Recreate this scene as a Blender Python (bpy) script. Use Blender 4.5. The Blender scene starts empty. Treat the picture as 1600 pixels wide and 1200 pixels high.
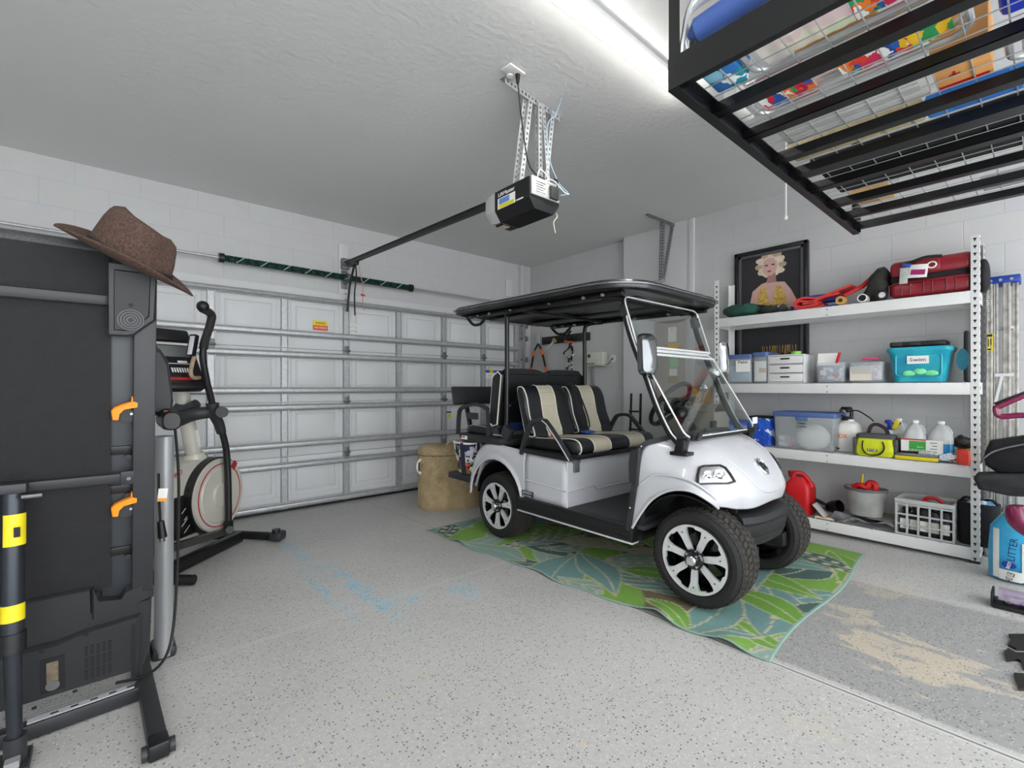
import bpy, bmesh, math, random
from mathutils import Vector, Matrix, Euler
V = Vector
PI = math.pi
random.seed(7)
SC = bpy.context.scene
COL = SC.collection

# ---------------------------------------------------------------- survey of the room
# origin under the camera; X runs along the garage door wall, Y towards it; the slab falls 2 % to the door
FO = 727.0; HZ = 605.0; EYE = 1.22; CEIL = 2.97
FX, FY = .6547, .7559
def ray(px, py):
    d = px - 800
    return (FX * FO + FY * d, FY * FO - FX * d, HZ - py)
def atX(px, py, X):
    d = ray(px, py); t = X / d[0]; return V((X, d[1] * t, EYE + d[2] * t))
def atY(px, py, Y):
    d = ray(px, py); t = Y / d[1]; return V((d[0] * t, Y, EYE + d[2] * t))
def atZ(px, py, Z):
    d = ray(px, py); t = (Z - EYE) / d[2]; return V((d[0] * t, d[1] * t, Z))
def fz(y): return .02 * (4.97 - y)
def atF(px, py):
    d = ray(px, py); t = (.02 * 4.97 - EYE) / (d[2] + .02 * d[1]); return V((d[0] * t, d[1] * t, EYE + d[2] * t))
def atP(px, py, P, n):
    d = V(ray(px, py)); o = V((0, 0, EYE)); t = (V(P) - o).dot(V(n)) / d.dot(V(n)); return o + d * t

# ---------------------------------------------------------------- materials
def lin(c):
    if isinstance(c, str):
        c = c.lstrip('#'); c = [int(c[i:i + 2], 16) / 255 for i in (0, 2, 4)]
    return tuple(((x / 12.92) if x <= .04045 else ((x + .055) / 1.055) ** 2.4) for x in c[:3]) + (1,)
MATS = {}
def mat(name, col, rough=.5, metal=0., noise=None, bump=None, spec=.5, coat=0, col2=None, emit=None, es=0, alpha=None):
    if name in MATS: return MATS[name]
    m = bpy.data.materials.new(name); m.use_nodes = True; nt = m.node_tree; nd = nt.nodes; lk = nt.links
    b = nd['Principled BSDF']; b.inputs['Base Color'].default_value = lin(col)
    b.inputs['Roughness'].default_value = rough; b.inputs['Metallic'].default_value = metal
    b.inputs['Specular IOR Level'].default_value = spec
    b.inputs['Coat Weight'].default_value = coat
    if alpha is not None: b.inputs['Alpha'].default_value = alpha
    if emit: b.inputs['Emission Color'].default_value = lin(emit); b.inputs['Emission Strength'].default_value = es
    tc = None
    if noise or bump: tc = nd.new('ShaderNodeTexCoord')
    if noise:
        n = nd.new('ShaderNodeTexNoise'); n.inputs['Scale'].default_value = noise[0]; n.inputs['Detail'].default_value = 5
        lk.new(tc.outputs['Object'], n.inputs['Vector'])
        r = nd.new('ShaderNodeValToRGB'); e = r.color_ramp.elements
        c = lin(col); a = noise[1]
        e[0].position = .3; e[1].position = .7
        e[0].color = tuple(x * (1 - a) for x in c[:3]) + (1,)
        e[1].color = lin(col2) if col2 else tuple(min(1, x * (1 + a)) for x in c[:3]) + (1,)
        lk.new(n.outputs['Fac'], r.inputs['Fac']); lk.new(r.outputs['Color'], b.inputs['Base Color'])
    if bump:
        n = nd.new('ShaderNodeTexNoise'); n.inputs['Scale'].default_value = bump[0]; n.inputs['Detail'].default_value = 6
        lk.new(tc.outputs['Object'], n.inputs['Vector'])
        bp = nd.new('ShaderNodeBump'); bp.inputs['Strength'].default_value = bump[1]; bp.inputs['Distance'].default_value = bump[2] if len(bump) > 2 else .01
        lk.new(n.outputs['Fac'], bp.inputs['Height']); lk.new(bp.outputs['Normal'], b.inputs['Normal'])
    MATS[name] = m
    return m
def vcmat(name, rough=.9, bump=None):
    m = mat(name, '#888888', rough, bump=bump); nt = m.node_tree
    a = nt.nodes.new('ShaderNodeAttribute'); a.attribute_name = 'Col'
    nt.links.new(a.outputs['Color'], nt.nodes['Principled BSDF'].inputs['Base Color'])
    return m
def glassmat(name, tint='#ffffff', refl=.06, rough=.03, body=0.0, bodycol='#ffffff'):
    m = bpy.data.materials.new(name); m.use_nodes = True; nt = m.node_tree; nd = nt.nodes; lk = nt.links
    nd.clear(); out = nd.new('ShaderNodeOutputMaterial')
    t = nd.new('ShaderNodeBsdfTransparent'); t.inputs[0].default_value = lin(tint)
    g = nd.new('ShaderNodeBsdfGlossy'); g.inputs['Roughness'].default_value = rough
    d = nd.new('ShaderNodeBsdfPrincipled'); d.inputs['Base Color'].default_value = lin(bodycol); d.inputs['Roughness'].default_value = .5
    n = nd.new('ShaderNodeTexNoise'); n.inputs['Scale'].default_value = 4
    mr = nd.new('ShaderNodeMapRange'); mr.inputs[3].default_value = max(0, body - .06); mr.inputs[4].default_value = body + .06 if body else 0.0
    lk.new(n.outputs['Fac'], mr.inputs[0])
    lw = nd.new('ShaderNodeFresnel'); lw.inputs[0].default_value = 1.22
    mul = nd.new('ShaderNodeMath'); mul.operation = 'MULTIPLY_ADD'; mul.inputs[1].default_value = .3; mul.inputs[2].default_value = refl * .03; mul.use_clamp = True
    m1 = nd.new('ShaderNodeMixShader'); m2 = nd.new('ShaderNodeMixShader')
    lk.new(mr.outputs[0], m1.inputs[0]); lk.new(t.outputs[0], m1.inputs[1]); lk.new(d.outputs[0], m1.inputs[2])
    lk.new(lw.outputs[0], mul.inputs[0]); lk.new(mul.outputs[0], m2.inputs[0]); lk.new(m1.outputs[0], m2.inputs[1]); lk.new(g.outputs[0], m2.inputs[2])
    lk.new(m2.outputs[0], out.inputs[0]); MATS[name] = m
    return m
def patchmat(name, cols, scale=8, rough=.85, stretch=(1, 1, 1)):
    """woven print: irregular patches of several colours"""
    m = bpy.data.materials.new(name); m.use_nodes = True; nt = m.node_tree; nd = nt.nodes; lk = nt.links
    b = nd['Principled BSDF']; b.inputs['Roughness'].default_value = rough
    tc = nd.new('ShaderNodeTexCoord'); mp = nd.new('ShaderNodeMapping'); mp.inputs['Scale'].default_value = stretch
    n = nd.new('ShaderNodeTexNoise'); n.inputs['Scale'].default_value = scale * 1.2
    mx = nd.new('ShaderNodeMixRGB'); mx.blend_type = 'ADD'; mx.inputs[0].default_value = .12
    v = nd.new('ShaderNodeTexVoronoi'); v.inputs['Scale'].default_value = scale
    lk.new(tc.outputs['Object'], mp.inputs[0]); lk.new(mp.outputs[0], n.inputs['Vector'])
    lk.new(mp.outputs[0], mx.inputs[1]); lk.new(n.outputs['Color'], mx.inputs[2]); lk.new(mx.outputs[0], v.inputs['Vector'])
    sp = nd.new('ShaderNodeSeparateColor'); lk.new(v.outputs['Color'], sp.inputs[0])
    r = nd.new('ShaderNodeValToRGB'); r.color_ramp.interpolation = 'CONSTANT'; e = r.color_ramp.elements
    for i, c in enumerate(cols):
        if i < 2: x = e[i]; x.position = i / len(cols)
        else: x = e.new(i / len(cols))
        x.color = lin(c)
    lk.new(sp.outputs[0], r.inputs['Fac']); lk.new(r.outputs['Color'], b.inputs['Base Color']); MATS[name] = m
    return m

# ---------------------------------------------------------------- mesh builder
def frame(n, up=V((0, 0, 1))):
    n = V(n).normalized()
    if abs(n.dot(up)) > .98: up = V((0, 1, 0))
    u = up.cross(n).normalized(); v = n.cross(u)
    return u, v, n
def rrect(w, h, r, k=4):
    r = min(r, w / 2 - 1e-4, h / 2 - 1e-4); out = []
    for cx, cy, a0 in ((w / 2 - r, h / 2 - r, 0), (-w / 2 + r, h / 2 - r, 90), (-w / 2 + r, -h / 2 + r, 180), (w / 2 - r, -h / 2 + r, 270)):
        for i in range(k + 1):
            a = math.radians(a0 + 90 * i / k); out.append((cx + r * math.cos(a), cy + r * math.sin(a)))
    return out
def ell(a, b, n=24, p=2.0):
    out = []
    for i in range(n):
        t = 2 * PI * i / n; c, s = math.cos(t), math.sin(t)
        out.append((a * math.copysign(abs(c) ** (2 / p), c), b * math.copysign(abs(s) ** (2 / p), s)))
    return out
class MB:
    def __init__(s): s.bm = bmesh.new(); s.mi = 0; s.T = None
    def _new(s, vs):
        return [s.bm.verts.new(s.T @ V(v) if s.T else V(v)) for v in vs]
    def face(s, vs):
        try: f = s.bm.faces.new(vs); f.material_index = s.mi; return f
        except ValueError: return None
    def poly(s, pts):
        s.face(s._new(pts)); return s
    def box(s, c, d, R=None, bev=0, seg=2):
        t = bmesh.new(); bmesh.ops.create_cube(t, size=1)
        for v in t.verts: v.co = V((v.co.x * d[0], v.co.y * d[1], v.co.z * d[2]))
        if bev: bmesh.ops.bevel(t, geom=t.edges[:] , offset=min(bev, min(d) * .49), segments=seg, affect='EDGES', profile=.5)
        M = Matrix.Translation(V(c))
        if R is not None:
            if not isinstance(R, Matrix): R = Euler(R).to_matrix()
            M = M @ R.to_4x4()
        if s.T: M = s.T @ M
        s.merge(t, M); return s
    def bx(s, x0, x1, y0, y1, z0, z1, bev=0, seg=2):
        return s.box(((x0 + x1) / 2, (y0 + y1) / 2, (z0 + z1) / 2), (abs(x1 - x0), abs(y1 - y0), abs(z1 - z0)), None, bev, seg)
    def bar(s, p0, p1, w, h, up=(0, 0, 1), bev=0):
        p0, p1 = V(p0), V(p1); n = p1 - p0; u, v, k = frame(n, V(up))
        R = Matrix((u, v, k)).transposed()
        return s.box((p0 + p1) / 2, (w, h, n.length), R, bev)
    def merge(s, t, M):
        mp = {}
        for v in t.verts: mp[v] = s.bm.verts.new(M @ v.co)
        for f in t.faces:
            nf = s.bm.faces.new([mp[v] for v in f.verts]); nf.material_index = s.mi
        t.free()
    def rings(s, rings, cap=True, closed=False, cyc=True):
        L = [s._new(r) for r in rings]
        n = len(L[0]); m = len(L)
        for i in range(m if closed else m - 1):
            a, b = L[i], L[(i + 1) % m]
            for j in range(n if cyc else n - 1):
                s.face((a[j], a[(j + 1) % n], b[(j + 1) % n], b[j]))
        if cap and not closed and cyc:
            s.face(list(reversed(L[0]))); s.face(L[-1])
        return s
    def cyl(s, p0, p1, r, r2=None, seg=20, cap=True):
        p0, p1 = V(p0), V(p1); u, v, k = frame(p1 - p0); r2 = r if r2 is None else r2
        rg = []
        for p, q in ((p0, r), (p1, r2)):
            rg.append([p + u * q * math.cos(2 * PI * i / seg) + v * q * math.sin(2 * PI * i / seg) for i in range(seg)])
        return s.rings(rg, cap)
    def tube(s, pts, r, seg=10, closed=False, prof=None, cap=True):
        pts = [V(p) for p in pts]; n = len(pts); rr = r if isinstance(r, (list, tuple)) else [r] * n
        tg = []
        for i in range(n):
            a = pts[i - 1] if (i or closed) else pts[i]; b = pts[(i + 1) % n] if (i < n - 1 or closed) else pts[i]
            tg.append((b - a).normalized())
        u, v, k = frame(tg[0]); rg = []
        for i in range(n):
            if i:
                q = tg[i - 1].rotation_difference(tg[i]); u = (q @ u); u = (u - tg[i] * u.dot(tg[i])).normalized(); v = tg[i].cross(u)
            P = prof if prof else [(math.cos(2 * PI * j / seg), math.sin(2 * PI * j / seg)) for j in range(seg)]
            rg.append([pts[i] + u * x * rr[i] + v * y * rr[i] for x, y in P])
        return s.rings(rg, cap, closed)
    def prism(s, poly, o, u, v, n, t, bev=0):
        """2-D outline in the frame o,u,v; extruded from -t/2 to t/2 along n"""
        o, u, v, n = V(o), V(u), V(v), V(n)
        A = [o + u * x + v * y - n * t / 2 for x, y in poly]; B = [p + n * t for p in A]
        if bev:
            c = V((sum(x for x, y in poly) / len(poly), sum(y for x, y in poly) / len(poly)))
            def ins(P): return [p + ((o + u * c.x + v * c.y + n * n.dot(p - o)) - p).normalized() * bev for p in P]
            rg = [ins(A), [p + n * bev for p in A], [p - n * bev for p in B], ins(B)]
            return s.rings(rg)
        return s.rings([A, B])
    def lathe(s, prof, c, ax=(0, 0, 1), seg=28, ang=None, sx=1, sy=1):
        c = V(c); u, v, k = frame(ax); rg = []
        for r, h in prof:
            rg.append([c + k * h + u * max(r, 1e-5) * sx * math.cos(2 * PI * i / seg) + v * max(r, 1e-5) * sy * math.sin(2 * PI * i / seg) for i in range(seg)])
        return s.rings(rg, cap=False)
    def ball(s, c, r, seg=14, R=None, sq=2.0):
        c = V(c); r = (r, r, r) if not isinstance(r, (tuple, list)) else r; rg = []
        for i in range(1, seg):
            a = PI * i / seg - PI / 2; ca = abs(math.cos(a)) ** (2 / sq); sa = math.copysign(abs(math.sin(a)) ** (2 / sq), math.sin(a))
            ring = []
            for x, y in ell(1, 1, seg * 2, sq):
                p = V((x * r[0] * ca, y * r[1] * ca, sa * r[2]))
                if R is not None: p = R @ p
                ring.append(c + p)
            rg.append(ring)
        return s.rings(rg)
    def grid(s, fn, nu, nv, thick=0, attr=None):
        P = [[V(fn(i / nu, j / nv)) for j in range(nv + 1)] for i in range(nu + 1)]
        L = [s._new(r) for r in P]
        for i in range(nu):
            for j in range(nv): s.face((L[i][j], L[i + 1][j], L[i + 1][j + 1], L[i][j + 1]))
        if thick:
            N = []
            for i in range(nu + 1):
                row = []
                for j in range(nv + 1):
                    a = P[min(i + 1, nu)][j] - P[max(i - 1, 0)][j]; b = P[i][min(j + 1, nv)] - P[i][max(j - 1, 0)]
                    k = a.cross(b); k = k.normalized() if k.length > 1e-9 else V((0, 0, 1)); row.append(P[i][j] - k * thick)
                N.append(row)
            K = [s._new(r) for r in N]
            for i in range(nu):
                for j in range(nv): s.face((K[i][j + 1], K[i + 1][j + 1], K[i + 1][j], K[i][j]))
            for i in range(nu):
                s.face((L[i][0], K[i][0], K[i + 1][0], L[i + 1][0])); s.face((L[i + 1][nv], K[i + 1][nv], K[i][nv], L[i][nv]))
            for j in range(nv):
                s.face((L[0][j + 1], K[0][j + 1], K[0][j], L[0][j])); s.face((L[nu][j], K[nu][j], K[nu][j + 1], L[nu][j + 1]))
        return s
    def jitter(s, a, sc=20, seed=0):
        from mathutils import noise
        for v in s.bm.verts:
            v.co += V(noise.noise_vector(v.co * sc + V((seed, 0, 0)))) * a
        return s
    def part(s, name, mats, parent=None, label=None, flat=False, ang=35, fixn=True):
        if fixn: bmesh.ops.recalc_face_normals(s.bm, faces=s.bm.faces[:])
        off = V((0, 0, 0)); q = parent
        while q is not None: off += q.location; q = q.parent
        if parent is None:
            xs = [v.co for v in s.bm.verts]
            off = V(((min(p.x for p in xs) + max(p.x for p in xs)) / 2, (min(p.y for p in xs) + max(p.y for p in xs)) / 2, min(p.z for p in xs)))
        for v in s.bm.verts: v.co -= off
        me = bpy.data.meshes.new(name); s.bm.to_mesh(me); s.bm.free()
        for m in (mats if isinstance(mats, (list, tuple)) else [mats]): me.materials.append(m)
        if not flat:
            me.shade_smooth(); me.set_sharp_from_angle(angle=math.radians(ang))
        o = bpy.data.objects.new(name, me); COL.objects.link(o)
        if parent is None: o.location = off
        else: o.parent = parent
        if label: o['label'] = label
        return o
def tag(o, label=None, cat=None, group=None, kind=None):
    if label: o['label'] = label
    if cat: o['category'] = cat
    if group: o['group'] = group
    if kind: o['kind'] = kind
    return o
def struct(o, label=None): return tag(o, label, kind='structure')
def thing(name, label, cat, loc, group=None):
    o = bpy.data.objects.new(name, None); COL.objects.link(o); o.location = loc; o.empty_display_size = .1
    return tag(o, label, cat, group)
def dup(root, delta, label=None):
    r = root.copy(); COL.objects.link(r); r.location = root.location + V(delta)
    if label: r['label'] = label
    def rec(a, b):
        for ch in [c for c in a.children]:
            d = ch.copy(); COL.objects.link(d); d.parent = b; rec(ch, d)
    rec(root, r); return r
def text(name, s, size, c, xd, yd, m, parent, label=None, ext=.0008, shear=0, wmax=None):
    cu = bpy.data.curves.new('t', 'FONT'); cu.body = s; cu.size = size; cu.extrude = ext; cu.align_x = 'CENTER'; cu.align_y = 'CENTER'; cu.shear = shear
    cu.resolution_u = 2
    t = bpy.data.objects.new('t', cu); COL.objects.link(t)
    me = bpy.data.meshes.new_from_object(t); bpy.data.objects.remove(t)
    xd = V(xd).normalized(); yd = V(yd).normalized(); zd = xd.cross(yd)
    k = 1
    if wmax:
        w = max(v.co.x for v in me.vertices) - min(v.co.x for v in me.vertices); k = wmax / w
    off = V((0, 0, 0)); q = parent
    while q is not None: off += q.location; q = q.parent
    for v in me.vertices: v.co = V(c) + xd * v.co.x * k + yd * v.co.y + zd * v.co.z - off
    me.name = name; me.materials.clear(); me.materials.append(m)
    o = bpy.data.objects.new(name, me); COL.objects.link(o)
    o.parent = parent
    if label: o['label'] = label
    return o
def crom(P, n):
    """Catmull-Rom through the points, n samples per span"""
    P = [V(p) for p in P]; out = []
    for i in range(len(P) - 1):
        a = P[max(i - 1, 0)]; b = P[i]; c = P[i + 1]; d = P[min(i + 2, len(P) - 1)]
        for k in range(n):
            t = k / n; out.append(.5 * ((2 * b) + (c - a) * t + (2 * a - 5 * b + 4 * c - d) * t * t + (3 * b - a - 3 * c + d) * t ** 3))
    out.append(P[-1]); return out

# ---------------------------------------------------------------- palette
white_paint = mat('white_body_paint', '#c3c4c8', .25, coat=.5, noise=(3, .02))
black_pl = mat('black_plastic', '#121214', .42, noise=(40, .12), bump=(300, .05))
dark_pl = mat('charcoal_plastic', '#2b2d2f', .5, noise=(12, .08), bump=(400, .08))
blk_metal = mat('black_powder_coat', '#101012', .38, noise=(10, .1))
vinyl_b = mat('black_vinyl', '#15161a', .38, noise=(20, .1), bump=(220, .08))
vinyl_t = mat('beige_vinyl', '#b9b09c', .5, noise=(20, .05), bump=(220, .08))
piping = mat('cream_piping', '#d9d5ca', .5, noise=(20, .05))
chrome = mat('chrome', '#e8e8ea', .12, 1, noise=(5, .03))
alu = mat('machined_aluminium', '#e2e3e5', .32, .45, noise=(30, .05))
galv = mat('galvanised_steel', '#b4b6b7', .42, .45, noise=(25, .12))
galv_d = mat('dark_galvanised_steel', '#7d7f80', .5, .6, noise=(25, .15))
rubber = mat('tyre_rubber', '#1b1a1a', .8, noise=(30, .2), bump=(120, .2))
rubber_w = mat('worn_tread_rubber', '#36322d', .9, noise=(18, .3), bump=(150, .3))
steel_w = mat('white_enamel', '#dcdcda', .4, noise=(8, .03))
screwm = mat('bright_screw', '#d0d0d0', .3, .8, noise=(20, .05))
red_pl = mat('red_plastic', '#c51c22', .35, noise=(9, .12))
orange_pl = mat('orange_plastic', '#f58a12', .4, noise=(12, .08))
yellow_pl = mat('yellow_plastic', '#e6d21c', .45, noise=(12, .06))
blue_pl = mat('blue_plastic', '#2f52a8', .4, noise=(12, .08))
paper = mat('white_paper', '#ecebe6', .8, noise=(20, .03))
ink = mat('black_ink', '#15151a', .7, noise=(40, .1))
blackfab = mat('black_fabric', '#18181b', .85, noise=(14, .25), bump=(60, .4))
cordm = mat('black_cord', '#0c0c0c', .45, noise=(40, .1))
cardb = mat('cardboard', '#b58a55', .85, noise=(14, .08))
# ================================================================ SETTING
def floormat():
    m = bpy.data.materials.new('speckled_garage_floor'); m.use_nodes = True; nt = m.node_tree; nd = nt.nodes; lk = nt.links
    b = nd['Principled BSDF']; b.inputs['Roughness'].default_value = .55
    tc = nd.new('ShaderNodeTexCoord'); O = tc.outputs['Object']
    def N(t, **k):
        n = nd.new(t)
        for a, v in k.items(): setattr(n, a, v)
        return n
    def noise(sc, det=4, vec=O):
        n = N('ShaderNodeTexNoise'); n.inputs['Scale'].default_value = sc; n.inputs['Detail'].default_value = det; lk.new(vec, n.inputs['Vector']); return n.outputs['Fac']
    def ramp(x, a, c, inv=False):
        r = N('ShaderNodeMapRange'); r.inputs[1].default_value = a; r.inputs[2].default_value = c
        if inv: r.inputs[3].default_value = 1; r.inputs[4].default_value = 0
        lk.new(x, r.inputs[0]); return r.outputs[0]
    def math_(op, a, c):
        n = N('ShaderNodeMath', operation=op, use_clamp=True)
        for i, x in enumerate((a, c)):
            if isinstance(x, (int, float)): n.inputs[i].default_value = x
            else: lk.new(x, n.inputs[i])
        return n.outputs[0]
    def mix(f, a, c):
        n = N('ShaderNodeMixRGB')
        if isinstance(f, (int, float)): n.inputs[0].default_value = f
        else: lk.new(f, n.inputs[0])
        for i, x in ((1, a), (2, c)):
            if isinstance(x, tuple): n.inputs[i].default_value = x
            else: lk.new(x, n.inputs[i])
        return n.outputs[0]
    base = mix(ramp(noise(1.3), .35, .65), lin('#b3b2af'), lin('#bfbebb'))
    base = mix(math_('MULTIPLY', ramp(noise(60), .4, .6), .35), base, lin('#cac9c5'))
    # worn darker bay in front of the shelves with peeled, sandy patches
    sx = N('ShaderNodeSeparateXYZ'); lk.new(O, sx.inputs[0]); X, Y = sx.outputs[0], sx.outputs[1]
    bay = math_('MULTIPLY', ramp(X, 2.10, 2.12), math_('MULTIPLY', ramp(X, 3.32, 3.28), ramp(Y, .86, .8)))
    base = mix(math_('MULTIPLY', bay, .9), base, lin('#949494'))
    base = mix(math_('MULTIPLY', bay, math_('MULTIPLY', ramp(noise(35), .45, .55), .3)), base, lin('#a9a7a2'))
    def blob(cx, cy, rx, ry):
        mp = N('ShaderNodeMapping'); mp.inputs['Location'].default_value = (-cx / rx, -cy / ry, 0); mp.inputs['Scale'].default_value = (1 / rx, 1 / ry, 0)
        lk.new(O, mp.inputs[0]); l = N('ShaderNodeVectorMath', operation='LENGTH'); lk.new(mp.outputs[0], l.inputs[0]); return ramp(l.outputs['Value'], .4, 1.15, True)
    pe = N('ShaderNodeMapping'); pe.inputs['Scale'].default_value = (9, 4, 1); lk.new(O, pe.inputs[0])
    pn = noise(1.6, 8, pe.outputs[0])
    for cx, cy, rx, ry, k in ((2.52, .38, .3, .34, .75), (2.78, .66, .22, .14, .6), (3.3, .6, .25, .2, .4), (1.78, .52, .12, .1, .25)):
        base = mix(math_('MULTIPLY', ramp(math_('ADD', pn, math_('MULTIPLY', blob(cx, cy, rx, ry), .3)), .68, .76), k), base, lin('#c9bda8'))
    # light blue rubbed marks
    bn = noise(14, 6)
    for cx, cy, rx, ry, k in ((1.10, 2.62, .055, .65, .7), (1.03, 3.6, .05, .7, .45), (1.56, 2.2, .11, .13, .6), (1.2, 2.35, .15, .12, .6), (.93, 2.7, .035, .5, .55), (.5, 1.3, .1, .06, .25)):
        base = mix(math_('MULTIPLY', math_('MULTIPLY', ramp(bn, .42, .6), blob(cx, cy, rx, ry)), k), base, lin('#7fc3dd'))
    # flakes
    for sc, th, colr, k in ((75, .10, '#2b2b2b', .75), (110, .09, '#e9e8e4', .7), (55, .055, '#3a3632', .7), (170, .07, '#4a4a48', .5)):
        v = N('ShaderNodeTexVoronoi'); v.inputs['Scale'].default_value = sc; lk.new(O, v.inputs['Vector'])
        sp = N('ShaderNodeSeparateColor'); lk.new(v.outputs['Color'], sp.inputs[0])
        f = math_('MULTIPLY', ramp(v.outputs['Distance'], th + .12, th + .16, True), ramp(sp.outputs[0], .62, .63))
        base = mix(math_('MULTIPLY', f, k), base, lin(colr))
    # saw-cut joints
    for src, c, w, gate in ((X, 2.068, .014, None), (Y, 2.38, .012, 'x')):
        d = math_('ABSOLUTE', N('ShaderNodeMath').outputs[0], 0)
        s_ = N('ShaderNodeMath', operation='SUBTRACT'); lk.new(src, s_.inputs[0]); s_.inputs[1].default_value = c
        ab = N('ShaderNodeMath', operation='ABSOLUTE'); lk.new(s_.outputs[0], ab.inputs[0])
        f = ramp(ab.outputs[0], w * .25, w * .4, True)
        g = ramp(ab.outputs[0], w, w * 1.3, True)
        if gate: g = math_('MULTIPLY', g, ramp(X, 2.07, 2.06)); f = math_('MULTIPLY', f, ramp(X, 2.07, 2.06))
        base = mix(math_('MULTIPLY', g, .7), base, lin('#cfcecb'))
        base = mix(math_('MULTIPLY', f, .35 if gate else .85), base, lin('#5f5f5e'))
    lk.new(base, b.inputs['Base Color'])
    bp = N('ShaderNodeBump'); bp.inputs['Strength'].default_value = .15; bp.inputs['Distance'].default_value = .003; lk.new(noise(90, 3), bp.inputs['Height']); lk.new(bp.outputs[0], b.inputs['Normal'])
    return m
def wallmat(name, axis, col='#c9c9c9'):
    """painted concrete block, faint joints; axis: which coordinate runs along the wall"""
    m = bpy.data.materials.new(name); m.use_nodes = True; nt = m.node_tree; nd = nt.nodes; lk = nt.links
    b = nd['Principled BSDF']; b.inputs['Roughness'].default_value = .7
    tc = nd.new('ShaderNodeTexCoord'); s = nd.new('ShaderNodeSeparateXYZ'); cb = nd.new('ShaderNodeCombineXYZ')
    lk.new(tc.outputs['Object'], s.inputs[0]); lk.new(s.outputs[axis], cb.inputs[0]); lk.new(s.outputs[2], cb.inputs[1])
    br = nd.new('ShaderNodeTexBrick'); br.inputs['Scale'].default_value = 1; br.inputs['Brick Width'].default_value = .4; br.inputs['Row Height'].default_value = .2
    br.inputs['Mortar Size'].default_value = .004; br.inputs['Mortar Smooth'].default_value = .6
    c = lin(col); br.inputs['Color1'].default_value = c; br.inputs['Color2'].default_value = c; br.inputs['Mortar'].default_value = tuple(x * .95 for x in c[:3]) + (1,)
    lk.new(cb.outputs[0], br.inputs['Vector'])
    n = nd.new('ShaderNodeTexNoise'); n.inputs['Scale'].default_value = 9; n.inputs['Detail'].default_value = 6; lk.new(tc.outputs['Object'], n.inputs['Vector'])
    mx = nd.new('ShaderNodeMixRGB'); mx.blend_type = 'MULTIPLY'; mx.inputs[0].default_value = .12; lk.new(br.outputs['Color'], mx.inputs[1]); lk.new(n.outputs['Color'], mx.inputs[2])
    lk.new(mx.outputs[0], b.inputs['Base Color'])
    bp = nd.new('ShaderNodeBump'); bp.inputs['Strength'].default_value = .4; bp.inputs['Distance'].default_value = .004; bp.invert = True
    bp2 = nd.new('ShaderNodeBump'); bp2.inputs['Strength'].default_value = .15; bp2.inputs['Distance'].default_value = .004
    lk.new(br.outputs['Fac'], bp.inputs['Height']); lk.new(n.outputs['Fac'], bp2.inputs['Height']); lk.new(bp.outputs[0], bp2.inputs['Normal']); lk.new(bp2.outputs[0], b.inputs['Normal'])
    return m
b = MB(); x0, x1, y0, y1 = -3.2, 4.72, -2.6, 5.02
b.rings([[V((x, y, fz(y) - d)) for x, y in ((x0, y0), (x1, y0), (x1, y1), (x0, y1))] for d in (.12, 0)])
fo = b.part('floor', floormat(), None); struct(fo)
for v in fo.data.vertices: v.co += fo.location
fo.location = (0, 0, 0)
ceilm = mat('textured_ceiling_paint', '#dededd', .8, noise=(2, .012), bump=(28, .35, .012))
b = MB().bx(x0, x1 + .1, y0, 5.1, CEIL, CEIL + .1); struct(b.part('ceiling', ceilm))
b = MB().bx(-3.2, -.53, 4.97, 5.1, -.05, CEIL).bx(4.35, 4.72, 4.97, 5.1, -.05, CEIL).bx(-.53, 4.35, 4.97, 5.1, 2.14, CEIL)
wb = b.part('wall_back', wallmat('painted_block_back', 0)); struct(wb)
JY = 3.27
b = MB().bx(4.58, 4.8, -2.6, JY, -.05, CEIL)
wr = b.part('wall_right', wallmat('painted_block_right', 1)); struct(wr)
b = MB().bx(4.66, 4.8, JY, 4.97, -.05, CEIL)
wr2 = b.part('wall_corner', wr.data.materials[0]); struct(wr2)
for o in (wb, wr, wr2):
    for v in o.data.vertices: v.co += o.location
    o.location = (0, 0, 0)
plain = mat('smooth_wall_paint', '#cfcfcf', .65, noise=(4, .015), bump=(60, .08))
b = MB().bx(4.565, 4.58, 2.40, JY, 0, CEIL).bx(4.555, 4.566, 2.40, 2.46, 0, CEIL, .004)
struct(b.part('trim_1', plain))
b = MB().bx(-3.3, -3.2, -2.6, 5.1, -.05, CEIL); struct(b.part('wall_left', plain))
# door casing and seals on the back wall
b = MB().bx(4.33, 4.40, 4.93, 4.97, 0, 2.2, .004).bx(-.6, -.53, 4.93, 4.97, 0, 2.2).bx(-.6, 4.40, 4.94, 4.97, 2.14, 2.22, .004)
struct(b.part('trim_2', plain))
b = MB().bx(4.425, 4.455, 4.90, 4.97, 1.9, CEIL - .02, .004); struct(b.part('trim_3', plain))

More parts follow.
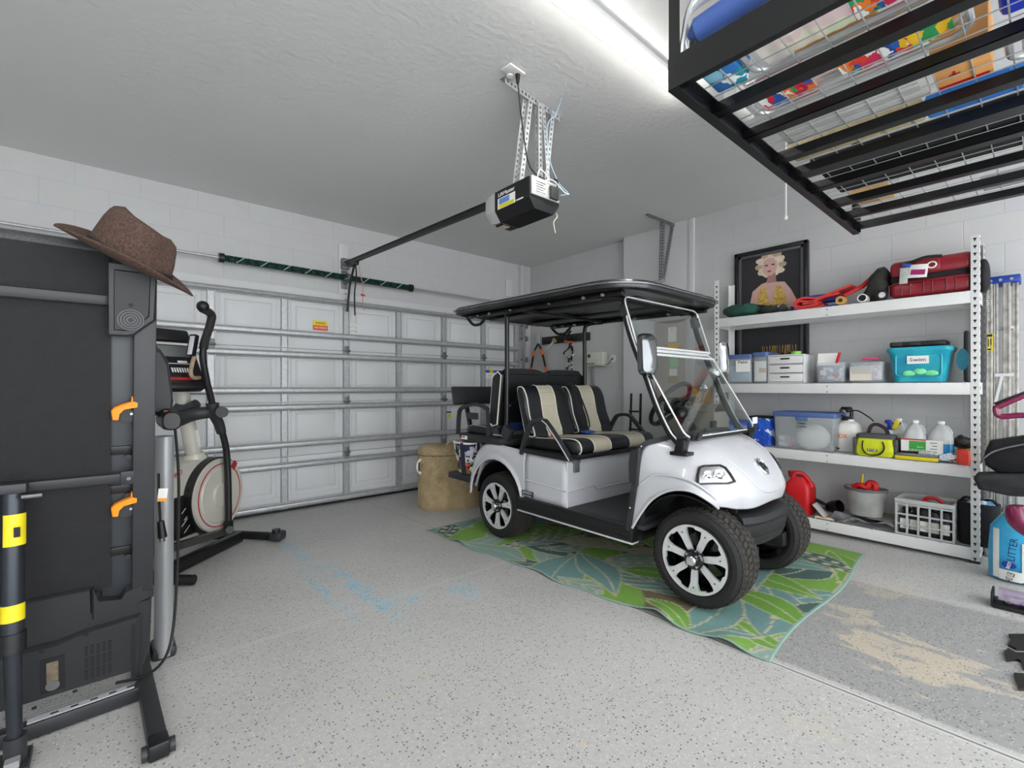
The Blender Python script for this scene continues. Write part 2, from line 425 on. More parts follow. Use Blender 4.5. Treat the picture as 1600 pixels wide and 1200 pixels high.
# ---------------------------------------------------------------- sectional garage door
gd = thing('door_1', None, None, (1.91, 4.9, 0)); struct(gd)
doorm = mat('door_steel_skin', '#d3d4d5', .5, noise=(3, .03), bump=(90, .05))
secs = [(.02, .535), (.535, 1.07), (1.07, 1.605), (1.605, 2.14)]
for za, zb in secs:
    b = MB().bx(-.53, 4.35, 4.925, 4.96, za + .003, zb - .003, .004)
    for k in range(8):
        cx = -.53 + .61 * k + .305; w = .485; zc0, zc1 = za + .12, zb - .06
        # pressed panel: outer moulding, sunk field
        for (ww, a0, a1, y) in ((w, zc0, zc1, .006), (w - .09, zc0 + .045, zc1 - .045, .010)):
            t = .012
            b.bx(cx - ww / 2, cx + ww / 2, 4.925 - y, 4.926, a1 - t, a1, .003); b.bx(cx - ww / 2, cx + ww / 2, 4.925 - y, 4.926, a0, a0 + t, .003)
            b.bx(cx - ww / 2, cx - ww / 2 + t, 4.925 - y, 4.926, a0, a1, .003); b.bx(cx + ww / 2 - t, cx + ww / 2, 4.925 - y, 4.926, a0, a1, .003)
        b.bx(cx - w / 2 + .06, cx + w / 2 - .06, 4.921, 4.926, zc0 + .06, zc1 - .06, .003)
    b.part('door_section', doorm, gd)
for z_ in (.535, 1.07, 1.605): MB().bx(-.53, 4.35, 4.945, 4.966, z_ - .012, z_ + .012).part('gap_light_stop', doorm, gd)  # added backing strips that stop outside light leaking through the section gaps
MB().bx(-.53, 4.35, 4.945, 4.966, 2.12, 2.16).part('gap_light_stop', doorm, gd)
def strut(z, h=.07):
    b = MB(); prof = [(0, 0), (-.012, 0), (-.018, .010), (-.055, .016), (-.060, h / 2), (-.055, h - .016), (-.018, h - .010), (-.012, h), (0, h)]
    rg = [[V((x, 4.905 + p, z + q)) for p, q in prof] for x in (-.5, 4.33)]
    b.rings(rg); return b
for z in (1.72, 1.51, 1.155, .99, .625, .42, .03):
    strut(z, .065).part('stiffener_rail', galv, gd)
strut(2.085, .055).part('stiffener_rail', galv, gd)
for k in range(0, 9):
    x = -.53 + .61 * k
    x = min(max(x, -.5), 4.32)
    for za, zb in secs:
        b = MB().bx(x - .03, x + .03, 4.905, 4.926, za + .004, zb - .004).bx(x - .03, x - .026, 4.885, 4.91, za + .01, zb - .01).bx(x + .026, x + .03, 4.885, 4.91, za + .01, zb - .01)
        for zz in (za + .05, za + .08, zb - .05, zb - .08): b.cyl((x - .008, 4.900, zz), (x - .008, 4.907, zz), .006, seg=8)
        b.part('stile', galv, gd)
for k in (2, 4, 6, 7):
    x = -.53 + .61 * k
    for z in (.535, 1.07, 1.605):
        b = MB().bx(x - .024, x + .024, 4.875, 4.884, z - .05, z + .05, .003).cyl((x - .03, 4.868, z), (x + .03, 4.868, z), .011, seg=10)
        for q in (-.03, .03): b.cyl((x, 4.86, z + q), (x, 4.876, z + q), .007, seg=6)
        b.part('hinge', galv_d, gd)
b = MB().bx(-.53, 4.35, 4.92, 4.965, 0, .03, .004); b.part('bottom_seal', black_pl, gd)
# stickers on the door
def sticker(px0, py0, px1, py1, rows, parent, Y=4.915):
    a = atY(px0, py0, Y); c = atY(px1, py1, Y); n = len(rows)
    for i, (cl, f0, f1) in enumerate(rows):
        z1 = a.z + (c.z - a.z) * f0; z0 = a.z + (c.z - a.z) * f1
        MB().bx(a.x, c.x, Y - .001 - .0004 * i, Y, z0, z1).part('sticker', cl, parent)
    return a, c
a, c = sticker(489, 500, 512, 517, [(yellow_pl, 0, .55), (mat('sticker_orange_red', '#e0501c', .5, noise=(9, .05)), .5, 1)], gd, 4.912)
redink = mat('red_ink', '#b21d1d', .6, noise=(30, .05)); 
text('sticker_text', 'WARNING', .035, ((a.x + c.x) / 2, 4.9095, a.z * .72 + c.z * .28), (1, 0, 0), (0, 0, 1), redink, gd, wmax=.1)
text('sticker_text', 'HIGH TENSION', .025, ((a.x + c.x) / 2, 4.9085, a.z * .25 + c.z * .75), (1, 0, 0), (0, 0, 1), paper, gd, wmax=.12)
sticker(547, 506, 557, 511, [(paper, 0, 1)], gd, 4.912); sticker(547, 513, 557, 517, [(paper, 0, 1)], gd, 4.912); sticker(547, 520, 557, 525, [(paper, 0, 1)], gd, 4.912)
for y_ in (509, 516, 523):
    p = atY(552, y_, 4.91); text('sticker_text', '==-=', .03, (p.x, 4.9105, p.z), (1, 0, 0), (0, 0, 1), ink, gd, wmax=.05)
a, c = sticker(753, 578, 786, 592, [(paper, 0, 1), (blue_pl, 0, .3)], gd, 4.912)
sticker(765, 578, 771, 583, [(yellow_pl, 0, 1)], gd, 4.908)
for i in range(4):
    for j in range(3):
        x = a.x + (c.x - a.x) * (.12 + .24 * i); z = a.z + (c.z - a.z) * (.45 + .2 * j)
        MB().bx(x - .018, x + .018, 4.9095, 4.911, z - .005, z + .004).part('sticker', mat('pale_blue_print', '#8fa3c9', .6, noise=(20, .1)), gd) if (i + j) % 2 == 0 else None
a, c = sticker(694, 643, 705, 652, [(paper, 0, 1), (yellow_pl, .45, 1), (blue_pl, 0, .3)], gd, 4.912)

# ---------------------------------------------------------------- door track, shaft, spring
tr = thing('door_track', 'galvanised door track with rollers up the right of the garage door', 'door track', (4.43, 4.88, 0))
b = MB().bx(4.385, 4.43, 4.84, 4.848, .05, 2.2).bx(4.385, 4.39, 4.80, 4.845, .05, 2.2).bx(4.425, 4.43, 4.82, 4.845, .05, 2.2)
b.part('vertical_track', galv, tr)
pts = [(4.42, 4.82, 2.15), (4.42, 4.79, 2.24), (4.42, 4.70, 2.31), (4.42, 4.58, 2.335)]
MB().tube(pts, .026, prof=[(-.3, -1), (.3, -1), (.3, 1), (-.3, 1)]).part('curved_track', galv, tr)
e = atX(1038, 440, 4.42)
MB().tube([(4.42, 4.58, 2.335), (4.42, e.y, e.z)], .026, prof=[(-.9, -1), (-.6, -1), (-.6, .8), (.9, .8), (.9, 1), (-.9, 1)]).part('horizontal_track', galv, tr)
for z in (.3, .535, 1.07, 1.605, 1.9, 2.08):
    b = MB().bx(4.385, 4.46, 4.80, 4.835, z - .035, z + .035, .004).cyl((4.36, 4.83, z), (4.42, 4.83, z), .014, seg=12)
    b.cyl((4.44, 4.79, z - .02), (4.44, 4.80, z - .02), .009, seg=8); b.part('roller_bracket', galv_d, tr)
# perforated angle hanger
def perf(p0, p1, w=.032, t=.003, face=(0, 1, 0), pitch=.03, L=True, m=galv, name='perforated_strap', parent=None):
    """slotted angle iron: real holes along each leg"""
    p0, p1 = V(p0), V(p1); k = (p1 - p0); Ln = k.length; k.normalize(); n = V(face); n = (n - k * n.dot(k)).normalized(); u = k.cross(n)
    b = MB(); N = max(2, int(Ln / pitch)); pt = Ln / N; h = w * .38
    for (U, Nn) in ((u, n), (n, u)) if L else ((u, n),):
        o = p0 - (U * 0)
        def bxx(a0, a1, b0, b1):
            c = o + k * (a0 + a1) / 2 + U * (b0 + b1) / 2 ; R = Matrix((k, U, Nn)).transposed()
            b.box(c, (a1 - a0, b1 - b0, t), R)
        bxx(0, Ln, 0, w * .3); bxx(0, Ln, w * .7, w)
        for i in range(N): bxx(i * pt, i * pt + pt * .55, w * .3, w * .7)
    return b.part(name, m, parent)
hg = thing('track_hanger', 'slotted steel angle hanger dropping from the ceiling to the door track end', 'bracket', (4.4, 2.64, CEIL))
perf((4.10, 2.64, CEIL - .004), (4.58, 2.62, CEIL - .004), .035, face=(0, 0, -1), parent=hg, name='ceiling_angle', m=galv_d)
perf((4.34, 2.62, CEIL - .03), (4.40, e.y + .02, e.z), .034, face=(0, 1, 0), parent=hg, m=galv_d)
perf((4.53, 2.62, CEIL - .03), (4.43, e.y + .02, e.z + .01), .024, face=(0, 1, 0), parent=hg, m=galv_d)

ts = thing('torsion_shaft', 'steel torsion shaft above the garage door with green wound spring', 'spring shaft', (1.9, 4.85, 2.3))
def zt(px, py): return atY(px, py, 4.85)
s0, s1 = zt(285, 393), zt(760, 469); zs = (s0.z + s1.z) / 2
def shz(x): return s0.z + (s1.z - s0.z) * (x - s0.x) / (s1.x - s0.x)
MB().cyl((-.65, 4.85, shz(-.65)), (4.45, 4.85, shz(4.45)), .0125, seg=14).part('shaft', galv, ts)
greenm = mat('green_enamel_spring', '#14392f', .35, .3, noise=(12, .2))
a, c = zt(346, 400), zt(642, 446)
b = MB()
n = 150; pts = []
b.cyl((a.x, 4.85, shz(a.x)), (c.x, 4.85, shz(c.x)), .024, seg=16)
for i in range(int(90 * 8) + 1):
    t = i / 720; x = a.x + (c.x - a.x) * t; ang = 2 * PI * i / 8
    pts.append((x, 4.85 + .0265 * math.cos(ang), shz(x) + .0265 * math.sin(ang)))
b.tube(pts, .0085, seg=5)
b.part('spring', greenm, ts)
stm_ = mat('chalk_mark', '#a9c7bf', .8, noise=(20, .05))
for i in range(9):
    b = MB(); x = a.x + (c.x - a.x) * (.06 + i * .105)
    pts = [(x + .018 * q, 4.85 - .036 * math.cos(-.9 + .45 * q), shz(x) + .036 * math.sin(-.9 + .45 * q)) for q in range(5)]
    b.tube(pts, .004, seg=5); b.part('winding_stripe', stm_, ts)
for x in (a.x, c.x):
    MB().cyl((x - .02, 4.85, shz(x)), (x + .02, 4.85, shz(x)), .042, seg=16).part('end_cone', black_pl, ts)
cx = 1.909
b = MB().bx(cx - .06, cx + .05, 4.955, 4.97, 2.12, 2.75, .004); struct(b.part('trim_4', plain))
b = MB().bx(cx - .035, cx + .035, 4.945, 4.957, shz(cx) - .1, shz(cx) + .1, .004).bx(cx - .012, cx + .012, 4.84, 4.95, shz(cx) - .05, shz(cx) + .05).cyl((cx - .02, 4.85, shz(cx)), (cx + .02, 4.85, shz(cx)), .045, seg=18)
b.part('center_bearing_bracket', galv_d, ts)
for zz in (2.16, 2.3, 2.22):
    MB().cyl((cx + .01, 4.94, zz), (cx + .01, 4.956, zz), .009, seg=8).part('bolt', galv_d, ts)
b = MB().bx(4.28, 4.3, 4.84, 4.96, shz(4.3) - .08, shz(4.3) + .08).cyl((4.24, 4.85, shz(4.3)), (4.31, 4.85, shz(4.3)), .06, seg=20); b.part('cable_drum', galv_d, ts)
b = MB().bx(4.18, 4.30, 4.955, 4.968, 2.5, 2.72, .003); struct(b.part('trim_5', plain))

# ---------------------------------------------------------------- opener
R0 = atX(540, 413, 1.909); R1 = atX(768, 320, 1.909)
rl = thing('opener_rail', 'long black opener rail running from the door header to the motor unit', 'opener rail', (1.909, 3.6, 2.48))
R0.y = 4.92
MB().bar(R0, R1, .03, .035).part('rail', black_pl, rl)
b = MB().bar(R0 + V((0, 0, .02)), R1 + V((0, 0, .02)), .042, .006); b.part('rail_flange', blk_metal, rl)
b = MB().bx(1.87, 1.95, 4.90, 4.957, R0.z - .05, R0.z + .06, .004).cyl((1.86, 4.88, R0.z - .01), (1.96, 4.88, R0.z - .01), .02, seg=14)
b.part('header_bracket', galv_d, rl)
t0 = R0.lerp(R1, .1)
b = MB().box(t0 + V((0, 0, -.035)), (.04, .12, .035), bev=.006); b.part('trolley', blk_metal, rl)
b = MB().tube([t0 + V((0, .02, -.05)), (1.905, 4.80, 2.28), (1.905, 4.86, 2.02)], .012, seg=8); b.part('door_arm', blk_metal, rl)
relc = thing('release_cord', 'red and black pull cords hanging from the opener trolley', 'cord', tuple(t0 + V((.03, -.04, -.05))))
q = t0 + V((.03, -.04, -.05))
MB().tube(crom([q, q + V((.01, 0, -.1)), q + V((.04, 0, -.2)), q + V((.035, 0, -.33)), q + V((.05, 0, -.46))], 6), .004, seg=6).part('red_cord', mat('faded_red_cord', '#c9867c', .8, noise=(30, .1)), relc)
MB().bar(q + V((.015, 0, -.30)), q + V((.06, 0, -.305)), .014, .018, bev=.004).part('red_handle', red_pl, relc)
MB().tube(crom([q + V((-.04, 0, 0)), q + V((-.03, 0, -.12)), q + V((-.05, 0, -.3)), q + V((-.045, 0, -.52))], 6), .008, seg=6).part('black_cord', cordm, relc)

op = thing('garage_door_opener', 'black and grey garage door opener motor hung from slotted ceiling straps', 'garage door opener', (1.92, 2.15, 2.3))
UX0, UX1, UY0, UY1, UZ0, UZ1 = 1.80, 2.045, 1.93, 2.24, 2.245, 2.42
def house(y0, y1, ins=0):
    return [[V((x, y, z)) for x, z in ((UX0 + ins, UZ1), (UX0 + ins, UZ0 + .06), (UX0 + .045, UZ0 + ins * .5), (UX1 - .045, UZ0 + ins * .5), (UX1 - ins, UZ0 + .06), (UX1 - ins, UZ1))] for y in (y0, y1)]
b = MB().rings(house(UY0, UY1)); b.part('motor_housing', black_pl, op)
b = MB(); lens = []
for i in range(9):
    a = i / 8 * PI / 2; yy = UY1 + .13 * math.sin(a); k = .5 + .5 * math.cos(a) if i < 8 else .45
    h = UZ1 - UZ0
    lens.append([V((1.9225 + (x - 1.9225) * (1 - .25 * (1 - math.cos(a))), yy, UZ1 - (UZ1 - z) * (1 - .35 * (1 - math.cos(a))) - .02 * (1 - math.cos(a)))) for x, z in ((UX0 + .002, UZ1 - .002), (UX0 + .002, UZ0 + .06), (UX0 + .046, UZ0 + .004), (UX1 - .046, UZ0 + .004), (UX1 - .002, UZ0 + .06), (UX1 - .002, UZ1 - .002))])
b.rings(lens); b.part('light_lens', mat('frosted_lens', '#b9b9b7', .35, noise=(6, .04)), op)
MB().bx(UX0 + .06, UX1 - .06, UY1 - .005, UY1 + .07, UZ0 - .006, UZ0 + .02, .004).part('lens_vent', blk_metal, op)
for i in range(3): MB().bx(UX0 + .075 + i * .02, UX0 + .085 + i * .02, UY1 + .005, UY1 + .06, UZ0 - .009, UZ0 - .005).part('vent_slot', mat('amber_clear', '#c9c0a8', .4, noise=(20, .1)), op)
# right-hand end plate with labels (faces the camera side)
MB().bx(UX0 + .01, UX1 - .01, UY0 - .012, UY0 + .002, UZ0 + .075, UZ1 + .005, .003).part('end_plate', mat('light_steel_plate', '#c8c9c6', .4, .5, noise=(10, .1)), op)
MB().bx(UX0 + .03, UX0 + .13, UY0 - .015, UY0 - .011, UZ0 + .09, UZ1 - .005).part('rating_label', paper, op)
for i in range(5): MB().bx(UX0 + .04, UX0 + .12 - (i % 2) * .02, UY0 - .016, UY0 - .0145, UZ1 - .025 - i * .014, UZ1 - .021 - i * .014).part('label_line', ink, op)
MB().bx(UX0 + .15, UX1 - .03, UY0 - .03, UY0 - .01, UZ0 + .08, UZ1 - .02, .004).part('wiring_terminal', dark_pl, op)
MB().bx(UX0 - .0015, UX0, UY0 + .12, UY1 - .03, UZ1 - .115, UZ1 - .05).part('sticker', paper, op)
MB().bx(UX0 - .0025, UX0 - .001, UY0 + .13, UY1 - .04, UZ1 - .112, UZ1 - .092).part('sticker', yellow_pl, op)
MB().bx(UX0 - .0025, UX0 - .001, UY0 + .17, UY1 - .045, UZ1 - .088, UZ1 - .055).part('sticker', mat('sky_print', '#5f8fd0', .6, noise=(20, .1)), op)
text('brand_lettering', 'LiftMaster', .033, (UX0 - .002, UY0 + .20, UZ1 - .03), (0, -1, 0), (0, 0, 1), paper, op, wmax=.15)
MB().bx(UX0 - .002, UX0, UY0 + .05, UY0 + .11, UZ0 + .063, UZ0 + .07).part('sticker', paper, op)
# straps
MB().bx(UX0 + .03, UX1 - .03, 2.02, 2.07, UZ1, UZ1 + .012).part('mounting_strap', galv, op)
ang = perf((1.68, 2.0, CEIL - .004), (2.2, 2.06, CEIL - .004), .04, face=(0, 0, -1), parent=op, name='ceiling_angle', m=galv)
for xa, xb, yb in ((1.885, 1.83, 2.05), (1.96, 1.985, 2.04), (1.99, 2.01, 1.99), (2.075, 2.02, 2.04), (1.855, 1.82, 2.10)):
    perf((xa, 2.02 + (.02 if yb > 2.05 else 0), CEIL - .03), (xb, yb, UZ1 - .01), .030 if xa != 1.99 else .024, face=(0, 1, 0), L=(xa in (1.885, 1.96)), parent=op)
# outlet, plug and leads
ol = thing('ceiling_outlet', 'white outlet cover on the ceiling with a black plug', 'power outlet', (1.70, 1.9, CEIL - .01))
oc = atZ(802, 112, CEIL - .01)
MB().box(oc, (.075, .12, .012), R=(0, 0, 1.55 + .1), bev=.004).part('cover_plate', steel_w, ol)
MB().cyl(oc + V((0, .03, -.012)), oc + V((0, .03, 0)), .017, seg=16).part('socket', paper, ol)
pc = atZ(809, 118, CEIL - .02)
cord = op
MB().cyl(pc + V((0, 0, .012)), pc + V((0, 0, -.045)), .016, .008, seg=14).part('power_plug', cordm, cord)
p2 = [pc + V((0, 0, -.04)), atX(818, 210, 1.80), atX(828, 260, 1.85), atX(850, 280, 1.93), V((2.0, 1.90, 2.44)), V((2.0, 1.92, 2.36))]
MB().tube(crom(p2, 8), .0045, seg=7).part('power_lead', cordm, cord)
lw = op
p3 = [atZ(878, 152, CEIL - .002), V((2.08, 1.99, 2.90)), V((2.0, 1.98, 2.8)), V((1.99, 1.96, 2.6)), V((2.04, 1.93, 2.45)), V((2.09, 1.9, 2.39)), V((2.03, 1.9, 2.36))]
MB().tube(crom(p3, 8), .003, seg=6).part('blue_wire', mat('pale_blue_wire', '#9fc3dc', .5, noise=(30, .05)), lw)
p4 = [V((1.87, 1.93, 2.39)), V((1.84, 1.90, 2.43)), V((1.86, 1.9, 2.46)), V((1.9, 1.9, 2.45)), V((1.92, 1.9, 2.42)), V((1.87, 1.9, 2.395)), V((1.96, 1.9, 2.43)), V((2.05, 1.89, 2.38)), V((2.09, 1.89, 2.38))]
MB().tube(crom(p4, 8), .0035, seg=6).part('white_wire', paper, lw)
aw = op
MB().tube(crom([(2.025, 1.935, 2.262), (2.03, 1.93, 2.24), (2.0, 1.93, 2.2), (2.015, 1.93, 2.14)], 6), .0028, seg=6).part('antenna_wire', mat('cream_wire', '#d8d2b4', .6, noise=(30, .05)), aw)

# ---------------------------------------------------------------- lights
lamp = mat('lit_diffuser', '#ffffff', .4, emit='#fffdf8', es=15.0)
def strip(x0_, x1_, y, label, w=.085):
    t = thing('strip_light', label, 'ceiling light', ((x0_ + x1_) / 2, y, CEIL), 'long strip lights on the ceiling')
    MB().bx(x0_ - .01, x1_ + .01, y - w / 2 - .005, y + w / 2 + .005, CEIL - .03, CEIL, .003).part('housing', steel_w, t)
    b = MB(); rg = []
    for x in (x0_, x1_):
        rg.append([V((x, y + w / 2 * math.cos(a), CEIL - .03 - .035 * math.sin(a))) for a in [PI * i / 8 for i in range(9)]])
    b.rings(rg); b.part('diffuser', lamp, t)
    return t
strip(1.2, 2.62, 1.40, 'bright white strip light on the ceiling left of the black overhead rack')
# ================================================================ RUG
def rug():
    A, B_, C, D = V((1.975, 3.37, 0)), V((2.066, .751, 0)), V((3.876, .799, 0)), V((4.05, 3.45, 0))
    rnd = random.Random(11)
    P = {'g': lin('#76a146'), 'b': lin('#6c918e'), 'c': lin('#b9b596'), 'd': lin('#47625f'), 't': lin('#86a297'), 'k': lin('#6b604a'), 'e': lin('#6a9a3c')}
    leaves = []
    for i in range(88):
        cx, cy = rnd.uniform(-.1, 1.95), rnd.uniform(-.1, 2.75)
        a = rnd.uniform(0, 2 * PI); L = rnd.uniform(.34, .85); W = L * rnd.uniform(.13, .24)
        leaves.append((cx, cy, math.cos(a), math.sin(a), L / 2, W, rnd.choice('bbtdbtbkcdee'), rnd.uniform(-.35, .35), rnd.random()))
    from mathutils import noise
    def colour(x, y):
        q = noise.noise(V((x * 60, y * 60, 0))) * .12
        c = P['g'] if noise.noise(V((x * 1.6, y * 1.6, 3))) > -.34 else P['k']
        for cx, cy, ca, sa, L, W, k, bend, kind in leaves:
            dx, dy = x - cx, y - cy
            if abs(dx) > L + .02 or abs(dy) > L + .02: continue
            u = dx * ca + dy * sa; v = -dx * sa + dy * ca; v -= bend * (u * u / L - L * .3)
            if abs(u) > L: continue
            w = W * (1 - (u / L) ** 2) * (1 - .35 * u / L)
            if abs(v) < w:
                c = P[k]
                if abs(v) > w - .010 or abs(v) < .005: c = P['c']
                elif kind > .8 and abs(((u * 9 + abs(v) * 14) % 1) - .5) > .38: c = P['c'] if k != 'c' else P['t']
                elif kind < .2 and (((u * 11) % 1) - .5) ** 2 + (((v * 11) % 1) - .5) ** 2 < .07: c = P['c']
        if x < .02 or y < .02 or x > 1.93 or y > 2.63: c = P['t']
        s = 1 + q; return (c[0] * s, c[1] * s, c[2] * s, 1)
    nu, nv = 190, 250
    b = MB()
    def h(u, v):
        z = 0
        z += .035 * max(0, 1 - u * 12) * (max(0, math.exp(-((v - .80) / .035) ** 2)) + .7 * math.exp(-((v - .93) / .03) ** 2) + .5 * math.exp(-((v - .17) / .03) ** 2) + .3 * math.exp(-((v - .5) / .05) ** 2))
        return z
    def fn(u, v):
        p = A.lerp(D, u).lerp(B_.lerp(C, u), v)
        p.x += .022 * math.sin(v * 19) * (1 - u) * .6 + .01 * math.sin(v * 43) * (1 - u); p.y += .02 * math.sin(u * 8) * v
        p.z = fz(p.y) + .006 + h(u, v); return p
    b.grid(fn, nu, nv)
    o = b.part('outdoor_rug', vcmat('woven_leaf_print', .9, bump=(260, .5, .004)), None)
    me = o.data; at = me.color_attributes.new('Col', 'FLOAT_COLOR', 'POINT')
    for i in range(nu + 1):
        for j in range(nv + 1): at.data[i * (nv + 1) + j].color = colour(i / nu * 1.95, j / nv * 2.65)
    sm = o.modifiers.new('thickness', 'SOLIDIFY'); sm.thickness = .004
    tag(o, 'green and blue leaf print outdoor rug lying under the golf cart', 'rug')
rug()

# ================================================================ GOLF CART
gc = thing('golf_cart', 'white four seat golf cart with black roof parked on the leaf print rug', 'golf cart', (2.75, 2.0, .06))
CX = 2.76
def mir(p): return V((2 * CX - p[0], p[1], p[2]))
# ---- wheels
def wheel(xf, y, s):
    """xf outer face, s=-1 near side (faces -X), +1 far side"""
    r = .247; z = fz(y) + r + .012; w = .215; c = V((xf, y, z)); ax = V((-s, 0, 0))
    W = thing('wheel', None, None, (0, 0, 0)); W.parent = gc; W.location = (c.x - gc.location.x, c.y - gc.location.y, c.z - gc.location.z)
    W.name = 'wheel'
    prof = [(.176, .012), (.183, .002), (.20, -.006), (.222, -.004), (.236, .008), (.2445, .026)]
    prof += [(.247, .045), (.2475, w / 2)]; prof += [(a, w - h) for a, h in reversed(prof[:-1])]
    b = MB(); b.lathe(prof + [(.176, w - .012)], c, ax, seg=72)
    b.mi = 1
    N = 46
    for i in range(N):
        for k, (h0, h1, sh) in enumerate(((.012, .055, 0), (.062, .104, .5), (.111, .153, 0), (.160, .203, .5))):
            a = 2 * PI * (i + sh) / N; da = 2 * PI / N * .36; rr = .2525
            def pt(rad, an, hh): return c + ax * hh + V((0, math.cos(an), math.sin(an))) * rad
            tw = da * (.5 if k % 2 else -.5)
            ro = rr if k in (1, 2) else rr - .002
            re0 = ro - (.010 if k == 0 else 0); re1 = ro - (.010 if k == 3 else 0)
            q = [pt(.243, a - da + tw, h0), pt(.243, a + da + tw, h0), pt(.243, a + da - tw, h1), pt(.243, a - da - tw, h1)]
            q2 = [pt(re0, a - da * .9 + tw, h0 + .002), pt(re0, a + da * .9 + tw, h0 + .002), pt(re1, a + da * .9 - tw, h1 - .002), pt(re1, a - da * .9 - tw, h1 - .002)]
            b.rings([q, q2])
    b.part('tyre', [rubber, rubber_w], W, ang=25)
    # rim barrel
    b = MB(); b.lathe([(.182, .0), (.178, -.002), (.172, .008), (.166, .03), (.160, .12), (.166, .19), (.178, .2), (.150, .19), (.150, .1), (.10, .085), (.03, .08)], c, ax, seg=60)
    b.part('rim_barrel', mat('gloss_black_rim', '#0f0f10', .18, .2, coat=.6, noise=(10, .1)), W)
    b = MB(); out = []
    for i in range(84):                              # machined, notched lip
        a = 2 * PI * i / 84; f = (i % 12); out.append((.176, a, .165 if f in (3, 4, 5, 6, 7, 8, 9) else .156))
    rg = [[], [], [], []]
    for (ro, a, ri) in out:
        d = V((0, math.cos(a), math.sin(a)))
        rg[0].append(c + ax * .012 + d * ri); rg[1].append(c - ax * .002 + d * ri); rg[2].append(c - ax * .003 + d * ro); rg[3].append(c + ax * .012 + d * ro)
    b.rings(rg, cap=False, closed=True); b.part('rim_lip', alu, W)
    for i in range(7):
        a = 2 * PI * (i + .25) / 7; d = V((0, math.cos(a), math.sin(a))); t = V((0, -math.sin(a), math.cos(a)))
        b = MB()
        def sp(rad, hw, h): return [c + d * rad + t * hw - ax * h, c + d * rad - t * hw - ax * h, c + d * rad - t * hw * .9 + ax * .02, c + d * rad + t * hw * .9 + ax * .02]
        b.rings([sp(.035, .013, -.014), sp(.07, .017, -.006), (sp(.12, .0175, .0)), sp(.148, .025, .002), sp(.168, .040, .0005)])
        b.part('spoke', alu, W)
        b = MB().cyl(c + d * .142 - ax * .0035, c + d * .142 + ax * .01, .004, seg=8); b.part('rivet', black_pl, W)
    b = MB().lathe([(.048, .03), (.052, -.002), (.046, -.010), (.030, -.012), (.001, -.012)], c, ax, seg=28); b.part('hub', mat('gloss_black_rim', '#0f0f10'), W)
    b = MB().lathe([(.026, -.008), (.026, -.030), (.021, -.036), (.001, -.037)], c, ax, seg=24); b.part('hub_cap', chrome, W)
    for i in range(4):
        a = PI / 4 + PI / 2 * i; p = c + V((0, math.cos(a), math.sin(a))) * .038
        MB().cyl(p + ax * .01, p - ax * .022, .0075, .006, seg=6).part('lug_nut', chrome, W)
for xf, y, s in ((2.268, 1.195, -1), (2.268, 2.80, -1), (2 * CX - 2.268, 1.195, 1), (2 * CX - 2.268, 2.80, 1)):
    wheel(xf, y, s)
# ---- chassis
for x in (2.56, 2.96): MB().bx(x - .03, x + .03, 1.0, 3.1, .30, .38, .006).part('chassis_rail', blk_metal, gc)
MB().bx(2.36, 3.16, 1.56, 2.5, .32, .385, .006).part('floor_pan', black_pl, gc)
MB().cyl((2.42, 1.195, .325), (3.1, 1.195, .325), .03).part('front_axle', blk_metal, gc)
b = MB().cyl((2.42, 2.8, .295), (3.1, 2.8, .295), .04).ball((2.8, 2.8, .3), (.13, .12, .1)); b.part('rear_axle', blk_metal, gc)
for x in (2.545, 2.975):
    pts = [(x + .035 * math.cos(t * .7), 1.16 + .035 * math.sin(t * .7), .36 + .0045 * t) for t in range(60)]
    MB().tube(pts, .006, seg=6).part('coil_spring', blk_metal, gc)
    b = MB().cyl((x, 1.16, .33), (x, 1.16, .66), .016, seg=12); b.part('shock_absorber', galv_d, gc)
    b = MB().bar((x, 1.1, .34), (2.76, 1.1, .36), .03, .02); b.part('steering_link', blk_metal, gc)
b = MB().bx(2.52, 3.0, 1.10, 1.40, .40, .70, .02).bx(2.50, 2.53, 1.08, 1.38, .36, .74, .003).bx(2.99, 3.02, 1.08, 1.38, .36, .74, .003); b.part('front_frame_box', black_pl, gc)
for i in range(7): MB().cyl((2.498, 1.13 + (i % 3) * .08, .44 + i * .04), (2.51, 1.13 + (i % 3) * .08, .44 + i * .04), .006, seg=6).part('frame_bolt', galv_d, gc)
# wheel-arch liners: curved black sheets
for x0_, x1_ in ((2.30, 2.53), (2 * CX - 2.53, 2 * CX - 2.30)):
    b = MB()
    b.grid(lambda u, v: V((x0_ + (x1_ - x0_) * u, 1.26 - .27 * math.cos(1.0 + v * 1.75), .38 + .27 * math.sin(1.0 + v * 1.75))), 3, 14, thick=.008)
    b.part('wheel_arch_liner', black_pl, gc)
    b = MB()
    b.grid(lambda u, v: V((x0_ + (x1_ - x0_) * u, 2.80 - .29 * math.cos(v * PI), .36 + .29 * math.sin(v * PI))), 3, 14, thick=.008)
    b.part('wheel_arch_liner', black_pl, gc)
MB().bx(2.55, 2.97, 2.5, 3.08, .36, .70, .01).part('battery_housing', black_pl, gc)
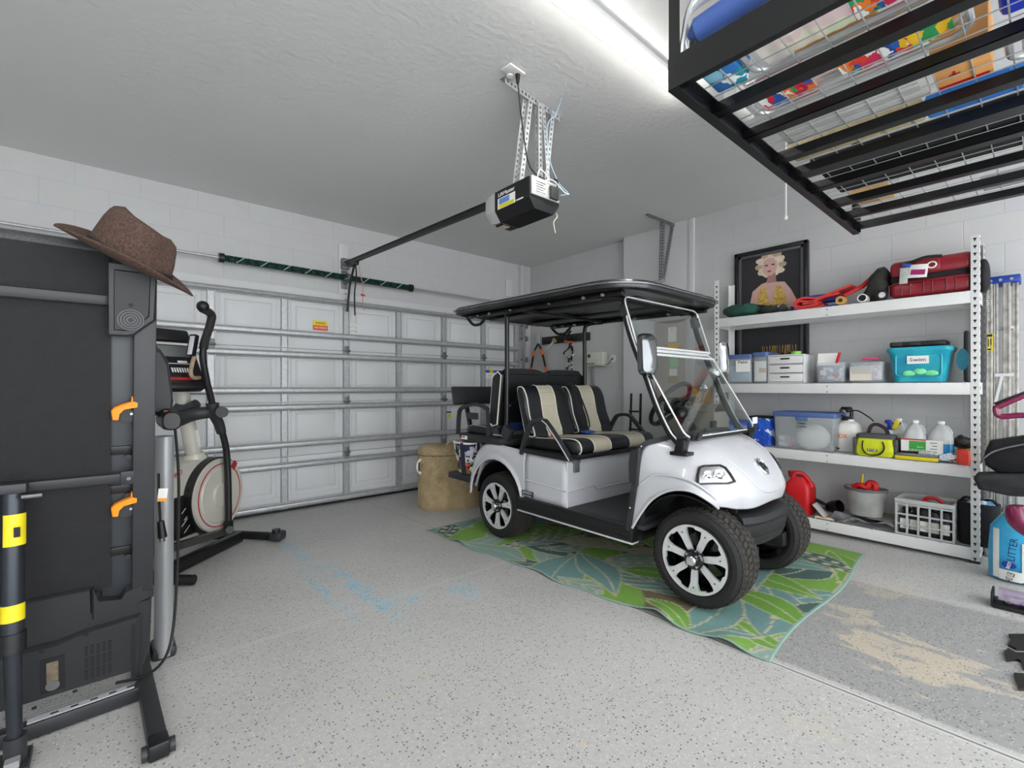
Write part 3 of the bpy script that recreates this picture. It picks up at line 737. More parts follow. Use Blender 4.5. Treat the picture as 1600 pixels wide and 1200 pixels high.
# ---- front bumper
b = MB(); rg = []
for z, dy, hw in ((.385, .03, .25), (.395, 0, .27), (.43, -.012, .285), (.437, -.004, .28), (.447, -.012, .287), (.50, -.02, .29), (.507, -.012, .285), (.517, -.02, .29), (.545, -.005, .28), (.556, .02, .26)):
    ring = []
    for i in range(13):
        t = -1 + 2 * i / 12; ring.append(V((CX - .02 + hw * t, .985 + dy + .055 * abs(t) ** 3, z)))
    for i in range(12, -1, -1):
        t = -1 + 2 * i / 12; ring.append(V((CX - .02 + hw * .92 * t, 1.09, z)))
    rg.append(ring)
b.rings(rg); b.part('front_bumper', mat('textured_bumper', '#1c1d1f', .55, noise=(60, .15), bump=(500, .3)), gc)
for x in (2.6, 2.9): MB().bx(x - .02, x + .02, 1.06, 1.3, .40, .44, .004).part('bumper_arm', blk_metal, gc)
b = MB().tube(crom([(2.66, 1.10, .53), (2.70, 1.07, .545), (2.76, 1.06, .54), (2.82, 1.07, .55), (2.88, 1.10, .54)], 6), .009, seg=7); b.part('tow_loop', screwm, gc)
MB().tube(crom([(2.80, 1.06, .57), (2.86, 1.05, .58), (2.92, 1.07, .57)], 6), .010, seg=7).part('wiring_loop', red_pl, gc)
# ---- cowl: six guide curves from the rear edge of the cowl to the nose
C0 = [(0, 1.37, .945), (0, 1.25, .925), (0, 1.14, .865), (0, 1.06, .785), (0, 1.01, .705), (0, .99, .65), (0, 1.0, .595)]
C1 = [(.27, 1.37, .94), (.27, 1.26, .915), (.26, 1.16, .86), (.25, 1.08, .785), (.235, 1.025, .70), (.22, 1.005, .645), (.20, 1.015, .585)]
C2 = [(.42, 1.43, .915), (.41, 1.33, .885), (.395, 1.235, .835), (.375, 1.155, .775), (.345, 1.09, .70), (.32, 1.06, .645), (.29, 1.06, .585)]
C3 = [(.485, 1.50, .865), (.475, 1.42, .81), (.46, 1.325, .79), (.455, 1.23, .76), (.43, 1.15, .705), (.40, 1.10, .65), (.36, 1.09, .60)]
C4 = [(.50, 1.53, .64), (.50, 1.46, .70), (.495, 1.40, .73), (.495, 1.30, .735), (.49, 1.20, .72), (.455, 1.12, .665), (.395, 1.105, .605)]
C5 = [(.51, 1.56, .405), (.51, 1.505, .50), (.51, 1.425, .605), (.51, 1.32, .672), (.505, 1.205, .688), (.465, 1.125, .645), (.40, 1.11, .60)]
G = [crom([(a[0], a[1], a[2]) for a in g], 5) for g in (C0, C1, C2, C3, C4, C5)]
def cowl_row(i):
    k = crom([g[i] for g in G], 5)
    return [V((CX - p.x, p.y, p.z)) for p in reversed(k)] + [V((CX + p.x, p.y, p.z)) for p in k[1:]]
rows = [cowl_row(i) for i in range(len(G[0]))]
b = MB(); b.rings(rows, cap=False, cyc=False)
co_ = b.part('front_cowl', white_paint, gc, ang=60)
m = co_.modifiers.new('shell', 'SOLIDIFY'); m.thickness = .007; m.offset = -1
# black inner dash edge along the cowl's rear rim
rim = rows[0]
MB().tube([p + V((0, .012, 0)) for p in rim], 1, prof=[(-.02, -.012), (.02, -.012), (.02, .012), (-.02, .012)]).part('cowl_edge_trim', dark_pl, gc)
for f in (.07, .22, .36, .64, .78, .93):
    p = rim[int(f * (len(rim) - 1))]; s = -1 if f < .5 else 1
    MB().ball(p + V((s * .02, .014, .0)), .006, seg=5).part('trim_screw', screwm, gc)
# dashboard
b = MB(); rg = []
for x in (2.285, 2.31, 2.36, 2.76, 3.16, 3.21, 3.235):
    e_ = .06 if x in (2.285, 3.235) else .035 if x in (2.31, 3.21) else 0
    rg.append([V((x, y, z)) for y, z in ((1.40 + e_ * 2, .92 - e_), (1.48 + e_ * .4, .915 - e_), (1.545, .88 - e_), (1.57, .82), (1.565, .70), (1.535, .66), (1.53, .44), (1.51, .44), (1.50, .62))])
b.rings(rg); b.part('dashboard', dark_pl, gc)
b = MB().bx(2.27, 3.25, 1.545, 1.60, .66, .79, .02); b.part('dash_pocket', black_pl, gc)
# knee bolster visible outside of cowl edge
b = MB().prism([(1.50, .885), (1.56, .86), (1.575, .80), (1.57, .68), (1.54, .655), (1.52, .66)], (2.262, 0, 0), (0, 1, 0), (0, 0, 1), (1, 0, 0), .05, bev=.01); b.part('dash_side_cap', dark_pl, gc)
# hood crease panel + emblem
def on_hood(x, f):
    """point on the centre fan of the cowl, f=0 rear .. 1 nose; with its normal"""
    i = int(f * (len(rows) - 1)); r = rows[i]; j = min(range(len(r)), key=lambda k: abs(r[k].x - x)); p = r[j]
    a = rows[min(i + 1, len(rows) - 1)][j] - rows[max(i - 1, 0)][j]; c = r[min(j + 1, len(r) - 1)] - r[max(j - 1, 0)]
    n = a.cross(c).normalized()
    if n.z < 0 and n.y > 0: n = -n
    if n.z < -.1: n = -n
    return p, n
def hoodp(x, f):
    i = f * (len(rows) - 1); i0 = min(int(i), len(rows) - 2); t = i - i0
    def at(r):
        for k in range(len(r) - 1):
            if r[k].x <= x <= r[k + 1].x: return r[k].lerp(r[k + 1], (x - r[k].x) / max(1e-6, r[k + 1].x - r[k].x))
        return r[0] if x < r[0].x else r[-1]
    return at(rows[i0]).lerp(at(rows[i0 + 1]), t)
def hn(x, f):
    a = hoodp(x, min(1, f + .04)) - hoodp(x, max(0, f - .04)); c = hoodp(x + .02, f) - hoodp(x - .02, f); n = c.cross(a).normalized()
    return n if n.y < .2 and (n.z > 0 or n.y < 0) else -n
p, n = hoodp(CX, .52), hn(CX, .52)
b = MB(); b.lathe([(.052, -.004), (.052, .006), (.046, .010), (.040, .006), (.001, .005)], p, n, seg=30, sx=.85); b.part('hood_emblem', chrome, gc, 'round chrome crown emblem')
u, v, k = frame(n)
b = MB()
cr = [(-.026, -.02), (.026, -.02), (.032, .018), (.016, .0), (.010, .026), (0, .004), (-.010, .026), (-.016, .0), (-.032, .018)]
if v.z < 0: cr = [(x, -y) for x, y in cr]
b.prism(cr, p + n * .009, u, v, n, .006); b.part('crown_mark', mat('dark_crown', '#1c2a26', .3, .3, noise=(30, .1)), gc)
# raised hood panel lines: curved ribs
for s in (-1, 1):
    pts = [hoodp(CX + s * (.33 - .20 * f ** 1.3), .12 + f * .66) for f in [i / 14 for i in range(15)]]
    MB().tube(pts, .0055, seg=6).part('hood_crease', white_paint, gc)
pts = [hoodp(CX + x, .78) for x in [-.13 + .26 * i / 12 for i in range(13)]]
MB().tube([q_ + V((0, 0, -.018 * (1 - ((i - 6) / 6) ** 2))) for i, q_ in enumerate(pts)], .006, seg=6).part('hood_crease', white_paint, gc)
# fender bulge line
for s in (-1, 1):
    def cw(i, g): q_ = G[g][i]; return V((CX + s * q_.x, q_.y, q_.z))
    MB().tube([cw(i, 5) + V((s * .002, 0, .0)) for i in range(len(G[0]))], .008, seg=8).part('fender_lip', white_paint, gc)
    MB().tube([cw(i, 4) + V((s * .001, 0, .012)) for i in range(2, len(G[0]) - 3)], .007, seg=8).part('fender_crease', white_paint, gc)
# headlights, sunk into the shoulder
HL = [(14.2, .02), (17, -.05), (20, .02), (23.2, .38), (23.6, .62), (22, .74), (18.5, .66), (15.5, .50), (14.2, .26)]
lens_g = glassmat('clear_lens', '#ffffff', .25, .05)
from mathutils.bvhtree import BVHTree
bv_ = BVHTree.FromPolygons([tuple(p) for r in rows for p in r], [(i * len(rows[0]) + j, i * len(rows[0]) + j + 1, (i + 1) * len(rows[0]) + j + 1, (i + 1) * len(rows[0]) + j) for i in range(len(rows) - 1) for j in range(len(rows[0]) - 1)])
HP = []
for q_ in ((1087, 758), (1087, 744), (1090, 731), (1097, 728), (1124, 727), (1133, 731), (1141, 741), (1149, 754), (1139, 757), (1115, 757)):
    d_ = V(ray(*q_)).normalized(); h_ = bv_.ray_cast(V((0, 0, EYE)), d_); HP.append(h_[0])
print('HL', HP[:3])
for s in (-1, 1):
    H = thing('headlight', None, None, (0, 0, 0)); H.parent = gc; H.location = V((CX + s * .40, 1.14, .76)) - gc.location
    def gp(i, t):      # surface between guides C3(t=0) and C1(t=1)
        i0 = int(i); f_ = i - i0; a, c, d = [G[g][i0].lerp(G[g][min(i0 + 1, len(G[g]) - 1)], f_) for g in (4, 3, 2)]
        if t < 0: c = a + (c - a) * 1.0; q_ = a.lerp(c, t * 2); return V((CX + s * q_.x, q_.y, q_.z))
        q_ = (a.lerp(c, t * 2) if t < .5 else c.lerp(d, t * 2 - 1)); return V((CX + s * q_.x, q_.y, q_.z))
    b = MB(); outl = HL
    P = [V((p.x if s < 0 else 2 * CX - p.x, p.y, p.z)) for p in HP]; cen = sum(P, V((0, 0, 0))) / len(P)
    nn = V((0, 0, 0))
    for i_ in range(len(P)): nn += (P[i_] - cen).cross(P[(i_ + 1) % len(P)] - cen)
    nn.normalize()
    if nn.y > 0: nn = -nn
    fl_ = [q_ - nn * (q_ - cen).dot(nn) * .0 for q_ in P]
    b.rings([[q_ + nn * .001 for q_ in fl_], [q_ + nn * .014 for q_ in fl_], [cen + (q_ - cen) * .90 + nn * .016 for q_ in fl_], [cen + (q_ - cen) * .86 + nn * .006 for q_ in fl_]]); b.part('bezel', blk_metal, H)
    b = MB(); b.rings([[cen + (q_ - cen) * .86 + nn * .007 for q_ in fl_], [cen + (q_ - cen) * .84 + nn * .0085 for q_ in fl_]])
    b.part('reflector', chrome, H)
    U, Vv, K = frame(nn)
    for k_, r_ in ((-.035, .024), (.022, .028)):
        b = MB(); b.lathe([(r_, .006), (r_, .016), (r_ * .8, .012), (r_ * .45, .008), (.001, .014)], cen + U * k_, nn, seg=20); b.part('bulb_bowl', chrome, H)
    b = MB(); b.rings([[cen + (q_ - cen) * .9 + nn * .014 for q_ in fl_], [cen + (q_ - cen) * .8 + nn * .022 for q_ in fl_]]); b.part('lens', lens_g, H)
# ---- rear body
def sp(px, py, X=2.25): q_ = atX(px, py, X); return (q_.y, q_.z)
Yc = sp(883.5, 750)[0]
arch = [(2.80 - .315 * math.cos(t), .345 + .325 * math.sin(t)) for t in [math.radians(2 + 176 * i / 14) for i in range(15)]]
out = [(Yc, .735), (Yc + .12, .742), (2.35, .748), (2.55, .762), (2.78, .778), (2.90, .775), (3.0, .745), (3.08, .66), (3.135, .50), (3.15, .42)]
body = out + [(3.13, .40)] + list(reversed(arch)) + [(2.47, .43), (Yc, .43)]
body = [(Yc, .43)] + [(2.47, .43)] + [(y, z) for y, z in arch] + [(3.15, .42)] + list(reversed(out[:-1]))
for s in (-1, 1):
    x = CX + s * .49
    b = MB()
    # side skin as strip between arch / sill line and the top outline (both sampled the same)
    low = [(Yc, .43), (2.2, .43), (2.33, .43), (2.47, .43)] + arch + [(3.13, .40)]
    topc = crom([(0, y, z) for y, z in out], 2); topc = [(q_.y, q_.z) for q_ in topc]
    n_ = 60
    def along(P, t):
        L = [0]
        for i in range(1, len(P)): L.append(L[-1] + math.hypot(P[i][0] - P[i - 1][0], P[i][1] - P[i - 1][1]))
        d = t * L[-1]
        for i in range(1, len(P)):
            if L[i] >= d - 1e-9:
                f = (d - L[i - 1]) / max(1e-9, L[i] - L[i - 1]); return (P[i - 1][0] + (P[i][0] - P[i - 1][0]) * f, P[i - 1][1] + (P[i][1] - P[i - 1][1]) * f)
        return P[-1]
    # split: straight panel then fender
    def strip_(lowp, topp, n, f0):
        rg = []
        for i in range(n + 1):
            t = i / n; a_ = along(lowp, t); c_ = along(topp, t); row = []
            for j in range(9):
                w_ = j / 8; y = a_[0] + (c_[0] - a_[0]) * w_; z = a_[1] + (c_[1] - a_[1]) * w_
                bul = (.016 * math.exp(-((w_ - .06) / .12) ** 2) if f0 else 0) - .05 * max(0, w_ - .72) ** 1.6 * 3
                row.append(V((x + s * (.008 + bul), y, z)))
            rg.append(row)
        b.rings(rg, cap=False, cyc=False)
    i_top = 4
    strip_(low[:4], [(Yc, .735), (Yc + .12, .742), (2.35, .748), (2.47, .755)], 8, 0)
    strip_(low[3:], [(2.47, .755)] + [q_ for q_ in topc if q_[0] > 2.5], 36, 1)
    o = b.part('rear_body_side', white_paint, gc, ang=50); m = o.modifiers.new('shell', 'SOLIDIFY'); m.thickness = .006; m.offset = 0
    MB().tube([V((x + s * .02, y, z)) for y, z in arch], .009, seg=8).part('arch_lip', white_paint, gc)
    # embossed body line
    MB().tube([V((x + s * .009, y, z)) for y, z in ((2.45, .555), (2.25, .548), (Yc, .535))], .006, seg=6).part('body_line', white_paint, gc)
    # sill
    b = MB().bx(x - .03, x + .03, 1.545, 2.53, .335, .425, .006).bx(x + s * .031 - .002, x + s * .031 + .002, 1.56, 2.52, .352, .365).bx(x + s * .031 - .002, x + s * .031 + .002, 1.56, 2.52, .39, .408)
    b.part('sill', black_pl, gc)
    MB().bx(x - .032, x + .034, 1.545, 2.53, .325, .336, .003).part('sill_strip', alu, gc)
    MB().bx(x - .03, x + .032, 1.555, 2.53, .425, .431, .002).part('sill_tread_strip', dark_pl, gc)
# rear deck top, front riser under the seat, rear apron
MB().bx(CX - .475, CX + .475, 2.1, 2.98, .735, .75, .006).part('rear_body_top', black_pl, gc)
b = MB(); b.grid(lambda u, v: V((CX - .49 + .98 * u, Yc + .0 - .006 * 0, .43 + .305 * v)), 4, 4, thick=.01); b.part('seat_riser', white_paint, gc)
MB().tube([V((CX - .49, Yc - .004, .535)), V((CX - .23, Yc - .004, .545)), V((CX - .19, Yc - .004, .515)), V((CX + .19, Yc - .004, .515)), V((CX + .23, Yc - .004, .545)), V((CX + .49, Yc - .004, .535))], .006, seg=6).part('body_line', white_paint, gc)
MB().tube([V((CX - .492, Yc, .43)), V((CX - .492, Yc, .735))], .008, seg=8).part('corner_bead', white_paint, gc)
b = MB(); b.grid(lambda u, v: V((CX - .46 + .92 * u, 2.98 + .14 * (1 - v), .40 + .34 * v)), 4, 4, thick=.01); b.part('rear_apron', white_paint, gc)
# floor mat with raised studs
fm = mat('studded_floor_mat', '#3a3b3d', .6, noise=(70, .25), bump=(160, 1.0, .01))
MB().bx(CX - .47, CX + .47, 1.50, Yc, .405, .432, .004).part('floor_mat', fm, gc)
MB().bx(2.92, 2.99, 1.54, 1.57, .46, .60, .006).part('brake_pedal', black_pl, gc)
# badge, latch
a = atX(816, 766, 2.247); c = atX(833, 778, 2.247)
MB().bx(2.244, 2.249, a.y, c.y, c.z - .004, a.z + .004, .001).part('maker_badge', black_pl, gc)
text('badge_lettering', 'JANSEN', .026, (2.2435, (a.y + c.y) / 2, (a.z + c.z) / 2 + .008), (0, -1, 0), (0, 0, 1), alu, gc, wmax=abs(a.y - c.y) * .85)
text('badge_lettering', 'ELECTRIC', .014, (2.2435, (a.y + c.y) / 2, (a.z + c.z) / 2 - .014), (0, -1, 0), (0, 0, 1), alu, gc, wmax=abs(a.y - c.y) * .8)
b = MB().bx(2.32, 2.37, Yc - .02, Yc - .006, .655, .73, .004).bx(2.315, 2.375, Yc - .024, Yc + .01, .715, .745, .004); b.part('seat_latch', galv_d, gc)

# ---- seats
def pad(name, fn, seams, mats, cuts):
    """a padded shape; cuts = list of (t0,t1,material index) along its width"""
def seat_pad(name, xa, xb, prof, stripes, nx=26, parent=gc, rnd=.05):
    """profile (y,z) lofted across x with rounded ends; one mesh, stripes by face colour"""
    b = MB(); cy = sum(p[0] for p in prof) / len(prof); cz = sum(p[1] for p in prof) / len(prof)
    rows_ = []; xs = []
    w = xb - xa
    for i in range(nx + 1):
        t = i / nx; x = xa + w * (.5 - .5 * math.cos(PI * t)) if False else xa + w * t
        e_ = min(t, 1 - t) * w / rnd; k = 1 if e_ >= 1 else math.sqrt(max(0, 1 - (1 - e_) ** 2)) * .35 + .65
        rows_.append([V((x, cy + (y - cy) * k, cz + (z - cz) * k)) for y, z in prof]); xs.append(t)
    L = [b._new(r) for r in rows_]; n = len(prof)
    for i in range(nx):
        t = (xs[i] + xs[i + 1]) / 2; b.mi = 0
        for t0, t1, mi in stripes:
            if t0 <= t < t1: b.mi = mi
        for j in range(n): b.face((L[i][j], L[i][(j + 1) % n], L[i + 1][(j + 1) % n], L[i + 1][j]))
    b.mi = 0; b.face(L[0][::-1]); b.face(L[-1])
    o = b.part(name, [vinyl_b, vinyl_t], parent, ang=50)
    return o, rows_
cush = [(q_.y, q_.z) for q_ in crom([(0, 2.02, .775), (0, 2.0, .80), (0, 2.01, .845), (0, 2.06, .872), (0, 2.2, .868), (0, 2.40, .855), (0, 2.52, .86), (0, 2.55, .83), (0, 2.54, .775)], 3)]
seat_f, rws = seat_pad('front_seat_cushion', CX - .46, CX + .46, cush, [(.18, .38, 1), (.62, .82, 1)], nx=50)
MB().tube([p + V((-.002, 0, 0)) for p in rws[2][:-1]], .005, seg=6).part('piping', piping, gc)
for i_ in (9, 19, 31, 41): MB().tube(rws[i_][2:-3], .0035, seg=5).part('piping', piping, gc)
MB().bx(CX - .47, CX + .47, 1.995, 2.56, .748, .778, .006).part('seat_base', black_pl, gc)
# front backrests
def backrest(x0_, x1_, y0_, z0_, z1_, lean, st, name, s=1, nx=24):
    H_ = z1_ - z0_
    prof = []
    for a_, t in ((0, .0), (.0, .1), (.02, .4), (.015, .75), (.03, .93), (.05, .99), (.075, 1.0), (.10, .97), (.11, .8), (.105, .4), (.10, .05), (.07, -.02), (.03, -.03)):
        prof.append((y0_ + s * (a_ + lean * t), z0_ + H_ * t))
    prof = [(q_.y, q_.z) for q_ in crom([(0, *p_) for p_ in prof], 2)]
    b = MB(); rows_ = []
    cz = (z0_ + z1_) / 2; w = x1_ - x0_
    for i in range(nx + 1):
        t = i / nx; x = x0_ + w * t; d = min(t, 1 - t) * w
        k = 1 if d > .07 else .80 + .20 * math.sqrt(max(0, 1 - (1 - d / .07) ** 2))
        kk = 1 if d > .03 else .6 + .4 * math.sqrt(max(0, 1 - (1 - d / .03) ** 2)); 
        mid_y = y0_ + s * (.055 + lean * .5)
        rows_.append([V((x, mid_y + s * lean * ((z - cz) / H_) + (y - mid_y - s * lean * ((z - cz) / H_)) * kk, cz + (z - cz) * k)) for y, z in prof])
    L = [b._new(r) for r in rows_]; n = len(prof)
    for i in range(nx):
        t = (i + .5) / nx; b.mi = 0
        for t0, t1, mi in st:
            if t0 <= t < t1: b.mi = mi
        for j in range(n): b.face((L[i][j], L[i][(j + 1) % n], L[i + 1][(j + 1) % n], L[i + 1][j]))
    b.mi = 0; b.face(L[0][::-1]); b.face(L[-1])
    b.part(name, [vinyl_b, vinyl_t], gc, ang=50)
    return rows_
r1 = backrest(CX - .465, CX + .005, 2.42, .86, 1.235, .09, [(.33, .67, 1)], 'front_backrest')
r2 = backrest(CX + .01, CX + .47, 2.42, .86, 1.235, .09, [(.33, .67, 1)], 'front_backrest')
for r in (r1, r2):
    MB().tube(r[1], .005, seg=6, closed=True).part('piping', piping, gc)
    for k_ in (8, 16): MB().tube(r[k_][2:17], .0035, seg=5).part('piping', piping, gc)
    for zz in (.2, .4, .6, .8):   # stitched seams across the beige panel
        j = 4 + int(zz * 8); MB().tube([r[k_][j] for k_ in range(8, 17)], .0022, seg=5).part('stitched_seam', mat('seam_shadowless_thread', '#a39a86', .7, noise=(30, .1)), gc)
for x in (CX - .25, CX + .25): MB().bar((x, 2.54, .78), (x, 2.60, 1.1), .05, .015).part('backrest_bracket', blk_metal, gc)
# rear seat: moulded back shell facing front, cushion facing back
sh = []
b = MB()
def shell(u, v):
    x = CX - .475 + .95 * u; top = 1.365 - .035 * math.exp(-((u - .5) / .07) ** 2) - .06 * max(0, abs(u - .5) * 2 - .85) / .15
    z = .92 + (top - .92) * v; y = 2.80 - .05 * v + .03 * max(0, abs(u - .5) * 2 - .9) * 10 * 0
    return V((x, y, z))
b.grid(shell, 28, 10, thick=.05); b.part('rear_backrest_shell', black_pl, gc)
for i in range(6):
    u0 = .07 + i * .152
    pts = []
    for a_, c_ in rrect(.10, .12, .03, 3): pts.append(shell(min(1, u0 + .05 + a_ / .95), .5 + c_ / .38) + V((0, -.004, .02)))
    MB().tube(pts, .005, seg=6, closed=True).part('shell_rib', dark_pl, gc)
for u_ in (.1, .37, .66, .93):
    MB().cyl(shell(u_, .35) + V((0, .01, 0)), shell(u_, .35) + V((0, -.012, 0)), .010, seg=8).part('shell_screw', screwm, gc)
b = MB(); rg = []
for x, k in ((CX - .485, .86), (CX - .47, 1), (CX + .47, 1), (CX + .485, .86)):
    rg.append([V((x, 2.86 + (y - 2.86) * k, 1.1 + (z - 1.1) * k)) for y, z in ((2.80, .93), (2.745, 1.32), (2.80, 1.345), (2.86, 1.32), (2.91, .93), (2.87, .91))])
b.rings(rg); b.part('rear_backrest', vinyl_b, gc)
MB().tube([V((CX - .48, y, z)) for y, z in ((2.81, .93), (2.76, 1.31), (2.80, 1.34), (2.86, 1.31), (2.905, .94), (2.87, .915))], .006, seg=6, closed=True).part('piping', piping, gc)
MB().bx(CX - .42, CX + .2, 2.79, 2.86, .87, .94, .01).part('seat_support_panel', mat('navy_panel', '#1d2f5e', .5, noise=(20, .1)), gc)
cush2 = [(q_.y, q_.z) for q_ in crom([(0, 3.30, .82), (0, 3.315, .85), (0, 3.29, .885), (0, 3.2, .895), (0, 3.0, .885), (0, 2.90, .88), (0, 2.88, .85), (0, 2.89, .82)], 3)]
_, rws = seat_pad('rear_seat_cushion', CX - .44, CX + .44, cush2, [(.18, .40, 1), (.60, .82, 1)], nx=40)
MB().tube(rws[2][:-1], .005, seg=6).part('piping', piping, gc)
b = MB(); rg = []
for z, k in ((.765, .93), (.775, .97), (.80, 1.0), (.822, 1.0), (.828, .98)):
    rg.append([V((CX + x * k, 3.02 + y * k, z)) for x, y in rrect(1.02, .66, .10, 5)])
b.rings(rg); b.part('rear_seat_tray', dark_pl, gc)
# grab loops by the rear seat, both sides
def loop(x, P, r, name, m=dark_pl, closed=True, wx=1.0):
    pts = crom([V((x, y, z)) for y, z in (P + [P[0]] if closed else P)], 4)
    if closed: pts = pts[:-1]
    MB().tube(pts, r, seg=8, closed=closed).part(name, m, gc)
for s in (-1, 1):
    x = CX + s * .49
    P = [sp(*q_) for q_ in ((760, 682), (760, 650), (757, 638), (738, 632), (718, 638), (714, 652), (713, 682))]
    MB().tube(crom([V((x, y, max(z, .82))) for y, z in P], 4), 1, prof=[(-.015, -.012), (.015, -.012), (.015, .012), (-.015, .012)]).part('rear_seat_grab_rail', dark_pl, gc)
    MB().bx(x - .01, x + .01, P[3][0] - .05, P[3][0] + .10, .955, 1.01, .008).part('rail_pad', dark_pl, gc)
    # front arm rest: bent D loop
    Pf = [sp(*q_, 2.25) for q_ in ((812, 710), (816, 690), (826, 664), (833, 657), (846, 657), (853, 663), (872, 692), (889, 721))]
    MB().tube(crom([V((x, y, z)) for y, z in Pf], 4), 1, prof=[(-.016, -.012), (.016, -.012), (.016, .012), (-.016, .012)]).part('armrest', dark_pl, gc)
    b = MB().bar(V((x, Pf[-1][0], .752)), V((x, Pf[0][0] + .01, .765)), .03, .035, bev=.008); b.part('armrest_base', black_pl, gc)
    MB().tube([V((x - s * .0, y, z)) + V((s * .017, 0, 0)) for y, z in Pf[4:]], .004, seg=6).part('armrest_highlight_strip', alu, gc)
    q_ = sp(*(862, 680)); MB().ball((x + s * .015, q_[0], q_[1]), .011, seg=6).part('belt_button', red_pl, gc)
    # belt reels between the seats
    b = MB().box((x + .02, 2.70, .87), (.05, .09, .10), R=(.5, 0, 0), bev=.01).box((x + .03, 2.86, .86), (.05, .10, .09), R=(-.3, 0, 0), bev=.02); b.part('belt_reel', dark_pl, gc)
    MB().cyl((x, 2.73, .85), (x, 2.84, .85), .006, seg=8).part('belt_bolt', screwm, gc)
# seat belts across the right front backrest
for x in (CX + .02, CX + .05):
    MB().tube(crom([V((x - .02, 2.50, 1.26)), V((x, 2.44, 1.18)), V((x + .06, 2.40, 1.0)), V((x + .09, 2.40, .90))], 5), 1, prof=[(-.012, -.002), (.012, -.002), (.012, .002), (-.012, .002)]).part('seat_belt', blackfab, gc)
# small bucket of bits between seats
MB().bx(CX - .02, CX + .08, 2.30, 2.36, .868, .885, .004).part('belt_buckle', blue_pl, gc)
# flip tail panel at the very back
b = MB().prism(rrect(.16, .03, .012, 3), (CX, 3.50, 1.145), (0, .25, 1), (0, 1, -.25), (1, 0, 0), .86, bev=.006)
tp = b.part('tail_panel', dark_pl, gc)
for x in (CX - .30, CX + .1, CX + .3): MB().bar((x, 3.40, .83), (x, 3.49, 1.10), .03, .03).part('tail_panel_post', blk_metal, gc)
# rear foot board
b = MB().bx(CX - .50, CX + .50, 3.13, 3.47, .425, .478, .008); b.part('rear_foot_board', mat('navy_black_plastic', '#26282f', .45, noise=(20, .1)), gc)
for x in (CX - .36, CX + .36): MB().bar((x, 3.0, .40), (x, 3.3, .44), .04, .03).part('foot_board_arm', blk_metal, gc)
a = atX(713, 682, 2.25); c = atX(724, 690, 2.25)
MB().bx(2.243, 2.246, 3.16, 3.24, .785, .815).part('warning_label', paper, gc); MB().bx(2.2425, 2.2445, 3.19, 3.235, .80, .812).part('warning_label', red_pl, gc)

# ---- roof
def plan(xa, xb, ya, yb, rf, rr_, k=6):
    o = []
    for cx, cy, a0, r in ((xb - rf, ya + rf, 270, rf), (xb - rr_, yb - rr_, 0, rr_), (xa + rr_, yb - rr_, 90, rr_), (xa + rf, ya + rf, 180, rf)):
        for i in range(k + 1): a_ = math.radians(a0 + 90 * i / k); o.append((cx + r * math.cos(a_), cy + r * math.sin(a_)))
    return o
RX0, RX1, RY0, RY1 = 2.13, 3.34, 1.50, 3.25
def rz(y): return 1.782 + .018 * (y - RY0)
def ring(ins, dz, f=1):
    return [V((x, y, rz(y) + dz)) for x, y in plan(RX0 + ins, RX1 - ins, RY0 + ins, RY1 - ins, max(.02, .26 - ins), max(.02, .14 - ins))]
b = MB(); b.rings([ring(.0, .004), ring(-.004, .012), ring(-.004, .04), ring(.006, .052), ring(.05, .062), ring(.09, .058), ring(.12, .068), ring(.25, .082), ring(.45, .09), ring(.55, .092)])
b.part('roof', [mat('roof_black', '#232326', .3, noise=(6, .1), coat=.3)], gc, ang=30)
b = MB(); b.rings([ring(.0, .004), ring(.03, -.004), ring(.06, .012), ring(.12, .02), ring(.16, .008), ring(.4, .012)]); b.part('roof_liner', mat('roof_liner_black', '#141416', .35, noise=(8, .1)), gc, ang=30)
o_ = ring(-.006, .0)
pts = [p + V((0, 0, .028)) for p in o_]
MB().tube(pts, 1, closed=True, prof=[(-.018, -.003), (.018, -.003), (.018, .003), (-.018, .003)]).part('roof_rim_band', mat('brushed_roof_band', '#8d8f92', .25, .7, noise=(14, .2)), gc)
for k_ in range(2):
    x = CX - .22 + .44 * k_
    MB().box((x, 2.4, rz(2.4) + .0), (.14, 1.5, .018), bev=.008).part('liner_rib', mat('roof_liner_black', '#141416'), gc)
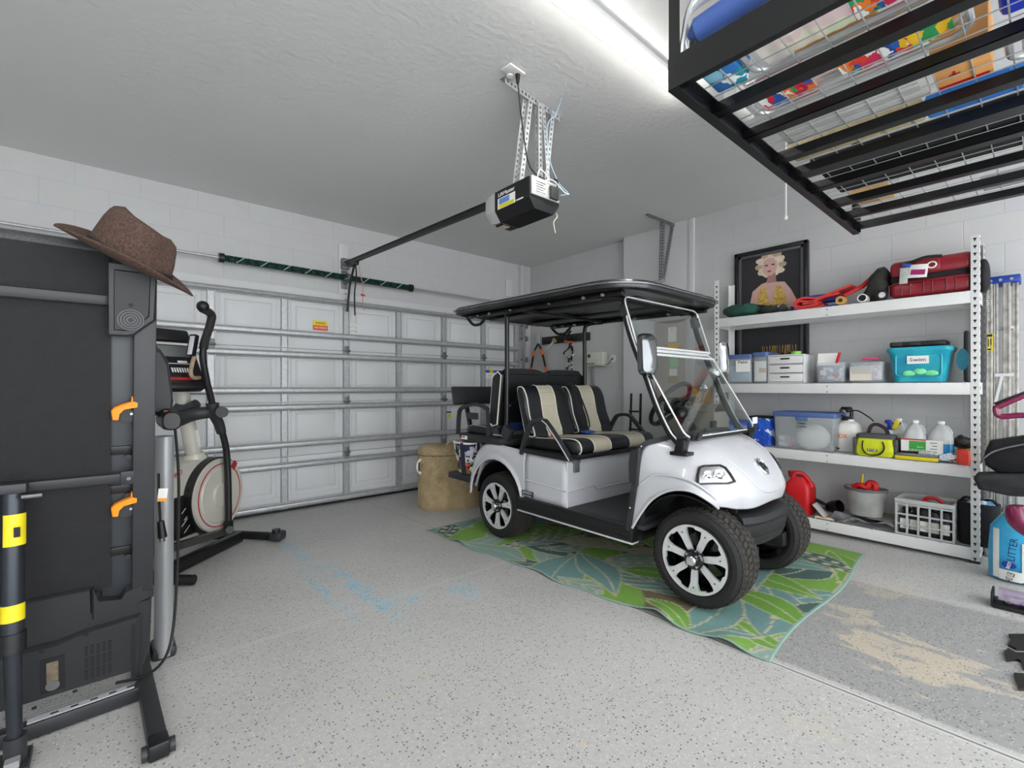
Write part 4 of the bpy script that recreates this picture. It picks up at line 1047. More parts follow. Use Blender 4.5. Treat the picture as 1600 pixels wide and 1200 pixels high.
for s in (-1, 1):
    x = CX + s * .50
    MB().bar((x, 1.62, rz(1.62) - .012), (x, 3.18, rz(3.18) - .012), .03, .028, bev=.004).part('roof_side_rail', blk_metal, gc)
    for y in (1.75, 1.90, 2.2, 2.6, 2.85, 3.0, 3.1):
        MB().cyl((x - .02, y, rz(y) - .014), (x - .035, y, rz(y) - .014) if s < 0 else (x - .05, y, rz(y) - .014), .010 if y in (1.75, 1.9, 2.85) else .006, seg=10).part('rail_screw', screwm, gc)
    # assist handle at the back corner
    MB().tube(crom([V((x, 3.17, rz(3.1) - .02)), V((x, 3.10, rz(3.1) - .075)), V((x, 3.04, rz(3.1) - .085)), V((x, 2.98, rz(3.1) - .075)), V((x, 2.92, rz(3.1) - .02))], 4), .012, seg=8).part('assist_handle', black_pl, gc)
    # rear strut
    xs_ = CX + s * .455
    st = [V((x, 2.55, rz(2.6) - .015)), V((xs_ + s * .02, 2.69, rz(2.6) - .02)), V((xs_, 2.72, rz(2.6) - .08)), V((xs_, 2.72, 1.5)), V((xs_, 2.72, 1.0)), V((xs_, 2.74, .80))]
    MB().tube(crom(st, 5), .018, seg=12).part('rear_roof_strut', blk_metal, gc)
    # front strut, aluminium-lit outer channel
    xf = CX + s * .42
    P = [atX(*q_, 2.35) for q_ in ((1067, 697), (1056, 686), (1045, 671), (1027, 632), (1009, 582), (995, 547), (982, 507), (978, 485), (974, 467))]
    pts = crom([V((xf, p.y, p.z)) for p in P] + [V((CX + s * .47, 1.80, rz(1.8) - .02))], 4)
    MB().tube(pts, .019, seg=12).part('front_roof_strut', blk_metal, gc)
    MB().tube([p + V((s * .012, -.014, .004)) for p in pts[:-6]], .005, seg=6).part('strut_trim', alu, gc)
    b = MB().box((xf, 1.30, .90), (.06, .05, .09), R=(.2, 0, 0), bev=.006).box((xf, 1.30, .862), (.08, .10, .02), bev=.004); b.part('strut_foot', blk_metal, gc)
    q0 = pts[26]; q1 = pts[29]
    MB().bar(q0, q1 + (q1 - q0) * .2, .05, .045, bev=.005).part('strut_sleeve', dark_pl if s < 0 else dark_pl, gc)
# roof cross bar
MB().tube([V((CX - .42, 1.69, 1.745)), V((CX + .42, 1.69, 1.745))], .012, seg=8).part('front_cross_bar', blk_metal, gc)
MB().bar((CX - .46, 2.55, rz(2.5) - .012), (CX + .46, 2.55, rz(2.5) - .012), .03, .02).part('roof_cross_bar', blk_metal, gc)
# ---- windshield: two clear panes with folding rails
acr = glassmat('clear_acrylic', '#f4f7f6', .3, .02)
zb0, zb1 = V((0, 1.262, .95)), V((0, 1.555, 1.435)); zt0, zt1 = V((0, 1.56, 1.445)), V((0, 1.665, 1.765))
for lo, hi in ((zb0, zb1), (zt0, zt1)):
    b = MB(); d = (hi - lo).normalized(); n_ = V((0, -d.z, d.y)); wdt = .88; Ln = (hi - lo).length
    o = V((CX, 0, 0)) + (lo + hi) / 2
    b.prism(rrect(wdt, Ln, .05, 4), o, (1, 0, 0), d, n_, .005); b.part('windshield_pane', acr, gc, flat=True)
    ed = [o + V((1, 0, 0)) * x + d * y for x, y in rrect(wdt, Ln, .05, 4)]
    MB().tube(ed, .005, seg=6, closed=True).part('pane_edge', mat('bright_acrylic_edge', '#e4e6e6', .25, .2, noise=(10, .05)), gc)
for dz in (0, .045):
    MB().cyl((CX - .43, 1.535 + dz * .6, 1.415 + dz), (CX + .43, 1.535 + dz * .6, 1.415 + dz), .008, seg=8).part('windshield_rail', mat('clear_rail', '#d8dada', .15, .1, noise=(10, .05)), gc)
for s in (-1, 1):
    b = MB().box((CX + s * .36, 1.255, .945), (.09, .03, .028), R=(.5, .1, 0), bev=.006).box((CX + s * .36, 1.235, .955), (.05, .02, .05), R=(.5, 0, .2), bev=.006); b.part('windshield_clip', black_pl, gc)
MB().bar((CX - .44, 1.275, .940), (CX + .44, 1.275, .940), .04, .016, bev=.004).part('windshield_base_rail', black_pl, gc)
for k_ in range(5): MB().ball((CX - .36 + .18 * k_, 1.26, .953), .006, seg=5).part('rail_screw', screwm, gc)
b = MB(); b.tube([hoodp(CX + x, .10) + V((0, 0, .006)) for x in [-.36 + .72 * i / 20 for i in range(21)]], 1, prof=[(-.012, -.004), (.012, -.004), (.012, .004), (-.012, .004)]); b.part('wiper_channel', dark_pl, gc)
MB().bx(CX + .30, CX + .37, 1.22, 1.222, .99, 1.03).part('inspection_sticker', paper, gc)
# ---- mirrors
mirr = mat('mirror_glass', '#e9ecee', .03, 1, noise=(3, .01))
for s, c_ in ((-1, atX(1010, 554, 2.27)), (1, V((CX + .50, 1.50, 1.425)))):
    Mi = thing('wing_mirror', None, None, (0, 0, 0)); Mi.parent = gc; Mi.location = c_ - gc.location
    n_ = V((-s * -.35, .9, 0)).normalized() if s < 0 else V((-.35, .9, 0)).normalized()
    # the mirror backs face forward; glass faces the driver
    n_ = V((.25 * -s, 1, -.05)).normalized(); U, Vv, K = frame(n_)
    b = MB(); rg = []
    for k_, h in ((.7, -.035), (.9, -.028), (1, -.01), (1, .01)):
        rg.append([c_ + U * x * k_ + Vv * y * k_ + n_ * h for x, y in rrect(.115, .235, .035, 4)])
    b.rings(rg); b.part('mirror_housing', chrome if s > 0 else mat('smoked_chrome', '#77797b', .12, .9, noise=(6, .1)), Mi)
    b = MB(); b.prism(rrect(.103, .222, .03, 4), c_ + n_ * .0115, U, Vv, n_, .003); b.part('mirror_glass', mirr, Mi)
    MB().tube([c_ + n_ * 0 - Vv * .06, c_ - V((0, 0, .13)) + V((-s * .06, .0, 0)), V((CX + s * .42, 1.52, 1.29))], .010, seg=8).part('mirror_arm', black_pl, Mi)
# ---- steering wheel
swc = V((CX + .22, 1.74, 1.10)); ax = V((0, .80, .60)).normalized(); U, Vv, K = frame(ax)
ring_ = [swc + U * .18 * math.cos(2 * PI * i / 36) + Vv * .18 * math.sin(2 * PI * i / 36) for i in range(36)]
MB().tube(ring_, .0155, seg=10, closed=True).part('steering_wheel_rim', black_pl, gc)
for a_ in (math.radians(20), math.radians(160), math.radians(270)):
    MB().bar(swc - ax * .02, swc + U * .17 * math.cos(a_) + Vv * .17 * math.sin(a_), .035, .012, bev=.004).part('steering_wheel_spoke', black_pl, gc)
b = MB().lathe([(.06, -.03), (.065, 0), (.05, .018), (.001, .022)], swc, ax, seg=20); b.part('steering_wheel_hub', dark_pl, gc)
b = MB().cyl(swc - ax * .03, V((CX + .22, 1.50, .84)), .03, .045, seg=16).ball(swc - ax * .10, (.06, .05, .05), seg=8); b.part('steering_column', black_pl, gc)
for dx, ln in ((-.10, .09), (.10, .09)): MB().bar(swc - ax * .07, swc - ax * .06 + V((dx * 1.2, 0, .01)), .012, .012, bev=.004).part('column_stalk', black_pl, gc)
b = MB().bx(CX + .02, CX + .08, 1.5, 1.52, .925, 1.0, .01).bx(CX + .36, CX + .42, 1.50, 1.53, .92, .99, .01); b.part('dash_screen', blk_metal, gc)
# ================================================================ TREADMILL (folded upright)
tm = thing('treadmill', 'folded black treadmill standing upright at the left with its underside showing', 'treadmill', (-.05, 2.25, .05))
def dk(x, z, o=0): return V((x, 2.30 - .17 * z - o, z - .17 * o))       # point on the leaning deck, o = towards the viewpoint
DU = V((1, 0, 0)); DV = V((0, -.17, 1)).normalized(); DN = V((0, -1, -.17)).normalized()
def dbox(x0, x1, z0, z1, o0, o1, bev=0, seg=2, b=None):
    c = dk((x0 + x1) / 2, (z0 + z1) / 2) + DN * (o0 + o1) / 2
    R = Matrix((DU, DV, -DN)).transposed(); b = b or MB()
    b.box(c, (x1 - x0, (z1 - z0) * 1.0143, o1 - o0), R, bev, seg); return b
under = mat('treadmill_belt', '#131315', .75, noise=(30, .2), bump=(250, .3))
frm = mat('treadmill_frame_paint', '#2a2b2e', .45, noise=(12, .08), bump=(300, .05))
dbox(-.72, .004, .50, 1.66, -.03, 0).part('running_belt', under, tm)
b = MB(); b.rings([[dk(x, 1.66) + DN * (.03 * math.cos(a) - .03) + DV * .03 * math.sin(a) for a in [PI * i / 8 - PI / 2 for i in range(17)]] for x in (-.70, .0)])
b.part('rear_roller', mat('perforated_roller', '#3a3b3d', .6, noise=(160, .4)), tm)
dbox(-.02, .09, .44, 1.66, -.045, -.012, .003).part('side_deck_panel', mat('grey_deck_panel', '#34373b', .4, noise=(5, .06)), tm)
dbox(-.80, -.70, .44, 1.66, -.045, .0, .003).part('side_deck_panel', mat('grey_deck_panel', '#34373b'), tm)
for x in (.063, -.84):
    dbox(x, x + .062, .44, 1.64, -.04, .028, .005).part('side_rail', frm, tm)
for z in (1.508, .905):
    dbox(-.80, .065, z - .016, z + .016, -.004, .022, .004).part('cross_brace', frm, tm)
    dbox(.03, .075, z - .024, z + .024, .018, .027, .003).part('brace_plate', frm, tm)
    MB().cyl(dk(.052, z) + DN * .02, dk(.052, z) + DN * .034, .007, seg=6).part('bolt', galv_d, tm)
for z in (.86, 1.0, .63):
    dbox(.003, .068, z - .018, z + .012, -.012, -.004, .002).part('deck_slot', blk_metal, tm)
    MB().cyl(dk(.052, z - .028) + DN * -.014, dk(.052, z - .028) + DN * .0, .010, seg=14).part('rubber_isolator', dark_pl, tm)
# end cap with round foot
b = MB(); poly = [(-.004, 1.395), (.045, 1.395), (.062, 1.40), (.122, 1.455), (.124, 1.635), (-.004, 1.635)]
b.prism([(x, z) for x, z in poly], (0, 2.30, 0), (1, 0, 0), (0, -.17, 1), DN, .11, bev=.008)
for v in b.bm.verts: v.co -= DN * .012
b.part('rear_end_cap', frm, tm)
b = MB(); b.prism([(.012, 1.415), (.046, 1.415), (.066, 1.425), (.104, 1.468), (.106, 1.61), (.012, 1.61)], V((0, 2.30, 0)) + DN * .044, (1, 0, 0), (0, -.17, 1), DN, .006, bev=.004); b.part('end_cap_face', mat('cap_face', '#1d1e20', .5, noise=(30, .1)), tm)
fc = dk(.055, 1.452) + DN * .048
for i_, r in enumerate((.034, .026, .018, .010)):
    MB().tube([fc + DU * r * math.cos(2 * PI * k / 28) + DV * r * math.sin(2 * PI * k / 28) for k in range(28)], .0026, seg=6, closed=True).part('foot_ring', mat('ring_plastic', '#55575a', .4, noise=(20, .1)), tm)
MB().cyl(fc - DN * .002, fc + DN * .0005, .036, seg=28).part('round_foot', black_pl, tm)
MB().cyl(fc + DV * .050 - DN * .0, fc + DV * .050 + DN * .0015, .006, seg=12).part('screw_hole', ink, tm)
for zc in (1.142, .80):
    Lk = thing('deck_latch', None, None, (0, 0, 0)); Lk.parent = tm; Lk.location = dk(.045, zc) - tm.location
    p = dk(.047, zc)
    MB().cyl(p - DN * .012 - DV * .018, p + DN * .014 - DV * .018, .024, seg=22).part('latch_disc', dark_pl, Lk)
    b = MB(); b.prism([(-.038, -.030), (-.024, -.032), (-.022, -.012), (-.006, .004), (.022, .012), (.030, .014), (.030, .030), (.020, .034), (-.014, .022), (-.034, .012), (-.042, .0)], p, DU, DV, DN, .026, bev=.003)
    for v in b.bm.verts: v.co += DN * .016
    b.part('latch_lever', orange_pl, Lk)
    b = MB(); b.prism([(.010, .010), (.034, .012), (.034, .050), (.012, .048)], p, DU, DV, DN, .022, bev=.002)
    for v in b.bm.verts: v.co += DN * .010
    b.part('latch_clip', orange_pl, Lk); 
    MB().cyl(p + DN * .013 + DU * .012 - DV * .012, p + DN * .019 + DU * .012 - DV * .012, .0045, seg=8).part('latch_pin', screwm, Lk)
# motor hood
b = MB(); b.prism([(-.84, .165), (.10, .165), (.118, .22), (.122, .43), (-.04, .43), (-.045, .52), (-.84, .52)], V((0, 2.30, 0)), (1, 0, 0), (0, -.17, 1), DN, .12, bev=.01)
for v in b.bm.verts: v.co -= DN * .04
b.part('motor_hood', mat('hood_plastic', '#27282a', .42, noise=(8, .06), bump=(300, .06)), tm)
b = MB(); b.prism([(-.045, .405), (.126, .44), (.126, .47), (.10, .475), (.10, .50), (.045, .485), (.03, .455), (-.035, .47), (-.045, .52)], V((0, 2.30, 0)), (1, 0, 0), (0, -.17, 1), DN, .12, bev=.006)
for v in b.bm.verts: v.co -= DN * .03
b.part('hood_corner_cover', mat('hood_plastic', '#27282a'), tm)
b = MB(); b.prism([(-.72, .17), (.075, .17), (.085, .21), (.088, .385), (-.06, .375), (-.13, .36), (-.72, .36)], V((0, 2.30, 0)), (1, 0, 0), (0, -.17, 1), DN, .05, bev=.012)
for v in b.bm.verts: v.co += DN * .018
b.part('hood_lower_panel', mat('hood_plastic', '#27282a'), tm)
for i in range(5):
    for j in range(3):
        dbox(-.064 + i * .0155, -.056 + i * .0155, .195 + j * .045, .23 + j * .045, .040, .0455).part('vent_slot', ink, tm)
dbox(-.175, -.115, .19, .315, .040, .0450).part('access_opening', ink, tm)
dbox(-.16, -.13, .225, .30, .042, .048, .002).part('belt_guide', mat('brown_belt_dust', '#6d6250', .9, noise=(60, .3)), tm)
MB().cyl(dk(-.145, .215) + DN * .045, dk(-.145, .215) + DN * .05, .018, seg=14).part('motor_pulley', galv_d, tm)
dbox(.062, .074, .14, .36, .036, .046).part('hood_slot', ink, tm)
for x, z in ((-.17, .345), (-.06, .365), (-.09, .165), (-.19, .15)): dbox(x - .006, x + .006, z - .004, z + .004, .042, .0455).part('hood_clip', ink, tm)
# base frame on the floor
for x in (.105, -.80):
    b = MB(); b.bar((x - .01, 2.66, .048 + .03), (x + .012, 1.83, .066 + .025), .05, .05, bev=.006); b.part('base_leg', frm, tm)
    b = MB(); b.bar((x + .010, 1.87, .066 + .026), (x + .013, 1.80, .066 + .026), .056, .052, bev=.008); b.part('leg_end_cap', black_pl, tm)
    MB().cyl((x - .03, 1.83, .085), (x + .055, 1.83, .085), .022, seg=16).part('transport_wheel', dark_pl, tm)
b = MB(); b.bar((-.80, 2.185, .085), (.09, 2.225, .085), .045, .05, bev=.005); b.part('base_cross_tube', frm, tm)
b = MB(); b.bar((-.205, 2.212, .112), (.07, 2.2245, .112), .028, .003, up=(0, 0, 1)); b.part('serial_label_strip', mat('silver_label', '#c6c8cc', .4, .2, noise=(20, .05)), tm)
for i in range(5): 
    x = -.15 + i * .05; MB().bar((x, 2.212 + (x + .2) * .045, .1142), (x + .02, 2.2128 + (x + .2) * .045, .1142), .008, .001).part('label_print', ink, tm)
b = MB(); b.bar((.09, 2.30, .06), (.095, 2.29, .33), .012, .03, bev=.002); b.part('pivot_bracket', frm, tm)
# lift cylinder
LX = -.222
MB().cyl((LX, 2.06, .43), (LX - .002, 2.095, .90), .027, seg=24).part('lift_cylinder_body', mat('dark_satin_steel', '#3a3e44', .3, .6, noise=(6, .08)), tm)
MB().cyl((LX, 2.058, .42), (LX, 2.062, .475), .031, seg=24).part('cylinder_collar', black_pl, tm)
MB().cyl((LX + .006, 2.06, .12), (LX, 2.058, .43), .017, .021, seg=20).part('cylinder_rod', mat('dark_satin_steel', '#3a3e44'), tm)
b = MB().bx(LX - .045, LX + .03, 2.06, 2.13, .895, .925, .004); b.part('cylinder_bracket', frm, tm)
MB().cyl((LX + .02, 2.05, .885), (LX + .065, 2.05, .885), .006, seg=8).part('bolt', galv_d, tm)
b = MB().cyl((LX + .006, 2.06, .075), (LX + .006, 2.06, .16), .026, seg=20).bx(LX - .04, LX + .04, 2.0, 2.12, .06, .085, .004); b.part('cylinder_foot', frm, tm)
for z0, z1 in ((.735, .83), (.51, .56)):
    MB().cyl((LX - .0003, 2.055 + (z0 - .36) * .074, z0), (LX - .0006, 2.055 + (z1 - .36) * .074, z1), .0278, seg=24, cap=False).part('warning_label', yellow_pl, tm)
MB().bx(LX + .004, LX + .018, 2.0495, 2.0505, .765, .795).part('label_symbol', ink, tm)
for z in (.54, .53, .80): MB().ball((LX + .004, 2.033 + (z - .36) * .074, z), (.007, .003, .006), seg=6).part('label_symbol', mat('dark_blue_ink', '#1c2357', .7, noise=(20, .1)), tm)
MB().bar((LX - .012, 2.02, .10), (LX + .02, 2.02, .10), .03, .02).part('foot_pad', mat('grey_rubber', '#8b8c8e', .7, noise=(20, .1)), tm)
# upright, handlebar end, console shoulder
b = MB(); b.rings([[V((.18 + .0 * t + x, 2.53 - .04 * t + y, .06 + .95 * t)) for x, y in ell(.034, .05, 24)] for t in (0, .25, .5, .75, 1)]); b.part('upright', mat('silver_upright_paint', '#a9abad', .4, .3, noise=(6, .05)), tm)
b = MB(); b.rings([[V((-.86 + x, 2.53 - .04 * t + y, .06 + .95 * t)) for x, y in ell(.034, .05, 24)] for t in (0, .5, 1)]); b.part('upright', mat('silver_upright_paint', '#a9abad'), tm)
b = MB(); b.box((.18, 2.56, .07), (.09, .14, .06), bev=.02); b.part('upright_boot', frm, tm)
b = MB(); b.rings([[V((.19 + x * k, y, 1.085 + z * k)) for x, z in ell(.036, .042, 20, 2.6)] for y, k in ((2.60, .8), (2.56, 1), (2.33, .95), (2.30, .9), (2.292, .75))]); b.part('handlebar_end', black_pl, tm)
b = MB(); b.rings([[V((.19 + x * 1.03, y, 1.085 + z * 1.03)) for x, z in ell(.037, .043, 20, 2.6)] for y in (2.42, 2.46)], cap=False); b.part('grip_band', dark_pl, tm)
MB().ball((.175, 2.35, 1.122), (.009, .012, .004), seg=6).part('orange_dot', orange_pl, tm)
b = MB(); b.prism([(.06, 1.10), (.205, 1.10), (.212, 1.16), (.195, 1.33), (.165, 1.385), (.06, 1.40)], (0, 2.56, 0), (1, 0, 0), (0, 0, 1), (0, -1, 0), .16, bev=.018); b.part('console_shoulder', dark_pl, tm)
MB().bx(-.88, .07, 2.50, 2.62, 1.13, 1.36, .03).part('console', black_pl, tm)
# mains lead with tagged plug
MB().tube(crom([V((.212, 2.46, 1.08)), V((.225, 2.44, .85)), V((.222, 2.42, .6)), V((.215, 2.40, .40)), V((.20, 2.37, .22)), V((.17, 2.33, .13)), V((.11, 2.28, .11)), V((.02, 2.24, .135))], 8), .0055, seg=8).part('mains_lead', cordm, tm)
a = V((.148, 2.30, .88))
MB().tube(crom([a, a + V((.001, 0, -.10)), a + V((.006, 0, -.20))], 6), .0045, seg=7).part('loose_lead', cordm, tm)
b = MB().cyl(a + V((.006, 0, -.19)), a + V((.012, 0, -.255)), .012, .016, seg=12).box(a + V((.004, 0, -.262)), (.006, .002, .02)).box(a + V((.018, 0, -.262)), (.006, .002, .02)); b.part('plug', cordm, tm)
b = MB().box(a + V((.012, -.008, -.085)), (.03, .001, .05), R=(0, .1, 0)); b.part('caution_tag', paper, tm)
b = MB().box(a + V((.010, -.009, -.104)), (.03, .001, .012), R=(0, .1, 0)); b.part('caution_tag_band', mat('tag_orange', '#f2a13a', .7, noise=(20, .05)), tm)

# ================================================================ HAT
hat = thing('fedora_hat', 'brown felt fedora hat hanging on the top corner of the folded treadmill', 'hat', (.03, 1.93, 1.66))
ha = V((.42, -.30, .86)).normalized(); hr = V((1, 0, 0)); hr = (hr - ha * hr.dot(ha)).normalized(); hd = ha.cross(hr)
hc = V((.052, 1.955, 1.628))
felt = mat('brown_felt', '#3d2c25', .95, noise=(160, .15), bump=(350, .5, .003), col2='#59443a')
def hp(x, y, z): return hc + hr * x + hd * y + ha * z
b = MB(); rg = []
N = 56
def brim(r, th, dz=0):
    c, s = math.cos(th), math.sin(th)
    ex = .116 + (.192 - .116) * r; ey = .090 + (.150 - .090) * r
    z = .022 * r * r * abs(s) ** 1.5 * 1.3 - .030 * r * r * max(0, -c) ** 2 * 0 - .006 * r * r * max(0, c)
    return hp(ex * c, ey * s, z + dz)
TH = [2 * PI * i / N for i in range(N)]
for r in (0, .3, .6, .9, 1.0): rg.append([brim(r, t) for t in TH])
rg.append([brim(1.012, t, -.003) for t in TH])
for r in (1.0, .6, 0): rg.append([brim(r, t, -.006) for t in TH])
b.rings(rg, cap=False); b.part('brim', felt, hat, ang=70)
b = MB(); rg = []
for z, k in ((-.002, 1.0), (.02, .985), (.05, .955), (.08, .92), (.108, .86), (.123, .80), (.129, .72), (.126, .6), (.114, .4), (.104, .2), (.102, .02)):
    ring = []
    for t in TH:
        c, s = math.cos(t), math.sin(t)
        x = .116 * k * c; y = .091 * k * s
        pinch = .026 * math.exp(-((c - .72) / .30) ** 2) * min(1, max(0, z - .02) / .06) if c > 0 else 0
        y -= math.copysign(min(abs(y), pinch), y) if abs(s) > .05 else 0
        zz = z + (.010 * (-c) if z > .05 else 0)
        if k < .7: zz += .022 * (x / .1) ** 2 - .0
        ring.append(hp(x - .01 * z / .1, y, zz))
    rg.append(ring)
b.rings(rg); b.part('crown', felt, hat, ang=80)
b = MB(); b.rings([[hp(.1175 * k * math.cos(t), .0925 * k * math.sin(t), z) for t in TH] for z, k in ((.001, 1.005), (.004, 1.018), (.020, 1.005), (.023, .99))], cap=False); b.part('hat_band', mat('dark_leather_band', '#2a1d1c', .6, noise=(30, .15)), hat)

# ================================================================ ELLIPTICAL TRAINER
et = thing('elliptical_trainer', 'grey and black elliptical trainer with large round flywheel cover behind the treadmill', 'elliptical trainer', (.6, 3.95, .03))
EA = math.radians(46.5); EU = V((math.cos(EA), math.sin(EA), 0)); EN = V((math.sin(EA), -math.cos(EA), 0)); EZ = V((0, 0, 1))
EPt = V((.30, 3.66, 0))
def ep(px, py, off=0): return atP(px, py, EPt + EN * off, EN)
silver = mat('warm_silver_plastic', '#c6c3b8', .4, .1, noise=(5, .05))
dc = ep(338, 773, .02)
TT = [2 * PI * i / 48 for i in range(48)]
def disc(off0, off1, r0, r1, name, m, c=dc):
    b = MB(); b.rings([[c + EN * off0 + EU * r0 * math.cos(t) + EZ * r0 * math.sin(t) for t in TT], [c + EN * off1 + EU * r1 * math.cos(t) + EZ * r1 * math.sin(t) for t in TT]])
    b.part(name, m, et)
disc(-.20, .015, .272, .272, 'flywheel_guard', black_pl)
disc(.0, .03, .266, .258, 'flywheel_cover', silver)
b = MB(); b.tube([dc + EN * .031 + EU * .222 * math.cos(t) + EZ * .222 * math.sin(t) for t in TT], .004, seg=6, closed=True); b.part('red_ring', mat('red_trim', '#a3222a', .4, noise=(20, .1)), et)
disc(.028, .036, .20, .19, 'flywheel_face', silver)
disc(.03, .05, .09, .08, 'crank_hub', silver)
b = MB(); p = dc + EN * .033 + EU * .15 + EZ * .19; b.prism(rrect(.05, .06, .006, 2), p, (EU * .7 - EZ * .7), (EU * .7 + EZ * .7), EN, .003); b.part('red_badge', mat('red_trim', '#a3222a'), et)
def eprism(pts, off, t, name, m, bev=.006):
    P = [ep(*q_, off) for q_ in pts]; c = P[0]
    poly = [((q_ - c).dot(EU), q_.z - c.z) for q_ in P]
    b = MB(); b.prism(poly, c - EN * t / 2, EU, EZ, EN, t, bev); return b.part(name, m, et)
eprism([(224, 800), (224, 728), (280, 728), (300, 722), (330, 714), (348, 718), (318, 745), (303, 775), (303, 800), (312, 840), (224, 880)], -.02, .18, 'housing', silver, .012)
eprism([(224, 797), (303, 768), (300, 800), (308, 832), (224, 866)], -.012, .17, 'housing_lower_panel', black_pl, .006)
for k in range(4):
    a_ = ep(284 + (k % 2) * 4, 803 + k * 10, .0); MB().bar(a_, a_ + EU * .05 + EZ * .04, .006, .002).part('vent_stripe', silver, et)
p = ep(293, 766, .0); text('brand_mark', 'N', .05, p + EN * .004, EU, EZ, ink, et)
p = ep(276, 742, .0); text('model_lettering', 'PRO', .05, p + EN * .004, (EU + EZ * .4).normalized(), (EZ - EU * .4).normalized(), redink, et)
m0, m1 = ep(305, 722, -.10), ep(281, 600, -.10)
b = MB(); b.lathe([(.085, -.03), (.075, .03), (.055, .07)], m0, (m1 - m0), seg=24); b.part('mast_boot', silver, et)
b = MB(); b.cyl(m0, m1, .05, .045, seg=20); b.part('mast', silver, et)
MB().bar(m0.lerp(m1, .2) + EN * .05, m0.lerp(m1, .42) + EN * .05, .03, .004).part('mast_label', paper, et)
# console
cs = thing('console', None, None, (0, 0, 0)); cs.parent = et; cp = ep(278, 570, -.05); cs.location = cp - et.location
cn = (EN * .75 - EU * .3 + EZ * .45).normalized(); cu = V((cn.y * -1, cn.x, 0)).normalized(); cu = -cu if cu.x < 0 else cu; cv = cn.cross(cu); cv = -cv if cv.z < 0 else cv
def cbox(x, y, w, h, d0, d1, name, m, bev=.006):
    R = Matrix((cu, cv, cu.cross(cv))).transposed(); b = MB(); b.box(cp + cu * x + cv * y + cn * (d0 + d1) / 2, (w, h, d1 - d0), R, bev); b.part(name, m, cs)
cbox(0, 0, .30, .34, -.05, 0, 'console_case', silver, .02)
cbox(0, 0, .27, .31, -.01, .006, 'console_face', black_pl, .01)
cbox(0, .10, .19, .085, .004, .010, 'display', mat('grey_display', '#6c7070', .15, noise=(6, .1)), .003)
cbox(0, .005, .20, .006, .005, .009, 'silver_line', alu, .001)
for k in range(7): cbox(-.05 + k * .016, -.045, .009, .035, .006, .010, 'key', paper, .002)
cbox(.03, .02, .06, .016, .005, .009, 'brand_print', paper, .001)
cbox(-.02, -.11, .16, .02, .005, .009, 'red_strip', redink, .001)
cbox(.0, -.17, .22, .05, -.03, .03, 'console_shelf', black_pl, .015)
cbox(.02, .235, .24, .095, -.03, .01, 'reading_rack', black_pl, .015)
# fixed hand grips
def etube(pts, off, r, name, m, n=5, par=et, seg=12):
    P = crom([ep(x, y, o) for x, y, o in pts], n)
    rr = r if not isinstance(r, list) else [r[0] + (r[1] - r[0]) * i / (len(P) - 1) for i in range(len(P))]
    b = MB(); b.tube(P, rr, seg=seg); return b.part(name, m, par)
tan_m = mat('worn_tan_grip', '#a68f76', .7, noise=(30, .2))
etube([(304, 555, .05), (298, 580, .05), (302, 590, .05), (312, 590, .05)], 0, .013, 'fixed_handle_end', tan_m)
a_ = ep(302, 538, .05); b = MB(); b.bar(ep(298, 556, .05), ep(304, 523, .05), .05, .035, bev=.008); b.part('pulse_grip', black_pl, et)
MB().bar(ep(296, 554, .075), ep(301, 525, .075), .03, .008, bev=.003).part('pulse_contact', alu, et)
# moving arm, near side
etube([(315, 482, .10), (330, 491, .10), (329, 505, .10), (320, 533, .10), (318, 545, .10)], 0, .026, 'arm_grip', mat('foam_grip', '#262422', .8, noise=(60, .3), bump=(200, .4)), 5)
MB().ball(ep(317, 479, .10), .038, seg=10).part('arm_grip_knob', black_pl, et)
etube([(318, 543, .10), (317, 560, .10), (323, 595, .10), (332, 632, .10)], 0, .021, 'moving_arm_upper', black_pl)
etube([(332, 630, .10), (334, 645, .10), (342, 662, .10), (346, 676, .10)], 0, [.04, .030], 'arm_socket', dark_pl)
etube([(346, 672, .10), (353, 700, .10), (356, 740, .10), (357, 790, .10), (357, 822, .10)], 0, .022, 'moving_arm_lower', black_pl)
MB().cyl(ep(345, 643, .06), ep(347, 644, .20), .038, seg=22).part('pivot_cap', dark_pl, et)
etube([(280, 655, -.10), (300, 648, .0), (320, 645, .06), (335, 645, .09)], 0, [.05, .036], 'pivot_cross_tube', dark_pl)
etube([(276, 640, -.12), (290, 640, -.06), (308, 630, .02)], 0, [.045, .03], 'pivot_yoke', dark_pl)
b = MB(); b.box(ep(357, 824, .10), (.05, .05, .10), R=(0, 0, EA), bev=.01); b.part('lower_joint', black_pl, et)
MB().cyl(ep(359, 828, .06), ep(359, 828, .15), .026, seg=18).part('joint_cap', dark_pl, et)
# pedal arm, rail, stabiliser
b = MB(); b.bar(ep(235, 866, .10), ep(357, 829, .10), .05, .045, bev=.008); b.part('pedal_arm', mat('satin_gunmetal', '#4a4a49', .35, .5, noise=(10, .15)), et)
def on(z, q_): return V((q_.x, q_.y, z))
r0, r1 = ep(235, 915, .02), ep(375, 838, .02); 
b = MB(); b.bar(on(.075, r0), on(.06, r1), .06, .08, bev=.01); b.part('main_rail', black_pl, et)
s0 = atF(340, 846); s1 = atF(418, 846)
st = on(.07, r1) ; b = MB(); b.tube([st - EN * .28 + V((0, 0, -.01)), st, st + EN * .30 + V((0, 0, -.01))], .032, seg=14); b.part('front_stabiliser', black_pl, et)
for s in (-1, 1):
    q_ = st + EN * .30 * s; b = MB(); b.box(q_, (.10, .10, .07), R=(0, 0, EA), bev=.02); b.part('stabiliser_foot', dark_pl, et)
    MB().cyl(q_ + V((0, 0, .02)) - EU * .02, q_ + V((0, 0, .055)) - EU * .02, .03, seg=14).part('transport_wheel', black_pl, et)
